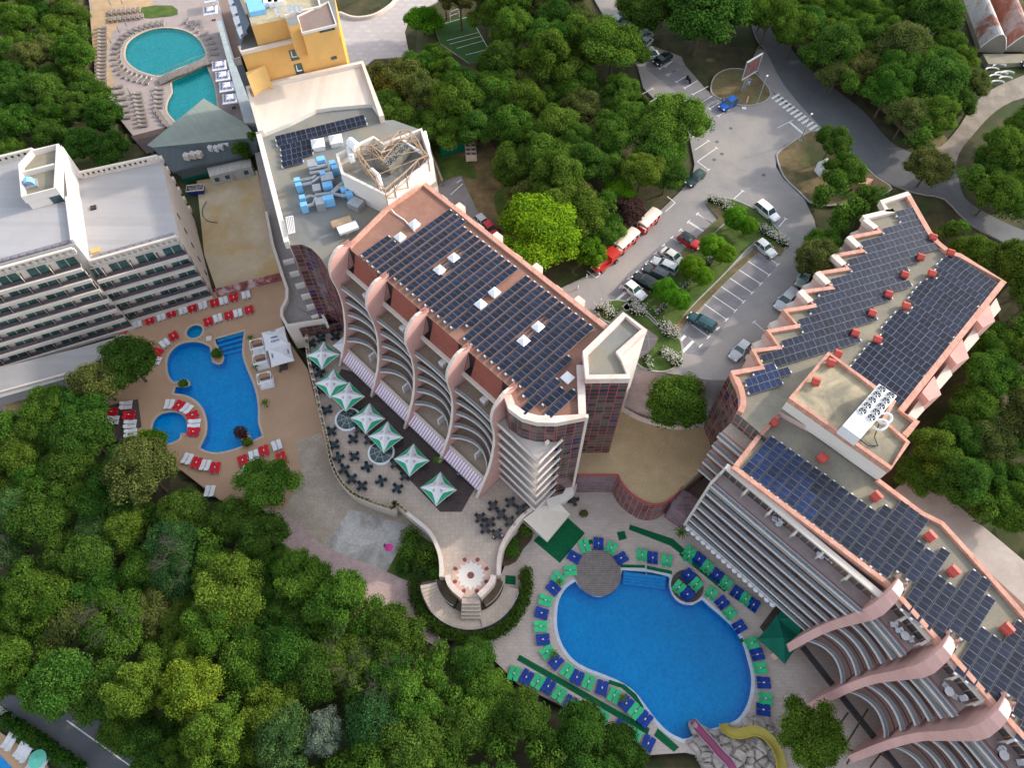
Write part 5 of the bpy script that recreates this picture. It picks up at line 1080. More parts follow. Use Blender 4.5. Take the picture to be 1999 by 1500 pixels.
def bandrow(s0, s1, o, z, bay=4.3, ph=0.0):
    """one storey: cream edge band, smoked railing, floor, glazing, party walls"""
    a, b = s0, s1; mb = MB()
    mb.face([H(a, o, z), H(b, o, z), H(b, o - 1.2, z), H(a, o - 1.2, z)], 0); mb.beam(H(a, o, z + .25), H(b, o, z + .25), .42, .62, 0)
    bd_ = mb.build('balcony', M['band'], wh)
    r = MB(); r.face([H(a, o - .16, z + .25), H(b, o - .16, z + .25), H(b, o - .30, z + .95), H(a, o - .30, z + .95)]); r.build('railing', M['smoke'], bd_)
    g = MB(); g.wall(H(a, o - .72, 0), H(b, o - .72, 0), z, z + 2.6, 0)
    q = a + ph
    while q < b - .5:
        e = min(q + 2.8, b); w_ = MB(); w_.face([H(q, o - .62, z + .1), H(e, o - .62, z + .1), H(e, o - .66, z + 2.35), H(q, o - .66, z + 2.35)], 0); m_ = (q + e) / 2; w_.face([H(m_ - .05, o - .58, z + .1), H(m_ + .05, o - .58, z + .1), H(m_ + .05, o - .62, z + 2.35), H(m_ - .05, o - .62, z + 2.35)], 1)
        w_.build('window', [M['glassg'], M['band']], bd_)
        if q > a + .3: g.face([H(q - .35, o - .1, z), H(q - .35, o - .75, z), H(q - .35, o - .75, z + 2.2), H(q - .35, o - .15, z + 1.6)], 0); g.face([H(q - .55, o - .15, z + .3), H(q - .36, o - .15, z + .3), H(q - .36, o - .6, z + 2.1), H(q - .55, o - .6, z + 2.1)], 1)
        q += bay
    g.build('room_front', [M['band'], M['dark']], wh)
for k in range(5): bandrow(-.4, 14.2 + .25 * k, 1.55, 12.4 - 2.85 * k, ph=.4)
for k in range(7): bandrow(14.6 + (-.1 * k), 48, 2.3 + .1 * k, 16.7 - 2.65 * k, 4.3, ph=(.35 * k) % 2)
mb = MB(); mb.face([H(-.47, 1.6, 1), H(-.47, -19.2, 1), H(-.47, -19.2, 15.6), H(-.47, 1.6, 15.6)]); 
for k in range(6): mb.beam(H(-.7, -19.6 - .12 * k, 15.9 - 2.6 * k), H(1.5, -19.6 - .12 * k, 15.9 - 2.6 * k), 1.0, 1.0)
mb.build('gable_wall', M['cream'], wh)
mb = MB()
for k in range(5): p = H(-.52, -7.5 + 1.2 * k * .9, 13.2 - 2.6 * k); mb.box((p.x, p.y, p.z - .9), (.12, .5, 1.2), math.atan2(dL[1], dL[0]))
mb.build('gable_window', M['glassd'], wh)
mb = MB(); P = [W('d', x, y, 2.4) for x, y in ((-250, 760), (60, 680), (435, 585), (645, 525), (650, 655), (400, 745), (380, 752), (0, 862), (-250, 930))]; mb.prism(P, -1.5, 2.4); o = mb.build('lower_roof', M['roofw'], wh)
mb = MB(); ribbon(mb, [W('d', -250, 905, 2.4), W('d', 0, 838, 2.4), W('d', 375, 735, 2.4)], .35, 2.2, 2.9); mb.build('lower_parapet', M['band'], wh)
# blue fan unit on the stair head
fu = thing('fan_unit', 'light blue curved fan cowl on the white stair head roof', 'ventilator', tuple(H(18.4, -13.2, 21.9)), math.atan2(dL[1], dL[0]))
mb = MB(); mb.box((0, 0, 0), (2.2, 1.8, .5)); mb.build('plinth', M['steel'], fu, world=False)
mb = MB()
for i in range(8): a0, a1 = math.pi * i / 8, math.pi * (i + 1) / 8; mb.face([(math.cos(a0) * .8, -.6, .5 + math.sin(a0) * .9), (math.cos(a1) * .8, -.6, .5 + math.sin(a1) * .9), (math.cos(a1) * .8, .6, .5 + math.sin(a1) * .9), (math.cos(a0) * .8, .6, .5 + math.sin(a0) * .9)])
mb.build('cowl', M['turq'], fu, world=False)

# ---------------- ochre building
ob = thing('apartment_building', 'ochre yellow apartment building with slate panels and white dormer glazing', 'building', tuple(W('m', 900, 500, 8)))
b1 = [W('m', x, y, 32.3) for x, y in ((440, 635), (1200, 455), (1640, 345), (1560, -150), (330, -150), (350, 300))]
mass('body', b1, 6, 32, M['orange'], M['feltg'], ob, {2: M['orangeb']})
mb = MB(); ribbon(mb, [b1[5].lerp(b1[0], .8), b1[0], b1[1]], .5, 31.9, 32.45); mb.build('parapet', M['cream'], ob)
u1 = [W('m', x, y, 36) for x, y in ((560, 292), (975, 203), (1100, 160), (1410, 92), (1370, -60), (440, -120))]
mass('top_floor', u1, 31.5, 35.7, M['orange'], M['feltw'], ob)
mb = MB(); ribbon(mb, [u1[1], u1[2], u1[3], u1[4]], .35, 35.3, 36.3); mb.build('parapet', M['white'], ob)
u2 = [W('m', x, y, 37.2) for x, y in ((975, 195), (1105, 160), (1150, 262), (1020, 295))]; mass('stair_head', u2, 31.5, 36.8, M['orange'], M['feltg'], ob)
u3 = [W('m', x, y, 36.2) for x, y in ((1128, 190), (1505, 15), (1600, 292), (1185, 392))]; mass('penthouse', u3, 31, 36, M['orange'], M['browntile'], ob)
mb = MB(); ribbon(mb, u3, .25, 35.8, 36.2, closed=True); mb.build('eaves', M['white'], ob)
mb = MB()   # slate mansard on the west side
q = [W('m', 545, 285, 35.8), W('m', 430, 540, 32.3), W('m', 265, -60, 32.3), W('m', 400, -60, 35.8)]; mb.face(q); mb.build('mansard', M['slateb'], ob)
for k, c in enumerate([((275, -20), (385, -50), (400, 10), (300, 60)), ((300, 80), (400, 60), (430, 140), (335, 180)), ((338, 212), (440, 172), (470, 250), (370, 312)), ((382, 350), (478, 282), (508, 372), (420, 440))]):
    mb = MB(); P = [W('m', x, y, 33.4 + (.6 if i in (1, 2) else 0)) for i, (x, y) in enumerate(c)]; mb.face(P); mb.face([p - Vector((0, 0, .5)) for p in P]); mb.build('dormer_glazing', M['canvas'], ob)
w1 = [W('m', x, y, 29) for x, y in ((430, 700), (350, 722), (300, 560), (235, 330), (160, 60), (110, -150), (330, -150), (400, 300))]
mass('balcony_tier', w1, 4, 28.4, M['slateb'], M['browntile'], ob, {1: M['slateb'], 2: M['glassd'], 3: M['orange'], 4: M['slateb']})
mb = MB(); ribbon(mb, w1[:6], .3, 27.8, 29.1); mb.build('balcony_edge', M['steel'], ob)
qo = b1[0]; fd = (b1[1] - b1[0]); fn = Vector((fd.y, -fd.x, 0)).normalized(); fn = -fn if fn.y > 0 else fn
def wallquad(pts, off, mat, nm, par):
    mb = MB(); mb.face([onplane('m', x, y, qo + fn * off, fn) for x, y in pts]); return mb.build(nm, mat, par)
for x, y, w_, h_, i in ((1018, 605, 100, 140, 0), (1080, 775, 95, 135, 1), (1485, 515, 65, 55, 2), (1535, 685, 65, 50, 2)):
    p_ = [(x, y + 12), (x + w_, y - 12), (x + w_ + 38 * h_ / 130, y + h_ - 24), (x + 38 * h_ / 130, y + h_)]
    wv = wallquad(p_, .06, M['glassd'], 'window', ob)
    if i < 2:
        mb = MB(); A_ = [onplane('m', a, b, qo + fn * .12, fn) for a, b in ((x + 32, y + 18), (x + 48, y + 90), (x + 105, y + 78))]; mb.tube(A_[0], A_[1], .09, n=4); mb.tube(A_[1], A_[2], .09, n=4); mb.build('frame', M['whitem'], wv)
mb = MB(); P = smooth_loop([W('m', x, y, 29.5) for x, y in ((505, 905), (560, 860), (625, 822), (690, 800), (740, 812))], 3, False)
for i in range(len(P) - 1): mb.wall(P[i] + fn * .5, P[i + 1] + fn * .5, 25, 29.5)
mb.face([(p.x + fn.x * .5, p.y + fn.y * .5, 29.5) for p in P] + [tuple(P[-1] - fn * .5), tuple(P[0] - fn * .5)]); mb.build('curved_wall', mt('ochre_light', (.80, .52, .20), .8, .05, .5), ob)
dg = MB(); A_ = [onplane('m', x, y, u1[0] + fn * .05, fn) for x, y in ((905, 305), (1000, 290), (1030, 405), (950, 420))]; dg.face(A_); dg.build('door', M['glassd'], ob)
dg = MB(); pn = (u3[3] - u3[2]); pn = Vector((pn.y, -pn.x, 0)).normalized(); pn = -pn if pn.y > 0 else pn
dg.face([onplane('m', x, y, u3[2] + pn * .06, pn) for x, y in ((1390, 355), (1575, 310), (1588, 360), (1400, 400))]); dg.build('window', M['glassd'], ob)
for i, (x, y) in enumerate(((895, 145), (1025, 115), (1105, 115), (1150, 118))):
    p = W('m', x, y, 36.6); t = thing('satellite_dish', '%s white satellite dish from the left on the ochre building roof' % ORD[i + 1], 'satellite dish', (p.x, p.y, 35.7), 0, 'satellite dishes on the ochre roof')
    mb = MB(); mb.tube((0, 0, 0), (0, 0, .9), .05); mb.build('mast', M['steel'], t, world=False); mb = MB(); n = 14; 
    rr = [(.0, 0), (.3, .04), (.6, .16)]
    for a, b in zip(rr, rr[1:]):
        for k in range(n):
            c1, c2 = 6.2832 * k / n, 6.2832 * (k + 1) / n; mb.face([(a[0] * math.cos(c1), -.3 - a[1] * .0 - b[1] * 0 - .5 * 0 - a[1], 1.0 + a[0] * math.sin(c1)), (b[0] * math.cos(c1), -.3 - b[1], 1.0 + b[0] * math.sin(c1)), (b[0] * math.cos(c2), -.3 - b[1], 1.0 + b[0] * math.sin(c2)), (a[0] * math.cos(c2), -.3 - a[1], 1.0 + a[0] * math.sin(c2))])
    d_ = mb.build('dish', M['whitem'], t, world=False); d_.rotation_euler = (R(-25), 0, 0)
for k, (x, y) in enumerate(((620, 60), (760, 20), (830, 20), (900, 10))):
    p = W('m', x, y, 36.2); mb = MB(); mb.box((p.x, p.y, 35.7), (2.6 if k == 0 else 1.5, 4.2 if k == 0 else 1.3, .8), R(20)); tag(mb.build('roof_unit', M['turq'] if k == 0 else M['whitem']), '%s on the ochre building roof' % ['long pale blue duct housing', 'first white plant box', 'second white plant box', 'third white plant box'][k], 'roof unit')

# ---------------- east hotel: zigzag block, penthouse, balcony wing
eh = thing('hotel', 'red coped hotel with zigzag parapet, red vents and long balcony wing', 'hotel', tuple(W('f', 900, 500, 7)))
ZR = 23.0; zk = [(815, 118), (925, 203), (690, 250), (792, 350), (570, 390), (680, 488), (448, 525), (558, 636), (318, 668), (420, 776), (188, 815), (290, 932), (60, 972), (150, 1097)]
zz = [W('c', 1213, 1140, ZR), W('c', 1240, 1175, ZR), W('k', 1050, 62, ZR)] + [W('k', x, y, ZR) for x, y in zk] + [W('f', 478, 597, ZR), W('f', 530, 690, ZR), W('f', 362, 718, ZR)]
zc = [W('f', x, y, ZR) for x, y in ((380, 760), (405, 810), (418, 860), (418, 905), (402, 940))]
zr_ = [W('f', 530, 1047, ZR), W('f', 640, 935, ZR), W('f', 1260, 1260, ZR), W('f', 1360, 1110, ZR), W('f', 1345, 1085, ZR), W('f', 1412, 1000, ZR), W('f', 1322, 948, ZR), W('f', 1895, 222, ZR), W('k', 1560, 388, ZR), W('k', 1480, 365, ZR), W('k', 1385, 285, ZR), W('k', 1330, 215, ZR), W('c', 1362, 1092, ZR)]
full = zz + zc + zr_
M['pinkw'] = mt('pinkish_wall', (.60, .42, .38), .8, .08, .5)
ed = {i: M['curt'] for i in range(len(zz) - 1, len(zz) + len(zc) - 1)}
mass('body', full, 4, ZR - .3, M['pinkw'], M['felt'], eh, ed)
coping(full[3:len(zz) + len(zc)], ZR - .3, .75, .55, M['coral'], eh, closed=False)
zpart = full[:17]; mbz = MB()
for i in range(2, 17, 2):   # the white outer legs of the zigzag
    pass
coping([full[-1], full[0], full[1], full[2], full[3]], ZR - .3, .8, .62, M['palecop'], eh, closed=False)
for i in range(3, 17, 2):
    a, b = full[i], full[i + 1]; mb = MB(); d_ = (b - a).normalized(); nn = Vector((d_.y, -d_.x, 0)); c1 = a + Vector((0, 0, .32)) ; 
    mb.beam(a.lerp(b, .02) + Vector((0, 0, .31)) , a.lerp(b, .8) + Vector((0, 0, .31)), .95, .9)
    if i < 13: mb.build('white_coping', M['palecop'], eh)
    # stepped bay windows below each tooth
    g = MB(); ctr = a + (a - full[i - 1]).normalized() * .2
    for f_ in range(3):
        zf = ZR - 2.2 - 2.9 * f_; g.prism([(a.x, a.y), (a.x - 1.3, a.y - .6), (a.x - 1.0, a.y - 1.7), (b.x, b.y)], zf - 1.0, zf)
    g.build('bay', [M['cream']], eh)
    g = MB()
    for f_ in range(3):
        zf = ZR - 3.2 - 2.9 * f_; g.prism([(a.x, a.y), (a.x - 1.15, a.y - .5), (a.x - .9, a.y - 1.5), (b.x, b.y)], zf - 1.9, zf)
    g.build('bay_window', M['curt2'], eh)
rgt = [full[len(full) - 13 + i] for i in range(13)]
coping([W('f', 1345, 1085, ZR), W('f', 1412, 1000, ZR), W('f', 1322, 948, ZR), W('f', 1895, 222, ZR), W('k', 1560, 388, ZR), W('k', 1480, 365, ZR), W('k', 1385, 285, ZR), W('k', 1330, 215, ZR), W('c', 1362, 1092, ZR)], ZR - .3, .8, .55, M['coral'], eh, closed=False)
# balconies on the far side
for k, (x, y) in enumerate(((1800, 360), (1655, 565), (1500, 770))):
    p = [W('f', x - 70, y + 60, 21), W('f', x, y - 30, 21), W('f', x + 38, y + 75, 21), W('f', x - 30, y + 110, 21)]
    mb = MB(); mb.prism(p, 8, 21); mb.build('rear_balcony', M['pinkr'], eh)
for k, (x, y) in enumerate(((1830, 350), (1710, 510), (1560, 715), (1405, 910))):
    p = [W('f', x - 55, y + 55, 19.6), W('f', x + 15, y - 45, 19.6), W('f', x + 40, y + 20, 19.6), W('f', x - 30, y + 100, 19.6)]
    mb = MB(); mb.prism(p, 8, 19.6); mb.build('rear_balcony', M['cream'], eh)
# penthouse
PZ = 25.6; ph = [W('f', x, y, PZ) for x, y in ((910, 606), (1178, 800), (1285, 880), (1225, 985), (1363, 1110), (1258, 1262), (690, 862))]
mass('penthouse', ph, 22, PZ - .5, M['white'], M['feltw'], eh); coping(ph, PZ - .5, .55, .5, M['coral'], eh)
# wing
WZ = 22.0; e1 = Vector((28.05, 35.97, 0)); dA = (.69, -.7238); nA = (-.7238, -.69); GA = fr(e1, dA, nA)
K = Vector((43.86, 21.16, 0)); dB = (.5300, -.8480); nB = (-.8480, -.5300); GB = fr(K, dB, nB)
wf = [Vector((28.05, 35.97, WZ)), Vector((43.86, 21.16, WZ)), GB(34, 0, WZ)]
wbk = [W('f', 1180, 1312, WZ), W('f', 1430, 1500, WZ), W('i', 1545, 130, WZ), W('i', 1700, 300, WZ), W('i', 1999, 640, WZ), W('i', 2300, 1000, WZ)]
wp = wf + wbk[::-1] + [W('f', 640, 935, WZ), W('f', 530, 1050, WZ)]
mass('wing', wp, -.5, WZ - .3, M['pinkw'], M['felt'], eh)
coping(wf, WZ - .3, .6, .5, M['coral'], eh, closed=False); coping(wbk[::-1], WZ - .3, .6, .5, M['coral'], eh, closed=False); coping([W('f', 640, 935, WZ), W('f', 530, 1050, WZ), Vector((28.05, 35.97, WZ))], WZ - .3, .6, .5, M['coral'], eh, closed=False)
def wingbay(G, s0, s1, zs, parent, curved, of=1.9, first=True, base=0):
    """storeys between two fins: glazing, slabs, pale rails; the top storey is a roof terrace"""
    mb = MB(); mb.wall(G(s0, .15, 0), G(s1, .15, 0), base, 21.4); mb.build('glazing', M['hall'], parent)
    mb = MB(); mb.face([G(s0, .1, zs[0] - 1.02), G(s0, of, zs[0] - 1.02), G(s1, of, zs[0] - 1.02), G(s1, .1, zs[0] - 1.02)]); mb.beam(G(s0, .5, 21.7), G(s1, .5, 21.7), .8, .35)
    n = max(1, round((s1 - s0) / 3.9))
    for i in range(n + 1): q = s0 + (s1 - s0) * i / n; mb.beam(G(q, .3, 21.6), G(q, 1.25, 20.2), .3, .35); mb.beam(G(q, 1.1, 20.4), G(q, 1.1, 17.6), .2, .2)
    mb.build('terrace_frame', M['band'], parent)
    for k, z in enumerate(zs):
        o_, sg = (of, 0) if not curved else (max(of, finout(z * 1.12 + 1.0) - .6), curved[k])
        b = balc(G, s0, s1, o_, sg, z, parent, .1, M['tilew'] if k else mt('terrace_pink%d' % int(s0 * 10), (.46, .38, .36), .85, .08, 1), M['band'])
        if k and not curved:
            w_ = MB(); m_ = int((s1 - s0) / 3.7)
            for i in range(1, m_ + 1): q = s0 + (s1 - s0) * i / m_; w_.face([G(q, .2, z - 1), G(q, o_ - .15, z - 1), G(q, o_ - .15, z + .5), G(q, .2, z + .5)])
            w_.build('party_wall', M['railg'], b)
ZS = [18.6, 16.0, 13.4, 10.8, 8.2, 5.6, 3.6]
wingbay(GA, -.6, 21.8, ZS, eh, None, 2.6)
for s0 in (0, 7.45, 14.9, 22.35): wingbay(GB, s0 + .7, s0 + 6.9, ZS[:6], eh, [.1, .25, .5, .8, 1.1, 1.5], 3.0)
FW = [(-1.2, 21.5), (-.9, 22.6), (-.2, 23.1), (.9, 23.1), (2.0, 22.6), (3.0, 21.5), (3.6, 20.0), (3.8, 18.2), (4.0, 16), (4.1, 14), (4.3, 11.5), (4.9, 9), (5.8, 6.5), (7.1, 3.5), (9.0, -.2)]
FWI = [(5.2, -.1), (4.4, 4.0), (1.5, 4.0), (-1.2, 4.0)]
FWB = [.5, .7, .9, 1.1, 1.3, 1.45, 1.4, 1.2, 1.0, .8, .55, .35, .2, .1, 0]; FWW = [1, 1, 1, 1.05, 1.15, 1.3, 1.3, 1.2, 1.05, 1, .95, .9, .9, .9, .8]
for s0 in (.0, 7.4, 14.85, 22.25): fin(GB, s0, 1.15, 'fin', eh, FW, FWI, bend=FWB, wid=FWW, ncap=3)
mb = MB()
for s0 in (.8, 8.2, 15.7): mb.beam(GB(s0 + .2, 5.6, 3.4), GB(s0 + 5.9, 5.6, 3.4), .7, .5)
mb.build('brise_soleil', M['dark'], eh)
# end wall and the set-back strip of balconies beside the round glass
mb = MB(); a, b = GA(-.7, 2.75, 0), GA(-.7, -.5, 0); ribbon(mb, [a, b], .35, 3, 19.4); mb.build('end_wall', M['band'], eh)
sA = W('f', 402, 942, ZR); dS = (W('f', 530, 1047, ZR) - sA); Ls = Vector((dS.x, dS.y, 0)).length; dS = (dS.x / Ls, dS.y / Ls); nS = (dS[1], -dS[0]) if dS[1] < 0 else (-dS[1], dS[0]); nS = (-abs(nS[0]), -abs(nS[1])); GS = fr(sA, dS, nS)
for k, z in enumerate((20.0, 17.2, 14.4, 11.6, 8.9)): balc(GS, 0, Ls + 1.2, 3.0, 0, z, eh, -.2, M['tilew'] if k else M['terr'], M['band'])
mb = MB(); mb.wall(GS(0, .1, 0), GS(Ls + 1.2, .1, 0), 7, 22.6); mb.build('glazing', M['hall'], eh)
# scalloped white awnings at the foot
sc2 = MB()
for i in range(17):
    q = -.4 + i * .95; c = GA(q + .47, 2.7, 3.2)
    for j in range(6): a0, a1 = math.pi * j / 6, math.pi * (j + 1) / 6; sc2.face([tuple(GA(q + .47, 2.65, 3.3)), tuple(GA(q + .47 - .46 * math.cos(a0), 2.65 + .5 * math.sin(a0), 3.1)), tuple(GA(q + .47 - .46 * math.cos(a1), 2.65 + .5 * math.sin(a1), 3.1))])
tag(sc2.build('scalloped_awning', M['canvas']), 'long scalloped white awning under the lowest balcony row', 'awning')
# ================================================================ ROOF EQUIPMENT
for P_, z_ in ((gp, 5), (roofM, 3), (axp, 2), (full, 5), (wp, 0), (lt, 0)): addpad(P_, z_)
M['cell'] = mt('solar_cells', (.008, .012, .028), .3, .25, .8, rgb2=(.016, .022, .044), spec=.3, rnd=.35, fine=.1)
M['cellb'] = mt('solar_cells_blue', (.008, .018, .065), .3, .25, .8, rgb2=(.014, .03, .09), spec=.3, rnd=.3, fine=.1)
M['alu'] = mt('aluminium_frame', (.23, .25, .30), .45, .1, 3, metal=.2)
def panel_mesh(L_, w_, cell):
    mb = MB(); mb.box((0, 0, 0), (L_ - .01, w_ - .01, .04)); f = .03; h = L_ / 2
    for a, b in ((-h + f, -.015), (.015, h - f)): mb.face([(a, -w_ / 2 + f, .045), (b, -w_ / 2 + f, .045), (b, w_ / 2 - f, .045), (a, w_ / 2 - f, .045)], 1)
    o = mb.build('panel', [M['alu'], cell], None); me = o.data; bpy.data.objects.remove(o); return me
PM = {k: panel_mesh(1.62, 1.12, M[k]) for k in ('cell', 'cellb')}
VENTS = []
def array(poly, z, rd, pitch, label, group, tilt=7, cell='cell', L_=1.64, w_=1.0, skips=(), flip=1, where='', gapw=.9, bluef=None, slit=()):
    """rows of modules on shared rails: each row is one thing, each module a part of it"""
    rd = Vector((rd[0], rd[1], 0)).normalized(); nd = Vector((-rd.y, rd.x, 0)) * flip; P = [(p.x, p.y) for p in poly]
    ns = [p.x * nd.x + p.y * nd.y for p in poly]; n0, n1 = min(ns), max(ns); rows = []; q = n0 + pitch * .5
    while q < n1:
        us = []
        for i in range(len(P)):
            a = P[i - 1]; b = P[i]; na, nb = a[0] * nd.x + a[1] * nd.y, b[0] * nd.x + b[1] * nd.y
            if (na > q) != (nb > q): f = (q - na) / (nb - na); us.append((a[0] + (b[0] - a[0]) * f) * rd.x + (a[1] + (b[1] - a[1]) * f) * rd.y)
        us.sort(); cells = []
        for a, b in zip(us[::2], us[1::2]):
            n = int(round((b - a) / L_ + .3))
            for i in range(n):
                c = a + (i + .5) * L_ + (b - a - n * L_) / 2; p = rd * c + nd * q
                if any((p.x - s.x) ** 2 + (p.y - s.y) ** 2 < (gapw if not isinstance(s, tuple) else 0) ** 2 for s in skips): continue
                if any((p.x - s.x) ** 2 + (p.y - s.y) ** 2 < .36 for s in slit): continue
                cells.append(c)
        if cells: rows.append((q, cells))
        q += pitch
    rz = math.atan2(rd.y, rd.x)
    for i, (q, cells) in enumerate(rows):
        c0 = cells[0]; o = rd * c0 + nd * q
        t = thing('solar_panel_row', label % ORD[min(i + 1, 36)], 'solar panels', (o.x, o.y, z), rz, group)
        for c in cells:
            cl = cell
            if bluef and bluef(rd * c + nd * q): cl = 'cellb'
            m = bpy.data.objects.new('panel', PM[cl]); col.objects.link(m); m.parent = t; m.location = (c - c0, 0, .42 + random.uniform(-.01, .01)); m.rotation_euler = (R(tilt) * flip, 0, 0)
        mb = MB()
        for sy in (-.32, .32): mb.beam((-L_ / 2 - .12, sy, .36 + sy * math.sin(R(tilt)) * flip), (cells[-1] - c0 + L_ / 2 + .12, sy, .36 + sy * math.sin(R(tilt)) * flip), .06, .06)
        mb.build('rail', M['alu'], t, world=False)
        for c in (cells[0] - L_ / 2, cells[-1] + L_ / 2):
            mb = MB(); mb.box((c - c0, -.25 * flip, .05), (.3, .3, .34)); mb.build('ballast_block', M['whitem'], t, world=False)
SK = [W('e', x, y, 27.8) for x, y in ((815, 72), (735, 140), (1042, 265), (965, 332), (1287, 458), (1205, 537), (1452, 742))] + [W('b', x, y, 27.8) for x, y in ((452, 1240), (372, 1312))]
for i, p in enumerate(SK):
    t = thing('skylight', ['white pyramid skylight, %s pair on the rust roof, %s one' % (a, b) for a, b in (('second', 'right'), ('second', 'left'), ('third', 'right'), ('third', 'left'), ('fourth', 'right'), ('fourth', 'left'))][i] if i < 6 else ['white pyramid skylight alone near the lift tower', 'white pyramid skylight, top pair on the rust roof, right one', 'white pyramid skylight, top pair on the rust roof, left one'][i - 6], 'skylight', (p.x, p.y, 27), math.atan2(dM[1], dM[0]))
    mb = MB(); mb.box((0, 0, 0), (1.15, 1.15, .5)); mb.build('base', M['whitem'], t, world=False)
    mb = MB(); c = [(-.68, -.68, .5), (.68, -.68, .5), (.68, .68, .5), (-.68, .68, .5)]
    for k in range(4): mb.face([c[k], c[(k + 1) % 4], (0, 0, .98)])
    mb.face(c[::-1]); mb.build('pyramid', M['whitem'], t, world=False)
mid = [W('b', 172, 1412, 27.4), W('b', 290, 1318, 27.4), W('b', 360, 1385, 27.4), W('b', 615, 1165, 27.4)] + [W('e', x, y, 27.4) for x, y in ((1110, 92), (1600, 478), (1455, 620), (1490, 655), (1368, 770), (1505, 862), (1390, 978), (1318, 905), (1240, 962), (1180, 890), (1238, 833), (312, 52))]
slit = [W('e', 850 + i * 23, 480 - i * 21.5, 27.4) for i in range(15)]
array(mid, 27, (nM[0], nM[1]), 1.28, '%s row of solar panels on the rust roof, counted from the lift tower end', 'solar rows on the rust roof', cell='cell', skips=SK, slit=slit, flip=1, gapw=1.05, bluef=lambda p: (p - W('e', 1380, 700, 27)).length < 3.4)
zigA = [W('k', x, y, ZR) for x, y in ((1058, 38), (1165, 8), (1290, 195), (1405, 358), (1300, 388), (1225, 335), (1213, 400), (1255, 465), (1125, 498), (1098, 555), (1155, 622), (1010, 658), (985, 700), (1012, 728), (880, 768), (868, 830), (892, 898), (752, 938), (735, 990), (772, 1068), (560, 1115), (205, 1212), (75, 1232), (22, 1152), (218, 1090), (192, 1040), (368, 970), (312, 866), (482, 800), (430, 706), (606, 640), (576, 600), (760, 540), (692, 436), (866, 372), (806, 286), (984, 242), (950, 186), (1110, 128))]
zd = W('k', 752, 938, ZR) - W('k', 370, 1050, ZR)
array(zigA, ZR - .3, (zd.x, zd.y), 1.22, '%s row of solar panels by the zigzag parapet, counted from the penthouse side', 'solar rows by the zigzag parapet', skips=[], flip=1)
zs_ = [W('f', x, y, ZR) for x, y in ((440, 748), (545, 700), (600, 690), (665, 690), (690, 722), (622, 755), (640, 798), (482, 838))]
array(zs_, ZR - .3, (zd.x, zd.y), 1.18, '%s of the short solar rows by the round red glazing', 'short solar rows by the round glazing', bluef=lambda p: True)
bigA = [W('f', x, y, ZR) for x, y in ((1535, 108), (1610, 75), (1842, 228), (1312, 915), (1290, 880), (1045, 692), (1105, 612), (1142, 562), (1205, 560), (1245, 500), (1215, 470), (1305, 375), (1360, 385), (1390, 330), (1370, 300), (1450, 202), (1500, 215), (1530, 170))]
bd2 = W('f', 1842, 228, ZR) - W('f', 1610, 75, ZR)
array(bigA, ZR - .3, (bd2.x, bd2.y), 1.22, '%s row of the big solar field above the pink balconies, counted from the chiller', 'solar rows of the big field', flip=1)
wA = [W('f', 430, 1250, WZ), W('f', 572, 1088, WZ), W('f', 640, 1130, WZ), W('i', 1120, 50, WZ), W('i', 1180, 92, WZ), W('i', 1310, 5, WZ), W('i', 1478, 130, WZ), W('i', 1400, 240, WZ), W('i', 1510, 332, WZ), W('i', 1550, 288, WZ), W('i', 1600, 318, WZ), W('i', 1512, 440, WZ), W('i', 1640, 532, WZ), W('i', 1720, 412, WZ), W('i', 1832, 485, WZ), W('i', 1790, 552, WZ), W('i', 1852, 602, WZ), W('i', 1770, 752, WZ), W('i', 1900, 832, WZ), W('i', 1980, 695, WZ), W('i', 2300, 960, WZ),
      W('i', 2200, 1560, WZ), W('i', 1912, 1290, WZ), W('i', 1998, 1130, WZ), W('i', 1922, 1082, WZ), W('i', 1862, 1152, WZ), W('i', 1638, 952, WZ), W('i', 1712, 800, WZ), W('i', 1602, 732, WZ), W('i', 1562, 788, WZ), W('i', 1328, 612, WZ), W('i', 1400, 470, WZ), W('i', 1300, 395, WZ), W('i', 1247, 455, WZ), W('i', 974, 234, WZ)]
c1 = W('p', 1110, 0, WZ) - W('p', 820, 330, WZ)
array(wA, WZ - .3, (c1.x, c1.y), 1.27, '%s row of solar panels on the long wing roof, counted from its upper end', 'solar rows on the wing roof', flip=-1, bluef=lambda p: p.x < 37)
anA = [W('l', x, y, 25) for x, y in ((268, 622), (940, 458), (966, 542), (525, 652), (522, 768), (432, 785), (438, 842), (335, 868))]
c2 = W('l', 940, 458, 25) - W('l', 268, 622, 25)
array(anA, 24.9, (c2.x, c2.y), 1.25, '%s row of black solar panels on the annex roof, counted from below', 'solar rows on the annex roof')
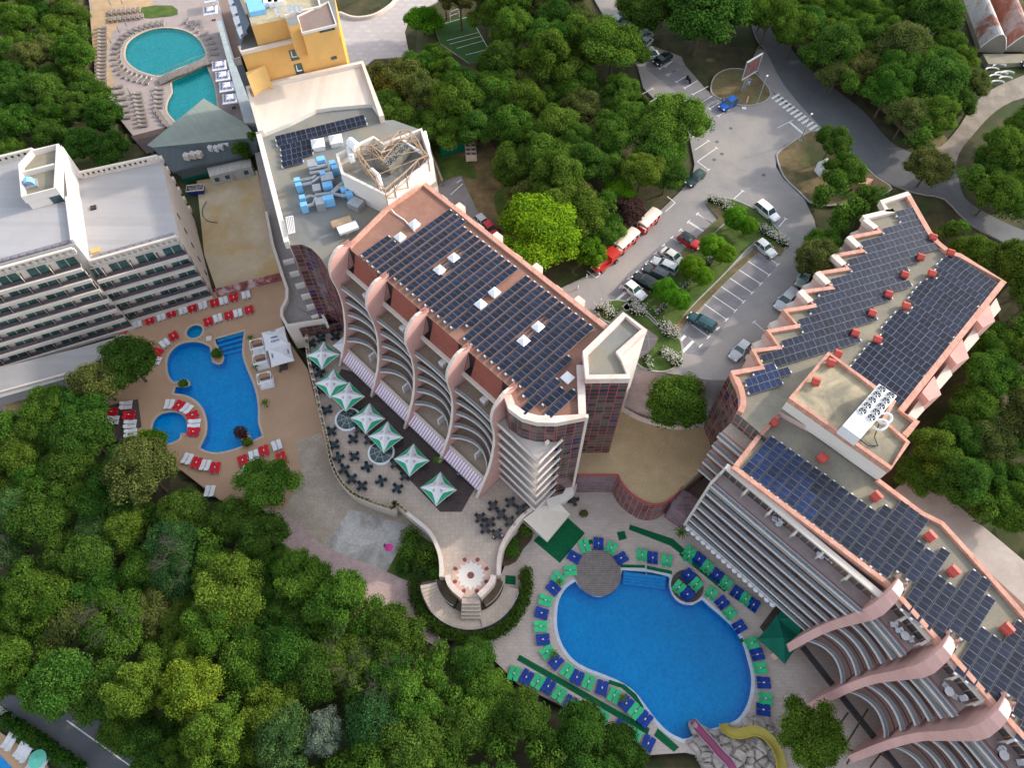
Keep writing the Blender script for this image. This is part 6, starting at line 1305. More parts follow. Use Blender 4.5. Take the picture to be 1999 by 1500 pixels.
# red vent cowls
vm = None
VL = [('k', 1355, 240), ('k', 1490, 360), ('k', 1260, 395), ('k', 1345, 520), ('k', 1135, 530), ('k', 1012, 680), ('k', 1145, 770), ('k', 885, 825), ('k', 755, 980), ('k', 925, 1030), ('k', 620, 1140), ('k', 568, 1210), ('k', 450, 1355), ('f', 610, 995), ('f', 880, 1195), ('f', 1180, 1410), ('i', 1480, 205), ('i', 1610, 400), ('i', 1910, 722)]
VLAB = ['red vent cowl on the coral parapet near the treetops', 'red vent cowl at the bend of the coral parapet', 'topmost red vent cowl of the row beside the zigzag solar rows', 'upper red vent cowl on the edge of the big solar field', 'second red vent cowl of the row beside the zigzag solar rows', 'third red vent cowl of the row beside the zigzag solar rows', 'middle red vent cowl on the edge of the big solar field', 'fourth red vent cowl of the row beside the zigzag solar rows', 'fifth red vent cowl of the row beside the zigzag solar rows', 'lowest red vent cowl on the edge of the big solar field', 'red vent cowl just outside the penthouse corner', 'red vent cowl astride the penthouse corner coping', 'red vent cowl inside the penthouse roof', 'red vent cowl on the coral coping below the round glazing', 'red vent cowl on bare grey felt below the white penthouse wall', 'red vent cowl between the wing solar rows and concrete roof, topmost', 'red vent cowl between wing solar rows and concrete roof, second', 'red vent cowl between wing solar rows and concrete roof, third', 'red vent cowl between wing solar rows and concrete roof, lowest']
for i, (t_, x, y) in enumerate(VL):
    zz_ = (PZ - .5 if i in (11, 12) else (WZ - .3 if i > 12 else ZR - .3)); p = W(t_, x, y, zz_ + .9); s = .88 if i < 14 else 1.0
    t = thing('vent_cowl', VLAB[i], 'vent', (p.x, p.y, zz_), math.atan2(dB[1], dB[0]) + (.6 if i < 13 else 0), 'red vent cowls on the coral coped roofs'); t.scale = (s, s, s)
    mb = MB(); mb.box((0, 0, 0), (.8, .6, .5)); mb.build('shaft', M['feltg'], t, world=False)
    mb = MB(); a, b = .55, .6
    mb.face([(-a, -b, .45), (a, -b, .45), (a, -b, 1.0), (-a, -b, 1.0)]); mb.face([(a, b, .45), (-a, b, .45), (-a, b, 1.0), (a, b, 1.0)])
    mb.face([(-a, -b, 1.0), (a, -b, 1.0), (a, 0, 1.32), (-a, 0, 1.32)]); mb.face([(a, b, 1.0), (-a, b, 1.0), (-a, 0, 1.32), (a, 0, 1.32)])
    for sx in (-a, a): mb.face([(sx, -b, .45), (sx, b, .45), (sx, b, 1.0), (sx, 0, 1.32), (sx, -b, 1.0)])
    mb.face([(-a, -b, .45), (-a, b, .45), (a, b, .45), (a, -b, .45)]); mb.build('cowl', M['redp'], t, world=False)
# chillers
def chiller(name, label, o, rz, L_, w_, h, nx, ny, cowl, z, body=None, fan_r=.5, frac=1.0):
    t = thing(name, label, 'chiller', (o.x, o.y, z), rz); mb = MB(); mb.box((0, 0, .3), (L_, w_, h)); 
    for sx in (-.4, .4):
        for sy in (-.4, .4): mb.box((sx * L_, sy * w_, 0), (.2, .2, .3))
    mb.build('casing', body or M['whitem'], t, world=False); x0 = L_ / 2 - L_ * frac
    for i in range(nx):
        for j in range(ny):
            fx = x0 + L_ * frac * (i + .5) / nx; fy = -w_ / 2 + w_ * (j + .5) / ny
            f = MB(); r_ = fan_r; n = 18
            for k in range(n):
                a, b = 6.2832 * k / n, 6.2832 * (k + 1) / n
                f.face([(fx + r_ * math.cos(a), fy + r_ * math.sin(a), h + .3), (fx + r_ * math.cos(b), fy + r_ * math.sin(b), h + .3), (fx + r_ * 1.04 * math.cos(b), fy + r_ * 1.04 * math.sin(b), h + .48), (fx + r_ * 1.04 * math.cos(a), fy + r_ * 1.04 * math.sin(a), h + .48)], 0)
            f.face([(fx + r_ * .98 * math.cos(6.2832 * k / n), fy + r_ * .98 * math.sin(6.2832 * k / n), h + .34) for k in range(n)], 1)
            for k in range(5): a = 6.2832 * k / 5; f.face([(fx, fy, h + .4), (fx + r_ * .85 * math.cos(a), fy + r_ * .85 * math.sin(a), h + .4), (fx + r_ * .85 * math.cos(a + .45), fy + r_ * .85 * math.sin(a + .45), h + .37)], 2)
            f.build('fan', [cowl, M['dark'], M['steel']], t, world=False)
    return t
a = W('f', 1245, 815, PZ + 2.2); b = W('f', 1050, 1040, PZ + 2.2); v_ = (a - b); ctr = (a + b) / 2
ch = chiller('chiller', 'large white chiller with nine round fans on the penthouse roof', ctr, math.atan2(v_.y, v_.x), v_.length + .4, 2.5, 2.0, 5, 2, M['whitem'], PZ - .5, fan_r=.47, frac=.66)
mb = MB(); mb.path([W('f', 1190, 1010, PZ + .6), W('f', 1165, 1080, PZ), W('f', 1185, 1130, PZ - .3), W('f', 1130, 1130, PZ - .3), W('f', 1085, 1095, PZ - .3)], .07); tag(mb.build('cable', M['blk']), 'black hose looping from the white chiller', 'hose')
for k, (x0, y0) in enumerate(((1200, 950), (1175, 985))):
    mb = MB(); mb.path(smooth_loop([W('f', x0, y0, PZ + .9), W('f', x0 + 50, y0 + 5, PZ + 1.1), W('f', x0 + 60, y0 + 35, PZ + .9), W('f', x0 + 20, y0 + 60, PZ + .6), W('f', x0 - 15, y0 + 40, PZ + .2)], 4, False), .17, 8); tag(mb.build('pipe', M['whitem']), '%s white bent pipe beside the large chiller' % ('upper', 'lower')[k], 'pipe')
a = W('l', 1270, 690, 29); b = W('l', 1110, 830, 29); v_ = a - b; p = W('l', 1200, 745, 29)
chiller('chiller', 'dark rusty chiller with eight fans inside the white roof enclosure', p, math.atan2(v_.y, v_.x) + .05, 5.4, 2.7, 1.3, 4, 2, M['steel'], 27.2, body=M['felt'], fan_r=.5)
p = W('b', 768, 840, 14); chiller('chiller', 'small cream chiller with six dark fans in the yard', p, R(95), 3.3, 2.0, 1.2, 3, 2, M['cream'], 12.7, body=M['cream'], fan_r=.42)
# rusty lattice around the enclosure
lt_ = MB(); rg = random.Random(3)
pts = [W('l', x, y, 30.8) for x, y in ((1180, 640), (1250, 560), (1330, 560), (1400, 640), (1440, 720), (1480, 760), (1400, 800), (1300, 900), (1200, 980), (1130, 1040), (1050, 920), (960, 800), (900, 720), (930, 690), (1020, 680), (1100, 740))]
for i in range(len(pts)):
    a, b = pts[i], pts[(i + 1) % len(pts)]; lt_.tube(a, b, .09, n=4); lt_.tube(a - Vector((0, 0, 1.6)), b - Vector((0, 0, 1.6)), .08, n=4); lt_.tube(a, a - Vector((0, 0, 3.2)), .09, n=4); lt_.tube(a, b - Vector((0, 0, 1.6)), .07, n=4); lt_.tube(b - Vector((0, 0, 1.6)), a - Vector((0, 0, 3.0)), .07, n=4)
for i in range(0, 8): lt_.tube(pts[i], pts[-i - 1] + Vector((0, 0, -.2)), .06, n=4)
tag(lt_.build('steel_lattice', M['rustm']), 'rusty steel lattice frame over the white roof enclosure', 'steel frame')
for k, (q, r_) in enumerate((([(845, 650, 30), (905, 700, 30)], .75), ([(840, 700, 29), (855, 780, 29), (875, 825, 28.5)], .45), ([(1020, 880, 29), (1075, 930, 29), (1090, 985, 29), (1105, 1045, 28.6)], .38), ([(1455, 575, 28), (1478, 680, 28), (1490, 770, 28)], .3), ([(1240, 620, 28.5), (1340, 690, 28.5), (1440, 750, 28.5)], .25))):
    mb = MB(); mb.path([W('l', *p) for p in q], r_, 9); tag(mb.build('duct', M['whitem']), 'white duct in the roof enclosure, ' + ['thickest, at its left corner', 'bent one below the thickest', 'long one beside the dark chiller', 'upright one at the right wall', 'thin one across the top'][k], 'duct')
# blue ended ventilation plant on the annex roof
def ducts(items, lab):
    t = thing('ventilation_unit', lab, 'ventilation unit', tuple(W('l', items[0][1][0][0], items[0][1][0][1], 24.9)))
    for kind, q, r_ in items:
        mb = MB()
        if kind == 'pipe': mb.path([W('l', x, y, 25.9) for x, y in q], r_, 8); mb.build('duct', M['steel'], t)
        elif kind == 'box': p = W('l', *q[0], 26.2); mb.box((p.x, p.y, 24.9), (r_[0], r_[1], 1.5), R(16)); mb.build('housing', M['steel'], t)
        else: p = W('l', *q[0], 26.2); mb.box((p.x, p.y, 25.0), (r_[0], r_[1], 1.55), R(16)); mb.build('blue_end', M['turq'], t)
ducts([('box', [(540, 830)], (1.5, 1.6)), ('pipe', [(515, 875), (665, 842)], .32), ('pipe', [(520, 910), (690, 885)], .28), ('cap', [(612, 800)], (1.25, 1.0)), ('cap', [(705, 830)], (.95, .8)), ('cap', [(725, 868)], (.95, .8))], 'upper grey duct unit with three light blue ends on annex roof')
ducts([('pipe', [(440, 970), (530, 955), (570, 930)], .25), ('pipe', [(455, 1005), (540, 985), (600, 940)], .25), ('cap', [(418, 970)], (.9, .75)), ('cap', [(430, 1010)], (.9, .75)), ('box', [(660, 940)], (1.9, 1.7)), ('box', [(575, 1030)], (1.2, 1.4)), ('cap', [(665, 1010)], (1.5, 1.1)), ('cap', [(625, 915)], (.8, .7))], 'middle grey duct unit with light blue ends on annex roof')
ducts([('pipe', [(565, 1090), (690, 1075), (790, 990)], .34), ('pipe', [(690, 1080), (760, 1030), (815, 1010)], .26), ('cap', [(805, 960)], (.95, .8)), ('cap', [(828, 1000)], (.95, .8)), ('cap', [(798, 1048)], (.95, .8)), ('cap', [(842, 1080)], (1.0, .85)), ('pipe', [(700, 1075), (770, 1090), (830, 1085)], .28)], 'crossing grey ducts with four light blue ends on annex roof')
ducts([('pipe', [(570, 1100), (520, 1095), (480, 1110)], .25), ('pipe', [(570, 1110), (550, 1160), (500, 1175)], .25), ('cap', [(460, 1112)], (.85, .8)), ('cap', [(472, 1172)], (1.0, .85)), ('box', [(600, 1140)], (1.3, 1.5)), ('cap', [(672, 1118)], (1.6, 1.0))], 'lowest grey duct unit with three light blue ends on annex roof')
for x, y, s, lab in ((583, 655, 1.9, 'left white square roof cowl on the annex'), (728, 622, 1.9, 'right white square roof cowl on the annex')):
    p = W('l', x, y, 26); mb = MB(); mb.box((p.x, p.y, 24.9), (s, s, .9), R(15)); h = s / 2 + .1; ca, sa = math.cos(R(15)), math.sin(R(15)); cc = [(p.x + a * ca - b * sa, p.y + a * sa + b * ca, 25.8) for a, b in ((-h, -h), (h, -h), (h, h), (-h, h))]
    for k in range(4): mb.face([cc[k], cc[(k + 1) % 4], (p.x, p.y, 26.4)])
    tag(mb.build('roof_cowl', M['whitem']), lab, 'roof cowl')
p = W('l', 892, 1145, 26); mb = MB(); mb.box((p.x, p.y, 24.9), (2.0, 1.7, 1.2), R(-30)); tag(mb.build('roof_unit', M['steel']), 'pale grey square plant box near the rust roof', 'roof unit')
mb = MB(); mb.beam(W('l', 750, 1375, 26.3), W('l', 905, 1320, 26.3), 1.5, .4); tag(mb.build('roof_unit', M['whitem']), 'long bright white box on the annex roof', 'roof unit')
mb = MB(); mb.beam(W('l', 695, 1325, 26), W('l', 855, 1275, 26), 1.3, .4); tag(mb.build('timber_stack', M['sand']), 'stack of yellowish boards behind the long white box', 'timber')
mb = MB()
for k in range(5): mb.beam(W('l', 325 + 14 * k, 1268 - 3 * k, 26.2), W('l', 350 + 12 * k, 1400 - 2 * k, 26.2), .12, .12)
mb.beam(W('l', 322, 1268, 26.25), W('l', 382, 1255, 26.25), .15, .1); mb.beam(W('l', 345, 1402, 26.25), W('l', 400, 1385, 26.25), .15, .1)
tag(mb.build('roof_rack', M['railw']), 'white slatted rack by the annex parapet above the round glazing', 'rack')
mb = MB(); mb.path([W('l', 1185, 1205, 27.3), W('l', 1215, 1240, 27.15), W('l', 1290, 1290, 27.15), W('l', 1375, 1385, 27.15)], .09); tag(mb.build('pipe', M['whitem']), 'thin white pipe across the bare end of the rust roof', 'pipe')

# ================================================================ VEHICLES
def paint(name, rgb, rough=.25): return mt(name, rgb, rough, .04, 1, spec=.6, fine=.02, metal=.15)
PC = {'white': paint('white_paint', (.72, .73, .74)), 'silver': paint('silver_paint', (.46, .48, .50)), 'dark': paint('dark_grey_paint', (.05, .06, .065)), 'black': paint('black_paint', (.012, .016, .018)), 'red': paint('red_car_paint', (.50, .01, .015)),
      'teal': paint('teal_paint', (.02, .075, .09)), 'blue': paint('blue_paint', (.0, .09, .42)), 'green': paint('dark_green_paint', (.03, .065, .055)), 'gold': paint('champagne_paint', (.55, .54, .48)), 'mint': paint('pale_green_paint', (.33, .42, .40))}
M['tyre'] = mt('tyre', (.02, .02, .02), .9, .1, 3); M['rim'] = mt('rim', (.4, .4, .42), .35, .1, 3, metal=.6); M['lamp'] = mt('headlight', (.75, .76, .72), .15, .05, 3); M['tail'] = mt('tail_light', (.35, .01, .01), .3, .05, 3)
def car_meshes(kind):
    """hull and cabin lofted from stations; x forward, metres"""
    if kind == 'hatch': L_, Wd, H, st, cb = 4.1, 1.78, 1.5, [(-2.05, .55, .78, .70), (-1.95, .35, .95, .84), (-1.3, .25, .98, .89), (0, .22, .95, .89), (1.1, .25, .90, .88), (1.75, .32, .80, .80), (2.05, .45, .62, .62)], [(-1.95, -1.55, 1.0), (.55, .0, 1.0)]
    elif kind == 'wagon': L_, Wd, H, st, cb = 4.7, 1.82, 1.5, [(-2.35, .5, .85, .72), (-2.25, .32, .98, .86), (-1.4, .24, 1.0, .91), (0, .22, .97, .91), (1.2, .25, .92, .89), (2.0, .32, .80, .80), (2.35, .45, .62, .60)], [(-2.25, -1.85, 1.0), (1.0, .35, 1.0)]
    elif kind == 'suv': L_, Wd, H, st, cb = 4.8, 1.9, 1.75, [(-2.4, .55, .95, .78), (-2.3, .38, 1.1, .90), (-1.4, .3, 1.12, .95), (0, .28, 1.08, .95), (1.2, .3, 1.03, .93), (2.1, .38, .92, .84), (2.4, .5, .7, .66)], [(-2.3, -2.0, 1.0), (1.15, .5, 1.0)]
    elif kind == 'van': L_, Wd, H, st, cb = 5.0, 1.95, 2.1, [(-2.5, .5, 1.1, .88), (-2.45, .35, 1.15, .95), (0, .3, 1.15, .97), (1.6, .3, 1.1, .95), (2.2, .38, .98, .86), (2.5, .5, .75, .72)], [(-2.45, -2.35, 1.0), (1.9, 1.2, 1.0)]
    else: L_, Wd, H, st, cb = 4.5, 1.78, 1.45, [(-2.25, .5, .82, .70), (-2.1, .32, .95, .84), (-1.3, .24, .96, .89), (0, .22, .93, .89), (1.1, .25, .90, .88), (1.9, .32, .78, .79), (2.25, .45, .60, .60)], [(-1.7, -1.05, 1.0), (.95, .3, 1.0)]
    hull = MB(); S_ = []
    for x, zb, zt, hw in st: S_.append([(x, -hw * .96, zb), (x, -hw, zb + (zt - zb) * .45), (x, -hw * .93, zt - .04), (x, -hw * .6, zt + .015), (x, 0, zt + .03), (x, hw * .6, zt + .015), (x, hw * .93, zt - .04), (x, hw, zb + (zt - zb) * .45), (x, hw * .96, zb)])
    for a, b in zip(S_, S_[1:]):
        for i in range(8): hull.face([a[i], a[i + 1], b[i + 1], b[i]][::-1])
        hull.face([a[8], a[0], b[0], b[8]])
    hull.face(S_[0]); hull.face(S_[-1][::-1])
    (xb, xrb, _), (xf, xrf, _) = cb; zt = st[2][2] - .02; hw = Wd / 2 * .92; rw = Wd / 2 * .72; gl = MB(); roof = MB()
    B = [(xb, -hw, zt), (xf, -hw * .97, zt - .05), (xf, hw * .97, zt - .05), (xb, hw, zt)]; Tp = [(xrb, -rw, H), (xrf, -rw, H - .02), (xrf, rw, H - .02), (xrb, rw, H)]
    for i in range(4): j = (i + 1) % 4; gl.face([B[i], B[j], Tp[j], Tp[i]])
    m0, m1 = (xrb + xrf) / 2, (xrb + xrf) / 2
    rr = [(xrb - .03, -rw - .02, H - .01), (m0, -rw - .02, H + .03), (xrf + .03, -rw - .02, H - .03), (xrf + .03, rw + .02, H - .03), (m0, rw + .02, H + .03), (xrb - .03, rw + .02, H - .01)]
    c0_, c1_, c2_ = (xrb - .03, 0, H + .03), (m0, 0, H + .07), (xrf + .03, 0, H + .01)
    roof.face([rr[0], rr[1], c1_, c0_]); roof.face([rr[1], rr[2], c2_, c1_]); roof.face([c2_, rr[3], rr[4], c1_]); roof.face([c1_, rr[4], rr[5], c0_])
    for s_ in (-1, 1):   # pillars
        for xa, xc in ((xb, xrb), (xf, xrf), ((xb + xf) / 2, (xrb + xrf) / 2)): roof.beam((xa, s_ * (hw + .01), zt), (xc, s_ * (rw + .02), H), .09, .03)
    wx = L_ * .31; wr = .33 if kind not in ('suv', 'van') else .37
    return dict(hull=hull, gl=gl, roof=roof, wx=wx, wr=wr, hw=Wd / 2, L=L_, ft=st[-2], bk=st[1])
CM = {k: car_meshes(k) for k in ('hatch', 'wagon', 'suv', 'van', 'sedan')}
def car(kind, t, rear, front, z, colr, label, roofc=None, name='parked_car', cat='car', group=None, sc=None):
    a = W(t, *rear, z + .8); b = W(t, *front, z + .8); v = b - a; c = (a + b) / 2; d = CM[kind]
    th = thing(name, label, cat, (c.x, c.y, z + .01), math.atan2(v.y, v.x), group); s = sc or max(.98, min(1.14, v.length / d['L'])); th.scale = (s, s, s)
    d['hull'].build('body', PC[colr], th, world=False, smooth=False); d['gl'].build('windows', M['glassd'], th, world=False); d['roof'].build('roof', PC[roofc or colr], th, world=False)
    for sx in (-1, 1):
        for sy in (-1, 1):
            w_ = MB(); y = sy * (d['hw'] - .08); w_.tube((sx * d['wx'], y - .11, d['wr']), (sx * d['wx'], y + .11, d['wr']), d['wr'], n=16); wo = w_.build('wheel', M['tyre'], th, world=False)
            r_ = MB(); r_.tube((sx * d['wx'], y + sy * .1, d['wr']), (sx * d['wx'], y + sy * .125, d['wr']), d['wr'] * .62, n=10); r_.build('rim', M['rim'], wo, world=False)
    for sy in (-1, 1):
        l_ = MB(); x, zb, zt, hw = d['ft']; l_.box((x + .18, sy * hw * .72, zt - .2), (.2, .34, .14)); l_.build('headlight', M['lamp'], th, world=False)
        l_ = MB(); x, zb, zt, hw = d['bk']; l_.box((x - .05, sy * hw * .78, zt - .25), (.14, .24, .22)); l_.build('tail_light', M['tail'], th, world=False)
        l_ = MB(); l_.box((d['L'] * .17, sy * (d['hw'] + .06), .92), (.12, .2, .13)); l_.build('mirror', PC[colr], th, world=False)
    return th
car('hatch', 'q', (765, 830), (985, 1000), ZP, 'white', 'white hatchback at the end of the row beside the striped bay')
car('suv', 'q', (1130, 885), (890, 740), ZP, 'black', 'black estate car next to the white hatchback')
car('wagon', 'q', (1255, 760), (1010, 635), ZP, 'dark', 'dark grey car between the black estate and silver car')
car('wagon', 'q', (1350, 660), (1125, 550), ZP, 'silver', 'silver car with dark windows next to the dark grey car')
car('sedan', 'q', (1225, 430), (1450, 575), ZP, 'gold', 'pale champagne saloon nearest the red car')
car('hatch', 'q', (1450, 255), (1640, 365), ZP, 'red', 'small red car with a black roof', 'black')
car('wagon', 'q', (1840, 1375), (1540, 1215), ZP, 'teal', 'long dark teal estate alone in the right hand bays')
car('suv', 'c', (515, 1135), (620, 1220), ZP, 'white', 'white people carrier parked along the top of the planted island')
car('hatch', 'c', (520, 1350), (600, 1415), ZP, 'silver', 'silver hatchback in the first bay right of the island')
car('hatch', 'c', (390, 550), (312, 600), ZP, 'blue', 'bright blue hatchback with an open door by the dry grass island')
car('sedan', 'c', (210, 950), (125, 1025), ZP, 'green', 'dark green saloon alone by the wood edge')
car('sedan', 'f', (805, 145), (750, 225), ZP, 'mint', 'grey-green saloon half under the dark tree')
car('wagon', 'f', (725, 258), (625, 365), ZP, 'silver', 'silver estate close to the zigzag hotel wall')
car('hatch', 'f', (455, 550), (375, 640), ZP, 'silver', 'silver city car with black bonnet by the zigzag corner')
car('sedan', 'r', (490, 130), (345, 205), ZP, 'mint', 'pale green saloon at the top of the lane')
car('sedan', 'r', (500, 220), (420, 295), ZP, 'black', 'black saloon below the pale green one in the lane')
car('hatch', 'r', (620, 310), (520, 360), ZP, 'dark', 'dark hatchback under the trees in the lane')
car('sedan', 'r', (720, 400), (590, 440), ZP, 'mint', 'faded green saloon under branches in the lane')
car('sedan', 'r', (730, 470), (620, 570), ZP, 'white', 'white saloon behind the white van')
car('van', 'r', (620, 690), (800, 650), ZP, 'white', 'white van with side windows in the lane', name='parked_van', cat='van')
car('sedan', 'r', (960, 670), (840, 740), ZP, 'black', 'black saloon beside the huge round tree')
car('sedan', 'r', (800, 1330), (960, 1250), ZP, 'dark', 'dark car mostly under the tree by the clipped hedge')
car('hatch', 'b', (820, 1220), (860, 1260), 12.7, 'silver', 'silver hatchback behind the rust roofed hotel')
car('hatch', 'b', (860, 1255), (900, 1300), 12.7, 'red', 'dark red hatchback behind the rust roofed hotel')
# open door of the blue car
o = [x for x in col.objects if x.get('label', '').startswith('bright blue')][0]; mb = MB(); mb.box((.2, -1.35, .45), (.9, .06, .75), R(50)); mb.build('door', PC['blue'], o, world=False)
# scooter
p = W('r', 1215, 965, ZP + .5); t = thing('motor_scooter', 'black scooter parked between bay lines under the huge tree', 'scooter', (p.x, p.y, ZP + .01), R(110)); mb = MB(); mb.box((-.1, 0, .35), (1.1, .35, .35)); mb.box((.55, 0, .3), (.12, .4, .75)); mb.build('body', PC['black'], t, world=False)
mb = MB(); mb.box((-.2, 0, .7), (.7, .28, .14)); mb.build('seat', M['blk'], t, world=False)
for x in (-.65, .7): mb = MB(); mb.tube((x, -.07, .27), (x, .07, .27), .27, n=12); mb.build('wheel', M['tyre'], t, world=False)
mb = MB(); mb.tube((.55, -.35, 1.08), (.55, .35, 1.08), .03); mb.build('handlebar', M['steel'], t, world=False)
# tourist train
M['trred'] = paint('train_red', (.55, .03, .02), .4); M['roofcr'] = mt('train_roof', (.74, .66, .56), .7, .05, 1, rgb2=(.78, .62, .5))
a = W('q', 640, 470, ZP + 1.5); b = W('q', 430, 650, ZP + .8); v = b - a; rz = math.atan2(v.y, v.x)
c = W('q', 520, 560, ZP + 1.0); t = thing('train_engine', 'red tourist train engine with rounded cab and cream trim', 'train engine', (c.x, c.y, ZP), rz)
mb = MB(); mb.box((-1.2, 0, 1.0), (1.7, 1.7, 1.1)); mb.box((-1.2, 0, 2.1), (2.0, 1.95, .16)); mb.build('cab', M['trred'], t, world=False)
mb = MB(); mb.tube((-.4, 0, 1.15), (1.8, 0, 1.1), .52, .46, 14); mb.box((.6, 0, .45), (3.6, 1.5, .35)); mb.build('bonnet', M['trred'], t, world=False)
mb = MB(); mb.tube((1.8, 0, 1.1), (1.95, 0, 1.1), .42, n=14); mb.box((2.25, 0, .35), (.25, 1.9, .25)); mb.build('front_trim', M['whitem'], t, world=False)
mb = MB(); mb.tube((1.2, 0, 1.5), (1.2, 0, 2.1), .12, .18, 8); mb.build('chimney', M['blk'], t, world=False)
for x in (-1.5, 1.5):
    for y in (-.85, .85): mb = MB(); mb.tube((x, y - .12, .4), (x, y + .12, .4), .4, n=14); w_ = mb.build('wheel', M['tyre'], t, world=False); mb = MB(); s_ = 1 if y > 0 else -1; mb.tube((x, y + s_ * .12, .4), (x, y + s_ * .15, .4), .24, n=10); mb.build('rim', M['rim'], w_, world=False)
for y in (-.8, .8): mb = MB(); mb.box((1.3, y, .75), (1.1, .4, .12)); mb.build('mudguard', M['trred'], t, world=False)
q4 = [[(612, 338), (838, 132), (938, 205), (722, 410)], [(912, 60), (1100, -105), (1195, -40), (1010, 160)]]
for k, qd in enumerate(q4):
    P = [W('q', x, y, ZP + 2.4) for x, y in qd]; c = sum(P, Vector()) / 4; d_ = ((P[1] + P[2]) - (P[0] + P[3])) / 2; L_ = d_.length; w_ = ((P[3] - P[0]).length + (P[2] - P[1]).length) / 2; rz = math.atan2(d_.y, d_.x)
    t = thing('train_carriage', ['cream roofed red carriage coupled behind the train engine', 'cream roofed red carriage at the tail of the tourist train'][k], 'train carriage', (c.x, c.y, ZP), rz)
    mb = MB(); n = 8
    for i in range(n):
        y0, y1 = -w_ / 2 + w_ * i / n, -w_ / 2 + w_ * (i + 1) / n; h0, h1 = 2.35 + .18 * math.cos(math.pi * (y0 / w_)), 2.35 + .18 * math.cos(math.pi * (y1 / w_)); mb.face([(-L_ / 2, y0, h0), (L_ / 2, y0, h0), (L_ / 2, y1, h1), (-L_ / 2, y1, h1)])
    mb.box((0, 0, 2.2), (L_, w_, .14)); mb.build('roof', M['roofcr'], t, world=False)
    mb = MB(); mb.box((0, 0, .45), (L_ * 1.02, w_ * .8, .2)); 
    for s_ in (-1, 1): mb.box((0, s_ * w_ * .4, .6), (L_, .08, .5)); mb.box((s_ * L_ * .5, 0, .6), (.08, w_ * .8, .9))
    mb.build('body', M['trred'], t, world=False)
    for i in range(5):
        for s_ in (-1, 1): mb = MB(); mb.box((-L_ / 2 + L_ * i / 4, s_ * w_ * .42, 1.0), (.08, .08, 1.25)); mb.build('post', M['railw'], t, world=False)
    for i in range(4): mb = MB(); mb.box((-L_ / 2 + L_ * (i + .5) / 4, 0, .62), (.5, w_ * .7, .4)); mb.build('bench', M['railw'], t, world=False)
    for x in (-L_ * .33, L_ * .33):
        for y in (-w_ * .38, w_ * .38): mb = MB(); mb.tube((x, y - .1, .32), (x, y + .1, .32), .32, n=12); mb.build('wheel', M['tyre'], t, world=False)
# ================================================================ POOLSIDE AND TERRACE FURNITURE
LC = {'green': mt('lounger_green', (.04, .52, .22), .6, .08, 3, rnd=.08), 'blue': mt('lounger_blue', (.005, .045, .30), .6, .1, 3, rnd=.08), 'red': mt('lounger_red', (.58, .006, .02), .6, .1, 3, rnd=.08), 'white': mt('lounger_white', (.74, .74, .76), .6, .05, 3, rnd=.04), 'grey': mt('lounger_taupe', (.225, .19, .17), .8, .1, 3, rnd=.15)}
def lounger_meshes(c, L_=1.95, w_=.70):
    f = MB()
    for s in (-1, 1): f.beam((-L_ / 2, s * w_ * .46, .28), (L_ / 2, s * w_ * .46, .28), .05, .06)
    for x in (-L_ * .4, L_ * .4):
        for s in (-1, 1): f.box((x, s * w_ * .42, 0), (.06, .06, .26))
    fm = f.build('frame', M['whitem'] if c != 'blue' else LC['blue']); a = fm.data; bpy.data.objects.remove(fm)
    m = MB(); prof = [(-L_ / 2, .62, .7), (-L_ * .42, .55, .97), (-L_ * .20, .36, 1.03), (-L_ * .02, .34, .96), (L_ * .1, .34, .95), (L_ * .3, .36, 1.03), (L_ * .45, .36, 1.0), (L_ / 2, .34, .75)]
    for (x0, z0, k0), (x1, z1, k1) in zip(prof, prof[1:]):
        y0, y1 = w_ / 2 * k0, w_ / 2 * k1; m.face([(x0, -y0, z0), (x1, -y1, z1), (x1, y1, z1), (x0, y0, z0)]); m.face([(x0, y0, z0 - .08), (x1, y1, z1 - .08), (x1, -y1, z1 - .08), (x0, -y0, z0 - .08)])
        for s in (-1, 1): m.face([(x0, s * y0, z0 - .08), (x1, s * y1, z1 - .08), (x1, s * y1, z1), (x0, s * y0, z0)])
    for x, z, k in (prof[0], prof[-1]): m.face([(x, -w_ / 2 * k, z - .08), (x, w_ / 2 * k, z - .08), (x, w_ / 2 * k, z), (x, -w_ / 2 * k, z)])
    mm = m.build('mattress', LC[c]); b = mm.data; bpy.data.objects.remove(mm); return a, b
LM = {c: lounger_meshes(c) for c in LC}
def lounger(x, y, z, rz, c, label, group, s=1.0):
    t = thing('sun_lounger', label, 'sun lounger', (x, y, z), rz, group); t.scale = (s, s, s)
    for nm, me in zip(('frame', 'mattress'), LM[c]): o = bpy.data.objects.new(nm, me); col.objects.link(o); o.parent = t
    return t
tbm = MB(); tbm.box((0, 0, .38), (.26, .16, .03)); tbo = tbm.build('table_top', M['whitem']); TT = tbo.data; bpy.data.objects.remove(tbo)
tbm = MB(); tbm.box((0, 0, 0), (.05, .05, .38)); tbo = tbm.build('leg', M['whitem']); TL = tbo.data; bpy.data.objects.remove(tbo)
CN = {'g': 'green', 'b': 'blue', 'r': 'red', 'w': 'white'}
def imgdir(t, x, y, z, ang):
    """plan bearing of something drawn at ang degrees (anticlockwise) on the survey sheet"""
    a = W(t, x, y, z); s = T[t][2]; b = W(t, x + 10 * s * math.cos(R(ang)) / 2, y - 10 * s * math.sin(R(ang)) / 2, z); return math.atan2(b.y - a.y, b.x - a.x)
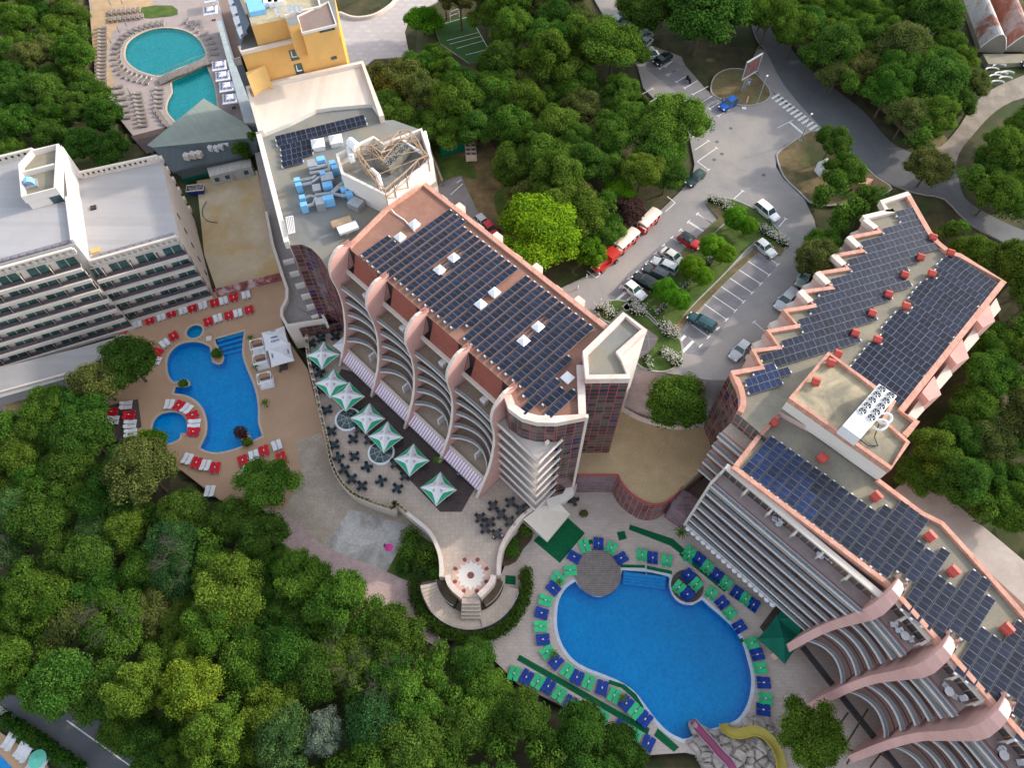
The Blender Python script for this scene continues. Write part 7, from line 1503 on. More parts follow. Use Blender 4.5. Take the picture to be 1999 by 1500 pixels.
def pairs(t, z, lst, where, flipx=False, s=1.0):
    cnt = {}
    for i, (c, x, y, ang) in enumerate(lst):
        p = W(t, x, y, z + .35); rz = imgdir(t, x, y, z, ang) + (math.pi if flipx else 0); n = Vector((-math.sin(rz), math.cos(rz), 0)) * .41 * s
        for k, sd in enumerate((1, -1)):
            q = p + n * sd; side = ('left' if (n * sd).x < 0 else 'right') if abs(n.x) > abs(n.y) else ('upper' if (n * sd).y > 0 else 'lower')
            lounger(q.x, q.y, z, rz + random.uniform(-.03, .03), CN[c], '%s lounger, %s of %s pair %s' % (CN[c], side, ORD[i + 1], where), 'paired loungers ' + where.split(',')[0], s)
        tt = thing('side_table', 'small white table of the %s pair %s' % (ORD[i + 1], where), 'side table', (p.x, p.y, z + .15), rz, 'small tables between loungers')
        for nm, me in (('table_top', TT), ('leg', TL)): o = bpy.data.objects.new(nm, me); col.objects.link(o); o.parent = tt
pairs('h', 0, [('b', 1345, 322, -28), ('g', 1403, 260, -72), ('b', 1480, 248, 88), ('g', 1552, 272, 62), ('b', 1606, 330, 30)], 'round the round deck')
pairs('h', 0, [('g', 1323, 398, 2), ('g', 1257, 440, -35), ('b', 1228, 497, -42), ('g', 1185, 565, -18), ('b', 1163, 636, -15), ('g', 1158, 710, 0), ('b', 1170, 783, 4), ('g', 1195, 852, 35), ('b', 1243, 908, 48), ('g', 1306, 957, 58), ('b', 1360, 995, 68), ('g', 1425, 1020, 72), ('b', 1500, 1053, 78), ('g', 1567, 1095, 68), ('b', 1635, 1140, 52), ('g', 1687, 1184, 50), ('b', 1740, 1228, 52)], 'down the left pool edge')
pairs('h', 0, [('g', 1722, 312, 88), ('b', 1782, 328, 88), ('g', 1860, 345, 85), ('g', 1984, 320, 70)], 'above the pool steps')
pairs('h', 0, [('g', 1010, 972, 75), ('b', 1078, 993, 60), ('g', 1142, 1018, 60), ('b', 1200, 1045, 60), ('g', 1262, 1087, 60), ('b', 1322, 1138, 65), ('g', 1375, 1170, 75), ('b', 1437, 1190, 65), ('g', 1500, 1220, 60), ('b', 1602, 1272, 65), ('g', 1680, 1322, 60), ('b', 1757, 1363, 65)], 'beside the wood')
pairs('i', 0, [('g', 133, 295, 52), ('b', 187, 335, 52), ('g', 235, 378, 55), ('b', 287, 425, 55), ('g', 338, 470, 55), ('b', 397, 522, 58), ('g', 446, 558, 58), ('b', 490, 590, 58)], 'along the balcony side')
pairs('i', .2, [('b', 127, 425, 40), ('g', 75, 492, 50), ('g', 172, 475, 45), ('b', 122, 532, 40)], 'on the small deck')
pairs('i', 0, [('g', 255, 525, 60), ('b', 315, 578, 38), ('g', 358, 637, 35), ('b', 412, 712, 30), ('g', 480, 803, 16), ('b', 511, 867, 10), ('g', 528, 942, 8), ('b', 547, 1024, -3), ('g', 557, 1113, -8), ('b', 545, 1175, -10)], 'down the right pool edge')
pairs('d', ZL, [('w', 763, 450, 105), ('r', 835, 430, 103), ('w', 898, 410, 105), ('r', 955, 392, 103), ('w', 1020, 375, 105), ('r', 1073, 362, 103), ('w', 1130, 347, 103), ('r', 1197, 333, 100), ('w', 1246, 320, 103), ('r', 1303, 303, 103), ('w', 1371, 288, 103)], 'in the long row by the striped hotel')
pairs('d', ZL, [('r', 1161, 438, 105), ('w', 1214, 418, 105), ('r', 1276, 403, 103), ('w', 1326, 390, 103), ('r', 1389, 372, 103)], 'in the short second row')
pairs('d', ZL, [('r', 682, 483, 8), ('w', 684, 530, 5), ('r', 688, 570, 8)], 'at the left edge of the tan deck')
pairs('d', ZL, [('r', 968, 518, 120), ('w', 919, 558, 128), ('r', 876, 606, -20), ('w', 865, 652, -10)], 'curving round the blue pool')
pairs('d', ZL, [('w', 942, 898, 75), ('r', 997, 905, 55), ('w', 1040, 922, 50), ('r', 1073, 960, 25), ('w', 1083, 1005, 5), ('r', 1078, 1052, -5)], 'round the small pool')
pairs('d', ZL + .03, [('r', 622, 940, 5), ('w', 628, 987, 5), ('w', 702, 903, 8), ('r', 719, 958, 5), ('w', 725, 1009, 5), ('w', 728, 1058, 10)], 'on the dark boarded square')
pairs('d', ZL, [('w', 1043, 1202, 62), ('r', 1096, 1224, 66), ('w', 1144, 1238, 70), ('r', 1200, 1252, 78), ('w', 1364, 1275, 62), ('r', 1354, 1211, 105), ('w', 1415, 1184, 105), ('r', 1472, 1157, 105), ('w', 1543, 1127, 108), ('r', 1568, 1194, 108), ('w', 1168, 1383, 78)], 'below the blue pool')
flat('boarded_square', WL('d', [(560, 915), (770, 870), (790, 1025), (745, 1050), (740, 1090), (570, 1100)], ZL), ZL + .03, M['wooddk'])
# top pool: single taupe loungers
def along(pts, n):
    d = [0]
    for a, b in zip(pts, pts[1:]): d.append(d[-1] + math.hypot(b[0] - a[0], b[1] - a[1]))
    out = []
    for i in range(n):
        q = d[-1] * i / (n - 1)
        for k in range(len(pts) - 1):
            if q <= d[k + 1] + 1e-6: f = (q - d[k]) / (d[k + 1] - d[k]); out.append((pts[k][0] + (pts[k + 1][0] - pts[k][0]) * f, pts[k][1] + (pts[k + 1][1] - pts[k][1]) * f)); break
    return out
def row_single(pts, n, ang, where):
    for i, (x, y) in enumerate(along(pts, n)):
        a = ang(x, y) if callable(ang) else ang; p = W('a', x, y, 2.9); lounger(p.x, p.y, 2.5, imgdir('a', x, y, 2.5, a), 'grey', 'taupe lounger, %s along %s' % (ORD[min(i + 1, 36)], where), 'taupe loungers ' + where, 1.1)
row_single([(572, 150), (572, 300), (568, 400), (572, 470)], 17, 5, 'the column next to the top wood')
row_single([(905, 122), (840, 132), (760, 158), (695, 200), (655, 255), (645, 310), (655, 370), (700, 412), (760, 432), (825, 448)], 21, lambda x, y: math.degrees(math.atan2((285 - y), (x - 920))) , 'the left side of the round turquoise pool')
row_single([(1040, 112), (1090, 140), (1130, 170), (1163, 215), (1182, 260), (1190, 295)], 9, lambda x, y: math.degrees(math.atan2((285 - y), (x - 920))), 'the right side of the round turquoise pool')
row_single([(660, 480), (675, 530), (690, 570), (705, 650)], 6, 5, 'the first column below the round pool')
row_single([(765, 515), (775, 570), (790, 640), (800, 695)], 9, 5, 'the second column below the round pool')
row_single([(890, 490), (885, 590)], 5, 2, 'the short column by the bridge'); row_single([(880, 622), (925, 690)], 4, -35, 'the corner by the grey pavilion')
row_single([(610, 68), (770, 50)], 7, 100, 'the upper row at the top edge'); row_single([(610, 106), (790, 85)], 8, 100, 'the second row at the top edge')
for i, (x, y) in enumerate(((615, 20), (682, 15), (665, 175), (618, 235), (705, 140), (725, 520), (852, 540), (858, 632), (668, 385))):
    p = W('a', x, y, 3.5); t = thing('closed_parasol', '%s closed brown parasol beside the turquoise pools, counted from top left' % ORD[i + 1], 'parasol', (p.x, p.y, 2.5), 0, 'closed brown parasols')
    mb = MB(); mb.tube((0, 0, 0), (0, 0, 1.1), .04); mb.box((0, 0, 0), (.5, .5, .08)); mb.build('pole', M['steel'], t, world=False)
    mb = MB(); mb.tube((0, 0, .9), (0, 0, 2.5), .16, .03, 8); mb.build('canopy', LC['grey'], t, world=False)
# parasols with square canopies
TXT = {}
def text(body, size, mat, parent, loc, rot, name='lettering'):
    c = bpy.data.curves.new(name, 'FONT'); c.body = body; c.size = size; c.align_x = 'CENTER'; c.align_y = 'CENTER'; c.extrude = .004; c.offset = .012; c.materials.append(mat); c.resolution_u = 2
    key = (body, size)
    if key not in TXT:
        tmp = bpy.data.objects.new(name, c); col.objects.link(tmp); bpy.context.view_layer.update(); TXT[key] = bpy.data.meshes.new_from_object(tmp.evaluated_get(bpy.context.evaluated_depsgraph_get())); TXT[key].materials.clear(); TXT[key].materials.append(mat); bpy.data.objects.remove(tmp)
    o = bpy.data.objects.new(name, TXT[key]); col.objects.link(o); o.parent = parent; o.location = loc; o.rotation_euler = rot; return o
def sqparasol(name, label, p, z, rz, side, h, top, mats, band=False, group=None, letters=None, val=.18):
    t = thing(name, label, 'parasol', (p.x, p.y, z), rz, group); hs = side / 2
    mb = MB(); mb.tube((0, 0, 0), (0, 0, top - .02), .045); mb.build('pole', M['whitem'], t, world=False); mb = MB(); mb.box((0, 0, 0), (.7, .7, .12)); mb.build('base', M['blk'], t, world=False)
    mb = MB(); n = 8; c = [(-hs, -hs), (hs, -hs), (hs, hs), (-hs, hs)]
    def P(u, k, f):   # k side, u along side -1..1, f from apex to rim
        a = c[k]; b = c[(k + 1) % 4]; x = a[0] + (b[0] - a[0]) * (u + 1) / 2; y = a[1] + (b[1] - a[1]) * (u + 1) / 2; sag = -.16 * side / 3.4 * (1 - abs(u) ** 2) * math.sin(math.pi * f * .9)
        zz = top - (top - h) * (f ** 1.15); inw = 1 - .05 * (1 - u * u) * f
        return (x * f * inw, y * f * inw, zz + sag * .5)
    for k in range(4):
        for i in range(n):
            u0, u1 = -1 + 2 * i / n, -1 + 2 * (i + 1) / n
            lim = (lambda u: .62 + .36 * abs(u) ** 1.6) if band else (lambda u: 1)
            fs = [0, .35, .62]
            for f0, f1 in zip(fs, fs[1:]): mb.face([P(u0, k, f0), P(u0, k, f1), P(u1, k, f1), P(u1, k, f0)], 0)
            mb.face([P(u0, k, .62), P(u0, k, lim(u0)), P(u1, k, lim(u1)), P(u1, k, .62)], 0); mb.face([P(u0, k, lim(u0)), P(u0, k, .985), P(u1, k, .985), P(u1, k, lim(u1))], 1)
            a_, b_ = P(u0, k, 1), P(u1, k, 1); mb.face([P(u0, k, .985), a_, b_, P(u1, k, .985)], 0); mb.face([a_, (a_[0], a_[1], a_[2] - val), (b_[0], b_[1], b_[2] - val), b_], 0)
    mb.build('canopy', mats, t, world=False); sl_ = math.atan2(top - h, hs)
    for (bd_, sz, k, off) in (letters or []):
        a = -math.pi / 2 + k * math.pi / 2; r_ = hs * off; zt = top - (top - h) * (off ** 1.15) - .0 + .05
        o = text(bd_, sz, M['navy'], t, (r_ * math.cos(a), r_ * math.sin(a), zt), (0, 0, 0)); o.rotation_euler = (Matrix.Rotation(a + math.pi / 2, 3, 'Z') @ Matrix.Rotation(sl_, 3, 'X')).to_euler()
    return t
M['emb'] = mt('emblem_pink', (.50, .10, .16), .8, .1, 2); M['mint'] = mt('canvas_green_band', (.025, .34, .16), .8, .08, 2)
UG = [(82, 612), (132, 770), (220, 843), (332, 966), (433, 1070), (578, 1198), (728, 1360)]
for i, (x, y) in enumerate(UG):
    p = W('e', x, y, 6.4); rz = imgdir('e', x, y, 6, -12 + (0, 3, -2, -2, 0, 2, 1)[i]) + R(45) - R(33)
    t = sqparasol('parasol', 'white parasol with green border and pink emblems, %s from the top' % ORD[i + 1], p, ZT, imgdir('e', x, y, 6, 38 if i else 40), 3.85, 5.75 - ZT, 6.75 - ZT, [M['canvas'], M['mint']], True, 'green bordered parasols on the terrace')
    for k in range(4):
        a = k * math.pi / 2; hs = 1.75; e = MB(); sl_ = math.atan2(1.0, hs)
        for q in range(12): a0, a1 = 6.2832 * q / 12, 6.2832 * (q + 1) / 12; e.face([(.15 * math.cos(a0), .15 * math.sin(a0), 0), (.09 * math.cos(a0), .09 * math.sin(a0), 0), (.09 * math.cos(a1), .09 * math.sin(a1), 0), (.15 * math.cos(a1), .15 * math.sin(a1), 0)])
        e.face([(-.28, -.25, 0), (.28, -.25, 0), (.28, -.21, 0), (-.28, -.21, 0)])
        o = e.build('emblem', M['emb'], t, world=False); r_ = hs * .42; o.location = (r_ * math.cos(a), r_ * math.sin(a), 6.75 - ZT - 1.0 * (.42 ** 1.15) + .06); o.rotation_euler = (Matrix.Rotation(a + math.pi / 2, 3, 'Z') @ Matrix.Rotation(sl_, 3, 'X')).to_euler()
p = W('e', 195, 560, 6.2); sqparasol('parasol', 'plain white parasol tucked behind the first pink fin', p, ZT, imgdir('e', 195, 560, 6, 40), 2.4, 2.3, 2.8, [M['canvas'], M['canvas']])
for i, (x, y, lt_) in enumerate(((1528, 522, [('PRIMA', .42, 0, .12), ('AQUA', .5, 0, .42), ('PRIMA', .3, 2, .8)]), (1560, 612, [('PRIMA', .34, 3, .7), ('AQUA', .34, 1, .7)]))):
    p = W('d', x, y, 3.3); sqparasol('parasol', ['upper', 'lower'][i] + ' white square parasol with blue lettering beside the white day beds', p, ZL, imgdir('d', x, y, 3, 16), 4.0 if i == 0 else 3.9, 2.4, 3.1, [M['canvas'], M['canvas']], letters=lt_)
for i, (x, y) in enumerate(((1172, -25), (1168, 45), (1218, 352), (1238, 410), (1260, 470), (1278, 537))):
    p = W('a', x, y, 5.4); L4 = [('DEVIN', .78, k, .66) for k in range(4)]
    sqparasol('parasol', ['white parasol at the very top of the picture, blue lettering', 'white lettered parasol beside the slate balconies near top edge', 'white lettered parasol nearest the pool bridge', 'second white lettered parasol below the pool bridge', 'third white lettered parasol below the pool bridge', 'white lettered parasol next to the grey pavilion roof'][i], p, 2.5, imgdir('a', x, y, 5, 8) + math.pi, 3.25, 2.4, 3.1, [M['canvas'], M['canvas']], group='white lettered parasols', letters=L4)
for i, (x, y) in enumerate(((655, 775), (745, 665))):
    p = W('i', x, y, 3.4); sqparasol('canopy_tent', ['lower', 'upper'][i] + ' dark green pyramid canopy beside the first thick fin', p, 0, imgdir('i', x, y, 3, -42), 4.6, 2.6, 3.6, [M['dgreen'], M['dgreen']])
flat('dark_boards', WL('i', [(640, 560), (810, 700), (790, 740), (655, 885), (525, 715)], 0), .03, M['wooddk'])
# cream awning
mb = MB(); P = [W('h', x, y, 4.2 if i < 3 else 3.0) for i, (x, y) in enumerate(((1060, 112), (1150, 45), (1255, 15), (1322, 85), (1195, 238)))]; mb.face(P); mb.face([p - Vector((0, 0, .1)) for p in P[::-1]]); ribbon(mb, [P[3], P[4], P[0]], .06, 2.85, 3.05)
tag(mb.build('fabric_awning', mt('cream_canvas', (.62, .56, .47), .85, .05, 1)), 'large cream fabric awning beside the green carpet', 'awning')
# day beds
for i, (x, y) in enumerate(((1438, 577), (1455, 658), (1480, 765), (1430, 620))[:3]):
    p = W('d', x, y, ZL + 1.2); rz = imgdir('d', x, y, 1, 14); t = thing('day_bed', ['topmost', 'middle', 'lowest'][i] + ' white four poster day bed between pool and white parasols', 'day bed', (p.x, p.y, ZL), rz, 'white day beds')
    mb = MB(); mb.box((0, 0, 0), (2.3, 2.0, .3)); mb.build('base', M['whitem'], t, world=False)
    for k in (-1, 1): mb = MB(); mb.box((k * .52, -.05, .3), (.98, 1.5, .18)); mb.build('mattress', M['canvas'], t, world=False)
    for sx in (-1, 1):
        for sy in (-1, 1): mb = MB(); mb.box((sx * 1.12, sy * .98, 0), (.09, .09, 2.1)); mb.build('post', M['whitem'], t, world=False)
    mb = MB(); mb.beam((-1.12, -.98, 2.15), (1.12, -.98, 2.15), .3, .08); mb.beam((-1.12, .98, 2.15), (1.12, .98, 2.15), .09, .08)
    for s in (-1, 1): mb.beam((s * 1.12, -.98, 2.15), (s * 1.12, .98, 2.15), .09, .08)
    mb.build('canopy_frame', M['whitem'], t, world=False); mb = MB(); mb.box((0, .75, .3), (1.9, .35, .5)); mb.build('bolster', mt('brown_cushion%d' % i, (.20, .10, .08), .8, .1, 2), t, world=False)
    mb = MB(); mb.face([(-1.1, .98, 2.16), (-.5, .98, 2.16), (-.9, .5, 2.16)]); mb.face([(1.1, .98, 2.16), (.5, .98, 2.16), (.9, .5, 2.16)]); mb.build('curtain', M['canvas'], t, world=False)
p = W('d', 1580, 682, ZL + .4); mb = MB(); mb.box((p.x, p.y, ZL), (1.2, 1.5, .75), R(10)); mb.box((p.x - .5, p.y - .95, ZL), (.2, .5, .35), R(10)); tag(mb.build('bar_counter', M['wooddk']), 'dark brown wicker counter just below the white parasols', 'counter')
p = W('d', 1167, 535, ZL); mb = MB(); mb.box((p.x, p.y, ZL), (.9, .9, .3), R(12)); tag(mb.build('step_block', M['white']), 'white block between the spa pool and the steps', 'block')
mb = MB(); mb.path(smooth_loop([W('d', 1140, 500, ZL + .3), W('d', 1170, 490, ZL + .7), W('d', 1195, 505, ZL + .5), W('d', 1205, 530, ZL + .2)], 4, False), .05); tag(mb.build('handrail', M['rimL']), 'curved pale handrail beside the spa pool', 'handrail')
# dining sets
M['chairdk'] = mt('chair_dark', (.018, .035, .045), .6, .2, 3, rnd=.2); M['chairgr'] = mt('chair_grey', (.06, .06, .065), .7, .2, 3, rnd=.2)
def mesh_of(f, name, mat): o = f.build(name, mat); d = o.data; bpy.data.objects.remove(o); return d
def chair_set(mat):
    s = MB(); s.box((0, 0, .42), (.52, .5, .06)); b = MB(); b.box((-.26, 0, .46), (.06, .52, .42)); ar = MB(); ar.box((0, .27, .6), (.46, .05, .05)); l = MB(); l.tube((0, 0, 0), (0, 0, .42), .025, n=5)
    return mesh_of(s, 'seat', mat), mesh_of(b, 'backrest', mat), mesh_of(ar, 'armrest', mat), mesh_of(l, 'leg', mat)
CS = {'dk': chair_set(M['chairdk']), 'gr': chair_set(M['chairgr'])}
tr = MB(); tr.tube((0, 0, .70), (0, 0, .74), .48, n=18); TR = {k: mesh_of(tr, 'table_top', M[m]) for k, m in (('dk', 'chairdk'),)}; tr = MB(); tr.box((0, 0, .70), (.95, .95, .04)); TR['gr'] = mesh_of(tr, 'table_top', M['chairgr']); pd_ = MB(); pd_.tube((0, 0, 0), (0, 0, .7), .05); pd_.tube((0, 0, 0), (0, 0, .04), .25, n=10); PDM = mesh_of(pd_, 'pedestal', M['blk'])
def dining(t, x, y, z, kind, where, ang=0.0, n=4):
    p = W(t, x, y, z + .5); word = 'dark green' if kind == 'dk' else 'charcoal'
    tb = thing('dining_table', '%s table, %s' % ('round dark' if kind == 'dk' else 'square charcoal', where), 'table', (p.x, p.y, z), ang, 'dining tables on the terrace'); tb.scale = (.9, .9, 1)
    for nm, me in (('table_top', TR[kind]), ('pedestal', PDM)): o = bpy.data.objects.new(nm, me); col.objects.link(o); o.parent = tb
    for k in range(n):
        a = ang + k * math.pi / 2 + random.uniform(-.12, .12); r_ = .64; side = ['right', 'upper', 'left', 'lower'][int(((math.degrees(a) + 45) % 360) // 90)]
        c = thing('chair', '%s chair, %s side, table %s' % (word, side, where), 'chair', (p.x + r_ * math.cos(a), p.y + r_ * math.sin(a), z), a + math.pi, 'chairs round the terrace tables'); c.scale = (.95, .95, 1)
        se, ba, arm, leg = CS[kind]
        for nm, me, lc in (('seat', se, (0, 0, 0)), ('backrest', ba, (0, 0, 0)), ('armrest', arm, (0, 0, 0)), ('armrest', arm, (0, -.54, 0)), ('leg', leg, (.2, .2, 0)), ('leg', leg, (.2, -.2, 0)), ('leg', leg, (-.2, .2, 0)), ('leg', leg, (-.2, -.2, 0))):
            o = bpy.data.objects.new(nm, me); col.objects.link(o); o.parent = c; o.location = lc
TA = [(20, 560, 'at the far top left of the terrace'), (75, 530, 'second at the top beside the glazing'), (155, 520, 'third at the top beside the first fin'), (50, 675, 'under the edge of the first parasol'), (70, 725, 'just above the second parasol'), (80, 820, 'just left of the third parasol'), (110, 930, 'left of the upper glass dome'), (135, 1050, 'below the upper glass dome by the parapet'), (150, 1125, 'by the parapet level with the lower dome'), (255, 1095, 'between the two glass domes'), (175, 1197, 'by the parapet beside the seated couple'), (205, 1262, 'below the seated couple by the parapet'), (262, 1190, 'of the seated couple'), (333, 1250, 'just below the lower glass dome'), (248, 1315, 'at the bend of the parapet, upper'), (305, 1355, 'at the bend of the parapet, lower'), (412, 1328, 'right of the parapet bend'), (503, 1368, 'lowest by the dark boards')]
for x, y, w_ in TA: dining('e', x, y, ZT, 'dk', w_, R(random.choice((20, 35, 50, 60))))
for x, y, w_ in ((290, 1040, 'half under the fourth parasol'), (345, 1100, 'half under the fifth parasol'), (490, 1230, 'left of the sixth parasol'), (545, 1300, 'below the sixth parasol'), (505, 1105, 'right of the fifth parasol'), (640, 1240, 'by the potted palms'), (860, 1290, 'under the fourth awning'), (760, 1415, 'beside the lowest parasol')): dining('e', x, y, ZT, 'gr', w_, R(45))
for x, y, w_ in ((820, 105, 'first in the left diagonal row'), (893, 40, 'top of the left diagonal pair'), (938, 85, 'in the middle of the six tables'), (875, 130, 'second in the left diagonal row'), (985, 125, 'rightmost near the curved wall'), (848, 165, 'third in the left diagonal row'), (990, 20, 'top centre near the cornered balconies'), (1045, 60, 'beside the curved pale wall'), (915, 195, 'of the two seated people near the wall'), (1098, 12, 'topmost by the balconies')): dining('h', x, y, ZT, 'gr', w_, R(-40))
dining('h', 1340, 8, 0, 'gr', 'alone by the low glazed front', R(15))
for i, (x, y) in enumerate(((227, 983), (412, 1168))):
    p = W('e', x, y, ZT + .3); t = thing('glass_dome', ['upper', 'lower'][i] + ' round glass roof dome with white rim among the terrace tables', 'roof dome', (p.x, p.y, ZT), .3, 'glass domes on the terrace'); r_ = 1.95
    mb = MB(); ribbon(mb, ring((0, 0, 0), r_, 32), .28, 0, .45, closed=True); mb.build('rim', M['whitem'], t, world=False); mb = MB()
    for k in range(24): a0, a1 = 6.2832 * k / 24, 6.2832 * (k + 1) / 24; mb.face([(r_ * math.cos(a0), r_ * math.sin(a0), .4), (r_ * math.cos(a1), r_ * math.sin(a1), .4), (0, 0, .95)])
    mb.build('glass', M['glassd'], t, world=False)
    for k in range(8): a0 = 6.2832 * k / 8; mb = MB(); mb.beam((0, 0, 1.0), (r_ * math.cos(a0), r_ * math.sin(a0), .46), .07, .05); mb.build('rib', M['steel'], t, world=False)
    mb = MB(); ribbon(mb, [Vector((q.x, q.y, 0)) for q in ring((0, 0, 0), r_ * .5, 24)], .05, .62, .72, closed=True); mb.build('hoop', M['steel'], t, world=False)
# ---------------- slides and rocks
M['rock'] = mt('pale_rock', (.46, .40, .34), .95, .2, .8, rgb2=(.56, .52, .48), stain=(.22, .19, .17), sscale=.9, samt=.6, fine=.2, fscale=5, bump=.6)
rk = smooth_loop([W('u', x, y, .3) for x, y in ((1150, 250), (1040, 215), (850, 220), (780, 290), (745, 340), (620, 305), (540, 380), (420, 380), (230, 280), (150, 290), (140, 370), (190, 480), (130, 515), (90, 560), (230, 700), (360, 1000), (600, 1300), (1400, 1300), (1380, 900), (1340, 700), (1300, 500))], 2)
def rocks():
    rng = random.Random(9); P = [(p.x, p.y) for p in rk]; x0, x1 = min(p[0] for p in P), max(p[0] for p in P); y0, y1 = min(p[1] for p in P), max(p[1] for p in P)
    seeds = [(rng.uniform(x0, x1), rng.uniform(y0, y1), rng.uniform(.5, 2.0), rng.uniform(-.35, .35), rng.uniform(-.35, .35)) for _ in range(110)]; v = []; f = []; idx = {}; st_ = .14; nx, ny = int((x1 - x0) / st_), int((y1 - y0) / st_)
    for j in range(ny):
        for i in range(nx):
            x, y = x0 + i * st_, y0 + j * st_
            if not inside((x, y), P): continue
            e = seg_dist(x, y, P); d = sorted(((x - s[0]) ** 2 + (y - s[1]) ** 2, k) for k, s in enumerate(seeds))[:2]; s = seeds[d[0][1]]
            g = math.sqrt(d[1][0]) - math.sqrt(d[0][0]); z = (.2 + min(e, 3.0) * .55) * (.6 + .3 * s[2]) + s[3] * (x - s[0]) + s[4] * (y - s[1]) + .05 * mnoise.noise(Vector((x * 3, y * 3, 0)))
            if g < .22: z -= .5 * (1 - g / .22) * min(1, e)
            if e < .15: z = -.9
            idx[i, j] = len(v); v.append((x, y, z))
    for (i, j) in idx:
        if (i + 1, j) in idx and (i, j + 1) in idx and (i + 1, j + 1) in idx: f.append((idx[i, j], idx[i + 1, j], idx[i + 1, j + 1], idx[i, j + 1]))
    me = bpy.data.meshes.new('rock_mound'); me.from_pydata(v, [], f); me.materials.append(M['rock']); o = bpy.data.objects.new('rock_mound', me); col.objects.link(o); tag(o, 'pale artificial rock mound carrying the two water slides', 'rocks')
rocks()
def slide(pts, w_, mat, rimm, label):
    t = thing('water_slide', label, 'water slide', tuple(pts[0])); C_ = smooth_loop(pts, 5, False); n = 8; mb = MB(); rm = MB(); rows = []
    for i in range(len(C_)):
        a = C_[max(0, i - 1)]; b = C_[min(len(C_) - 1, i + 1)]; d_ = (b - a).normalized(); s_ = Vector((d_.y, -d_.x, 0)).normalized(); rows.append([C_[i] + s_ * (w_ / 2 * math.cos(math.pi * k / n)) - Vector((0, 0, w_ * .38 * math.sin(math.pi * k / n))) for k in range(n + 1)])
    for r0, r1 in zip(rows, rows[1:]):
        for k in range(n): mb.face([r0[k], r1[k], r1[k + 1], r0[k + 1]])
        for k in (0, n): rm.tube(r0[k], r1[k], .06, n=5)
    mb.build('chute', mat, t); rm.build('rim', rimm, t)
slide([W('u', 575, 335, .7), W('u', 610, 400, 1.2), W('u', 690, 450, 1.8), W('u', 800, 455, 2.2), W('u', 930, 425, 2.6), W('u', 1050, 450, 3.0), W('u', 1160, 540, 3.4), W('u', 1240, 670, 3.8), W('u', 1280, 800, 4.2), W('u', 1280, 950, 4.6)], 1.15, mt('slide_yellow', (.42, .34, .05), .35, .08, 1, spec=.5), mt('slide_rim', (.45, .36, .05), .5, .1, 1), 'curved yellow water slide over the pale rocks')
slide([W('u', 195, 300, .6), W('u', 300, 430, 1.4), W('u', 420, 560, 2.2), W('u', 540, 700, 3.0), W('u', 640, 800, 3.6), W('u', 700, 900, 4.0)], 1.1, mt('slide_purple', (.30, .06, .13), .35, .1, 1, spec=.5), mt('slide_rim2', (.40, .32, .45), .5, .1, 1), 'straight maroon water slide entering the pool corner')
# ---------------- park furniture, poles, billboard
mb = None
for i, (b_, t_, lab) in enumerate((((510, 580), (567, 418), 'tall grey lamp post on the first dry grass island'), ((750, 785), (815, 632), 'tall grey lamp post by the end of the zebra crossing'))):
    p = W('c', *b_, ZP); t = thing('lamp_post', lab, 'lamp post', (p.x, p.y, ZP)); q = W('c', *t_, 22.3) - p
    m_ = MB(); m_.tube((0, 0, 0), (q.x * .9, q.y * .9, 6.0), .10, .07, 8); m_.build('pole', M['steel'], t, world=False); m_ = MB(); m_.beam((q.x * .9, q.y * .9, 6.1), (q.x * .9 + .25, q.y * .9 + .25, 6.15), .25, .1); m_.build('lamp', M['whitem'], t, world=False); m_ = MB(); m_.box((0, 0, 0), (.5, .5, .2)); m_.build('footing', M['kerb'], t, world=False)
zc_ = lambda x, y, z: W('.', 1420 + x / 10, 90 + y / 10, z)
bq = [zc_(290, 610, 19.5), zc_(590, 430, 19.5), zc_(680, 175, 23.0), zc_(375, 360, 23.0)]; bc = zc_(370, 700, ZP); t = thing('billboard', 'framed billboard on two grey posts at the dry grass island', 'billboard', tuple(bc))
a_ = (bq[0] + bq[3]) / 2; b_ = (bq[1] + bq[2]) / 2; a_ = Vector((a_.x, a_.y, 0)); b_ = Vector((b_.x, b_.y, 0)); m_ = MB(); m_.wall(a_, b_, 19.5, 23.0); nn_ = (b_ - a_).normalized(); nn_ = Vector((nn_.y, -nn_.x, 0)) * .25; m_.wall(b_ - nn_, a_ - nn_, 19.5, 23.0)
m_.build('panel', mt('billboard_panel', (.11, .075, .08), .5, .6, .8, rgb2=(.22, .09, .08), stain=(.05, .06, .08), sscale=.5, samt=.8), t)
m_ = MB()
for z_ in (19.45, 23.05): m_.beam(Vector((a_.x, a_.y, z_)), Vector((b_.x, b_.y, z_)), .3, .15)
for e in (a_, b_): m_.tube((e.x, e.y, 19.4), (e.x, e.y, 23.05), .12, n=6)
m_.build('frame', M['steel'], t)
for f in (.35, .55): q = a_.lerp(b_, f); m_ = MB(); m_.box((q.x - nn_.x * .5, q.y - nn_.y * .5, ZP), (.3, .3, 3.6)); m_.build('post', M['steel'], t)
t = thing('flag_banner', 'small yellow and red beach flag on a white base by the blue car', 'flag', tuple(zc_(320, 1215, ZP))); m_ = MB(); m_.box(tuple(zc_(320, 1215, ZP)), (.8, .6, .15)); m_.build('base', M['whitem'], t)
b0 = zc_(320, 1215, ZP); m_ = MB(); m_.tube(b0, b0 + Vector((.15, .3, 2.4)), .03); m_.build('pole', M['steel'], t); m_ = MB(); m_.face([b0 + Vector((.1, .2, 1.0)), b0 + Vector((.45, .3, 1.1)), b0 + Vector((.45, .5, 2.3)), b0 + Vector((.15, .35, 2.5))]); m_.build('cloth', mt('flag_cloth', (.6, .5, .25), .8, .1, 1, rgb2=(.6, .2, .1)), t)
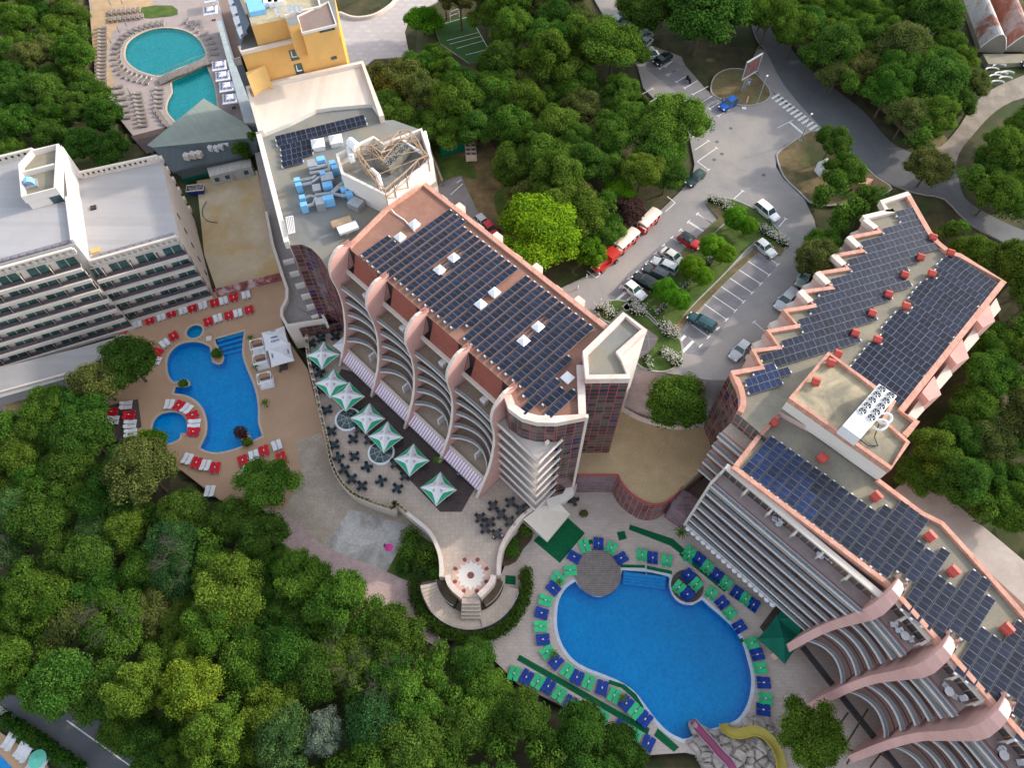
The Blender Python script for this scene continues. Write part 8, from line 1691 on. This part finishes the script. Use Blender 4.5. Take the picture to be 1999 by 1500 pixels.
mb = MB(); mb.prism([W('c', x, y, 18) for x, y in ((850, 905), (905, 880), (925, 925), (880, 940))], ZP, 18); tag(mb.build('kiosk', M['whitem']), 'small white flat roofed kiosk on the larger dry grass island', 'kiosk')
mb = MB(); mb.prism([W('c', x, y, 18.5) for x, y in ((1065, 1020), (1110, 985), (1160, 1000), (1120, 1030))], ZP, 18.5); tag(mb.build('tiled_hut', M['coral']), 'small red tiled hut under trees by the main road', 'hut')
for i, (x, y) in enumerate(((285, 745), (180, 885))):
    p = W('q', x, y, ZP + .4); mb = MB(); mb.tube((p.x, p.y, ZP), (p.x, p.y, ZP + .85), .09, n=10); tag(mb.build('bollard', M['whitem']), ['upper', 'lower'][i] + ' white bollard below the yellow-green tree', 'bollard')
# goal on the pitch
g0 = W('b', 655, 115, 11); g1 = W('b', 705, 95, 11); t = thing('football_goal', 'small white goal frame on the green sports pitch', 'goal', tuple(g0)); m_ = MB()
for g in (g0, g1): m_.tube(g, g + Vector((0, 0, 2)), .06); m_.tube(g + Vector((0, 0, 2)), g + Vector((-.3, 1.6, 0)), .05)
m_.tube(g0 + Vector((0, 0, 2)), g1 + Vector((0, 0, 2)), .06); m_.tube(g0 + Vector((-.3, 1.6, 0)), g1 + Vector((-.3, 1.6, 0)), .05); m_.build('frame', M['whitem'], t)
# greenhouses
M['rustsheet'] = mt('rusting_sheet', (.46, .44, .42), .7, .15, .5, stain=(.26, .075, .04), sscale=.28, samt=.95, fine=.15, joints=(.6, 60, .05), jamt=.35); M['rustsheet2'] = mt('rusted_sheet', (.30, .10, .06), .75, .2, .5, stain=(.45, .40, .38), sscale=.22, samt=.7, fine=.15, joints=(.6, 60, .05), jamt=.35)
for i, (l0, l1, r0, r1, mat) in enumerate((((1640, -60), (1755, 262), (1755, -60), (1897, 275), 'rustsheet'), ((1790, -60), (1905, 262), (1910, -60), (2060, 262), 'rustsheet2'))):
    A_, B_, C_, D_ = [W('c', *q, 17) for q in (l0, l1, r0, r1)]; t = thing('barrel_roof_shed', ['whitish rust streaked barrel roofed shed, left of two', 'darker rusted barrel roofed shed at the picture corner'][i], 'shed', (B_.x, B_.y, ZP)); m_ = MB(); n = 12; u = 0
    for k in range(n):
        f0, f1 = k / n, (k + 1) / n; h0, h1 = 17.0 + 3.0 * math.sin(math.pi * f0), 17.0 + 3.0 * math.sin(math.pi * f1); L_ = (A_ - B_).length
        pts = [A_.lerp(C_, f0), A_.lerp(C_, f1), B_.lerp(D_, f1), B_.lerp(D_, f0)]; m_.face([(p.x, p.y, h) for p, h in zip(pts, (h0, h1, h1, h0))], 0, [(L_, f0 * 12), (L_, f1 * 12), (0, f1 * 12), (0, f0 * 12)])
    m_.build('roof', M[mat], t); m_ = MB(); pts = [B_.lerp(D_, k / n) for k in range(n + 1)]; m_.face([(p.x, p.y, 17.0 + 3.0 * math.sin(math.pi * k / n) - .05) for k, p in enumerate(pts)] + [(D_.x, D_.y, ZP), (B_.x, B_.y, ZP)]); m_.wall(A_, B_, ZP, 17); m_.wall(C_, D_, ZP, 17); m_.build('wall', M['felt'], t)
    m_ = MB(); m_.path([Vector((p.x, p.y - .05, 17.0 + 3.0 * math.sin(math.pi * k / n))) for k, p in enumerate(pts)], .12, 5); m_.build('edge_hoop', M['railw'], t)
mb = MB(); mb.prism([W('c', x, y, 16.6) for x, y in ((1770, 300), (2100, 300), (2100, 345), (1800, 355))], 15.5, 16.6); tag(mb.build('low_wall', M['felt']), 'low weathered wall in front of the barrel sheds', 'wall')
for i, (x, y) in enumerate(((1870, 410), (1895, 435), (1850, 458), (1905, 405), (1840, 425), (1820, 385), (1835, 350), (1860, 365))):
    p = W('c', x, y, ZP + .3); mb = MB(); mb.path([Vector((p.x + 1.3 * math.cos(a), p.y + .7 * math.sin(a) - .3, ZP + .35)) for a in [math.pi * k / 8 + .2 for k in range(8)]], .16, 6)
    tag(mb.build('hoop_section', M['railw']), 'white curved plastic hoop dumped beside the track, %s in the heap' % ORD[i + 1], 'hoop', 'white hoops dumped by the track')
for i, (x, y) in enumerate(((2020, 345), (1890, 555))[:1]):
    car('sedan', 'c', (x + 60, y), (x, y + 5), ZP, 'black', 'black car at the right edge by the barrel sheds')
# ---------------- pavilion, bridge, site things
pv = thing('pavilion', 'grey green hipped roof pavilion beside the turquoise pool', 'pavilion', tuple(W('a', 1100, 800, 2.5)))
m_ = MB(); A_ = W('a', 820, 808, 6.0); R0 = W('a', 850, 822, 6.6); R1 = W('a', 1430, 765, 6.6); B_ = W('a', 1135, 548, 4.6); D_ = W('a', 1372, 690, 4.8)
m_.face([A_, R0, R1, D_, B_], 0, [(p.x * .78 + p.y * .6, p.y) for p in (A_, R0, R1, D_, B_)]); E0 = W('a', 965, 960, 4.2); E1 = W('a', 1440, 850, 4.2); m_.face([R0, E0, E1, R1], 1, [(p.x, p.y) for p in (R0, E0, E1, R1)]); m_.build('roof', [M['gpav'], M['gpavd']], pv)
m_ = MB(); ribbon(m_, [A_, R0, E0, E1], .15, 3.9, 4.35)
inn = [A_.lerp(R1, .06), B_.lerp(R0, .1), D_.lerp(R0, .08), E1.lerp(R0, .1), E0.lerp(R1, .06)]; m_.prism(inn, 2, 4.4); m_.build('wall', M['gpavd'], pv)
for i, (x, y, s) in enumerate(((1035, 860, 1.1), (1070, 852, 1.1), (1104, 848, 1.1), (1168, 815, .8), (1200, 815, .8), (1228, 805, .9), (1258, 790, 1.3))):
    p = W('a', x, y, 6.2); t = thing('condenser_unit', '%s pale condenser on the dark pavilion roof slope, counted from left' % ORD[i + 1], 'condenser', (p.x, p.y, 5.0), R(-12), 'condensers on the pavilion roof'); m_ = MB(); m_.box((0, 0, 0), (s, s * .9, 1.2)); m_.build('casing', M['whitem'] if i > 2 else M['cream'], t, world=False)
    m_ = MB(); m_.tube((0, 0, 1.2), (0, 0, 1.24), s * .33, n=12); m_.build('fan', M['steel'], t, world=False)
br = smooth_loop([W('a', 885, 452, 3.1), W('a', 960, 415, 3.5), W('a', 1040, 385, 3.6), W('a', 1110, 352, 3.5), W('a', 1180, 335, 3.1)], 3, False); t = thing('footbridge', 'arched boarded footbridge between the two turquoise pools', 'bridge', tuple(br[0] - Vector((0, 0, .6)))); m_ = MB()
for a, b in zip(br, br[1:]): m_.beam(a, b, 2.3, .2)
m_.build('deck', M['wood'], t)
for s in (-1, 1):
    O_ = offset(br, s * 1.15, False); m_ = MB(); m_.path([p + Vector((0, 0, .9)) for p in O_], .05); 
    for p in O_[::2]: m_.tube(p, p + Vector((0, 0, .9)), .04, n=5)
    m_.build('railing', M['felt'], t)
zs2 = lambda x, y, z: W('.', 360 + x / 10, 300 + y / 10, z)
c_ = [zs2(440, 280, 3.1), zs2(1290, 90, 3.1), zs2(1310, 250, 3.1), zs2(490, 450, 3.1)]; t = thing('site_cabin', 'grey white site cabin with corrugated roof and three barred windows', 'cabin', tuple(zs2(900, 400, .7)))
m_ = MB(); m_.prism(c_, .7, 3.1); m_.build('body', mt('cabin_sheet', (.46, .48, .49), .6, .08, 1, joints=(.25, 60, .03), jamt=.25), t); m_ = MB(); m_.face([p + Vector((0, 0, .05)) for p in (c_ if True else [])][::-1]); m_.build('roof', mt('cabin_roof', (.58, .56, .52), .6, .12, 1, joints=(.4, 60, .04), jamt=.35), t)
fa, fb = c_[3], c_[2]; fd_ = (fb - fa).normalized(); fn_ = Vector((fd_.y, -fd_.x, 0)); fn_ = -fn_ if fn_.y > 0 else fn_
for f in (.13, .38, .83): m_ = MB(); q = fa.lerp(fb, f) + fn_ * .04; m_.wall(q - fd_ * .45, q + fd_ * .45, 1.5, 2.5); m_.build('window', M['glassd'], t)
m_ = MB(); q = fa.lerp(fb, .52) + fn_ * .04; m_.wall(q - fd_ * .35, q + fd_ * .35, .75, 2.7); m_.build('door', M['steel'], t)
p = zs2(225, 700, 1.4); t = thing('skip', 'open blue and white skip heaped with dark rubble', 'skip', (p.x, p.y, .7), R(8)); m_ = MB(); q = [(-1.7, -.85), (1.7, -.85), (1.7, .85), (-1.7, .85)]
for i in range(4): a, b = q[i], q[(i + 1) % 4]; m_.face([(a[0] * .85, a[1] * .85, 0), (b[0] * .85, b[1] * .85, 0), (b[0], b[1], 1.2), (a[0], a[1], 1.2)])
m_.build('body', M['navy'], t, world=False); m_ = MB(); rg = random.Random(2)
for i in range(6):
    for j in range(3): x0, y0 = -1.55 + i * .52, -.75 + j * .5; m_.face([(x0, y0, .9 + rg.random() * .4), (x0 + .52, y0, .9 + rg.random() * .4), (x0 + .52, y0 + .5, .9 + rg.random() * .4), (x0, y0 + .5, .9 + rg.random() * .4)])
m_.build('rubble', mt('rubble', (.18, .13, .12), .95, .5, 2, rgb2=(.45, .38, .34)), t, world=False); m_ = MB(); ribbon(m_, [Vector((a * 1.0, b * 1.0, 0)) for a, b in q], .12, 1.1, 1.24, closed=True); m_.build('rim', M['whitem'], t, world=False)
m_ = MB(); ribbon(m_, [zs2(-60, 480, 2), zs2(200, 400, 2), zs2(440, 330, 2)], .1, .7, 2.9); tag(m_.build('mesh_fence', M['dgreen']), 'dark green screened fence beside the pavilion and cabin', 'fence')
m_ = MB(); ribbon(m_, [zs2(1400, 330, 3), zs2(1480, 700, 3), zs2(1560, 1100, 3), zs2(1640, 1500, 3), W('d', 1545, 20, 3), W('d', 1570, 180, 3)], .4, .4, 3.0); tag(m_.build('site_wall', M['sand']), 'tall ochre block wall along the right side of the building plot', 'wall')
m_ = MB(); m_.path(smooth_loop([zs2(430, 930, .85), zs2(350, 1080, .8), zs2(370, 1230, .8), zs2(470, 1320, .8), zs2(650, 1345, .8)], 4, False), .06); tag(m_.build('hose', M['blk']), 'dark hose lying in an arc on the ochre plot', 'hose')
mu0, mu1 = W('d', 1212, 290, ZL + .2), W('d', 1572, 200, ZL + .2); m_ = MB(); ribbon(m_, [mu0, mu1], .3, .2, 2.3)
tag(m_.build('mural_wall', mt('mural', (.16, .05, .06), .8, .5, .9, rgb2=(.50, .16, .15), stain=(.62, .50, .50), sscale=.55, samt=.9)), 'low wall painted with a maroon and white mural behind the loungers', 'wall')
# yard shed
c_ = [W('b', x, y, 15.4) for x, y in ((582, 752), (716, 735), (732, 776), (598, 812))]; t = thing('yard_shed', 'small yard shed with pale blue sheet roof and green screens', 'shed', tuple(W('b', 660, 840, 12.6))); m_ = MB(); m_.prism(c_, 12.6, 15.2); m_.build('wall', M['dgreen'], t); m_ = MB(); m_.face(c_[::-1]); m_.build('roof', mt('blue_sheet', (.36, .46, .52), .5, .08, 1, joints=(.4, 60, .04), jamt=.25), t)
p = W('b', 768, 755, 13.8); m_ = MB(); m_.box((p.x, p.y, 12.6), (1.5, 1.3, 1.9), .2); tag(m_.build('equipment_cabinet', M['cream']), 'cream equipment cabinet beside the blue roofed shed', 'cabinet')
m_ = MB(); ribbon(m_, [W('b', 510, 770, 14), W('b', 560, 880, 14), W('b', 610, 1010, 14)], .3, 12, 14.2); tag(m_.build('yard_wall', M['felt']), 'low grey wall between the plant enclosure and the yard', 'wall')
# wing terraces: white plastic chairs and tables
wc = MB(); wc.box((0, 0, .4), (.5, .5, .05)); WSEAT = mesh_of(wc, 'seat', M['whitem']); wc = MB()
for k in range(6): a0, a1 = 2.2 + 1.9 * k / 6, 2.2 + 1.9 * (k + 1) / 6; wc.face([(.3 * math.cos(a0), .3 * math.sin(a0), .42), (.3 * math.cos(a1), .3 * math.sin(a1), .42), (.33 * math.cos(a1), .33 * math.sin(a1), .85), (.33 * math.cos(a0), .33 * math.sin(a0), .85)])
WBACK = mesh_of(wc, 'backrest', M['whitem']); wc = MB(); wc.tube((0, 0, .68), (0, 0, .71), .42, n=16); WT = mesh_of(wc, 'table_top', M['whitem'])
for i, (x, y, k) in enumerate(((608, 110, 'c'), (645, 118, 't'), (628, 140, 'c'), (852, 278, 'c'), (872, 298, 'c'), (860, 315, 't'), (905, 325, 't'), (930, 345, 'c'), (955, 355, 'c'), (1152, 505, 'c'), (1180, 530, 'c'), (1165, 555, 't'), (1268, 700, 'c'), (1297, 732, 'c'), (1330, 765, 't'), (1370, 785, 'c'), (1560, 1040, 'c'), (1575, 1075, 't'), (1612, 1100, 'c'), (1655, 1112, 'c'), (1868, 1400, 'c'), (1880, 1430, 't'), (1975, 1470, 'c'))):
    p = W('i', x, y, 19.0); t = thing('plastic_table' if k == 't' else 'plastic_chair', '%s white plastic %s on the wing roof terraces, counted from the top' % (ORD[i + 1], 'table' if k == 't' else 'chair'), 'table' if k == 't' else 'chair', (p.x, p.y, 18.62), random.uniform(0, 6.28), 'white plastic furniture on the wing terraces')
    t.scale = (1.25, 1.25, 1)
    if k == 't':
        for nm, me in (('table_top', WT), ('pedestal', PDM)): o = bpy.data.objects.new(nm, me); col.objects.link(o); o.parent = t
    else:
        for nm, me in (('seat', WSEAT), ('backrest', WBACK)): o = bpy.data.objects.new(nm, me); col.objects.link(o); o.parent = t
        for lx in (-.2, .2):
            for ly in (-.2, .2): o = bpy.data.objects.new('leg', CS['gr'][3]); col.objects.link(o); o.parent = t; o.location = (lx, ly, 0)
# lower left corner loungers and umbrella
for i, (x, y) in enumerate(((40, 1345), (62, 1362), (108, 1395), (125, 1410), (145, 1428), (175, 1470), (240, 1482))):
    p = W('g', x, y, RZ + .4); lounger(p.x, p.y, RZ + .06, imgdir('g', x, y, 0, 60), 'white', 'white lounger, %s from the top beside the corner pool' % ORD[i + 1], 'white loungers at the corner pool')
p = W('g', 195, 1450, 1.4); t = thing('parasol', 'mint green round parasol at the corner pool', 'parasol', (p.x, p.y, RZ)); m_ = MB(); m_.tube((0, 0, 1.9), (0, 0, 2.5), 1.15, .02, 12, cap=False); m_.build('canopy', mt('mint_canvas', (.12, .48, .38), .8, .05, 2), t, world=False); m_ = MB(); m_.tube((0, 0, 0), (0, 0, 2.4), .04); m_.build('pole', M['steel'], t, world=False)
# pool ladder / rail
m_ = MB(); m_.path([W('h', 1745, 372, 0.8), W('h', 1747, 400, .9), W('h', 1746, 425, .1)], .05); tag(m_.build('pool_rail', M['steel']), 'steel handrail at the big pool steps', 'handrail')

# ================================================================ PEOPLE
SKIN = mt('skin', (.48, .28, .19), .6, .08, 3); HAIR = mt('hair_dark', (.03, .02, .015), .7, .2, 4)
def skin_body(name, joints, bones, mat, parent, sub=1):
    me = bpy.data.meshes.new(name); me.from_pydata([j[:3] for j in joints], bones, []); o = bpy.data.objects.new(name, me); col.objects.link(o); o.parent = parent; me.materials.append(mat)
    m = o.modifiers.new('skin', 'SKIN'); 
    for i, j in enumerate(joints): me.skin_vertices[0].data[i].radius = (j[3], j[3] * (j[4] if len(j) > 4 else 1))
    me.skin_vertices[0].data[0].use_root = True
    s = o.modifiers.new('sub', 'SUBSURF'); s.levels = sub; s.render_levels = sub; return o
def person(x, y, z, rz, seated, top, bottom, label, hair=None):
    t = thing('person', label, 'person', (x, y, z), rz); h = .46 if seated else .92
    J = [(0, 0, h, .13, 1.25), (0, 0, h + .28, .12, 1.3), (0, 0, h + .5, .10, 1.7), (.02, 0, h + .62, .055), (.03, 0, h + .74, .095), (.03, 0, h + .84, .07)]; B = [(0, 1), (1, 2), (2, 3), (3, 4), (4, 5)]
    for s in (-1, 1):
        b = len(J)
        if seated: J += [(.05, s * .1, h, .085), (.45, s * .12, h + .02, .06), (.5, s * .12, .08, .045), (.64, s * .13, .05, .035)]
        else: J += [(0, s * .1, h - .05, .085), (.06 * s, s * .12, .48, .06), (-.02 + .08 * s, s * .12, .08, .045), (.12 + .08 * s, s * .13, .04, .035)]
        B += [(0, b), (b, b + 1), (b + 1, b + 2), (b + 2, b + 3)]; b = len(J)
        J += [(0, s * .19, h + .48, .05), (.06, s * .25, h + .22, .04), (.28 if seated else .1, s * .2, h + .2 if seated else h - .02, .03), (.36 if seated else .12, s * .19, h + .21 if seated else h - .12, .025)]; B += [(2, b), (b, b + 1), (b + 1, b + 2), (b + 2, b + 3)]
    skin_body('body', J, B, SKIN, t)
    g = lambda ids, k: [tuple(J[i][:3]) + (J[i][3] * k,) + tuple(J[i][4:]) for i in ids]
    skin_body('shirt', g([1, 0, 2], 1.18) + [tuple(J[10][:3]) + (.062,), tuple(J[11][:3]) + (.05,), tuple(J[18][:3]) + (.062,), tuple(J[19][:3]) + (.05,)], [(0, 1), (0, 2), (2, 3), (3, 4), (2, 5), (5, 6)], top, t)
    skin_body('trousers', [tuple(J[0][:3]) + (.15, 1.2)] + g([6, 7, 8], 1.15) + g([14, 15, 16], 1.15), [(0, 1), (1, 2), (2, 3), (0, 4), (4, 5), (5, 6)], bottom, t)
    m = MB(); c = Vector((.0, 0, h + .82))
    for i in range(8):
        for j in range(3):
            a0, a1 = 6.2832 * i / 8, 6.2832 * (i + 1) / 8; e0, e1 = math.pi / 2 * j / 3, math.pi / 2 * (j + 1) / 3; r = .115
            m.face([c + Vector((r * math.cos(a) * math.cos(e), r * math.sin(a) * math.cos(e), r * math.sin(e))) for a, e in ((a0, e0), (a1, e0), (a1, e1), (a0, e1))])
    m.build('hair', hair or HAIR, t, world=False); m = MB()
    for s in (-1, 1): m.box((.125, s * .035, h + .77), (.012, .02, .012))
    m.box((.13, 0, h + .735), (.03, .02, .03)); m.build('face_features', HAIR, t, world=False); return t
CL = {'black': mt('cloth_black', (.02, .02, .025), .9, .1, 3), 'whitec': mt('cloth_white', (.7, .7, .7), .9, .1, 3), 'pink': mt('cloth_pink', (.6, .05, .28), .9, .1, 3), 'bluec': mt('cloth_blue', (.03, .2, .5), .9, .1, 3), 'jade': mt('cloth_jade', (.1, .4, .3), .9, .1, 3)}
p = W('e', 240, 1172, ZT + .6); person(p.x, p.y, ZT, -.7, True, CL['black'], CL['black'], 'seated person in black at the upper side of a terrace table')
p = W('e', 268, 1216, ZT + .6); person(p.x, p.y, ZT, 1.4, True, CL['whitec'], CL['jade'], 'seated person in white shirt and green trousers at a terrace table')
p = W('h', 893, 208, ZT + .6); person(p.x, p.y, ZT, .3, True, CL['whitec'], CL['black'], 'seated person in white at the charcoal table near the curved wall')
p = W('h', 942, 200, ZT + .6); person(p.x, p.y, ZT, 3.4, True, CL['whitec'], CL['bluec'], 'second seated person in white, nearer the curved wall')
p = W('h', 292, 262, ZL + .9); person(p.x, p.y, ZL, 2.2, False, CL['black'], CL['black'], 'standing person in black beside the pink parasol on worn concrete')
p = W('h', 312, 270, ZL + 1.9); t = thing('umbrella', 'small bright pink umbrella on the worn concrete slab', 'umbrella', (p.x, p.y, ZL)); m_ = MB(); m_.tube((0, 0, 1.9), (0, 0, 2.2), .62, .02, 10, cap=False); m_.build('canopy', CL['pink'], t, world=False); m_ = MB(); m_.tube((0, 0, 0), (0, 0, 2.2), .015, n=5); m_.build('shaft', M['steel'], t, world=False)
p = zc_(425, 700, ZP + .9); person(p.x, p.y, ZP + .14, 1.2, False, CL['bluec'], CL['whitec'], 'standing person in blue top and white trousers under the billboard')
p = W('e', 840, 1290, ZT + .6); person(p.x, p.y, ZT, 1.0, True, CL['bluec'], CL['black'], 'seated person in blue under the edge of the fourth awning')
terrain()
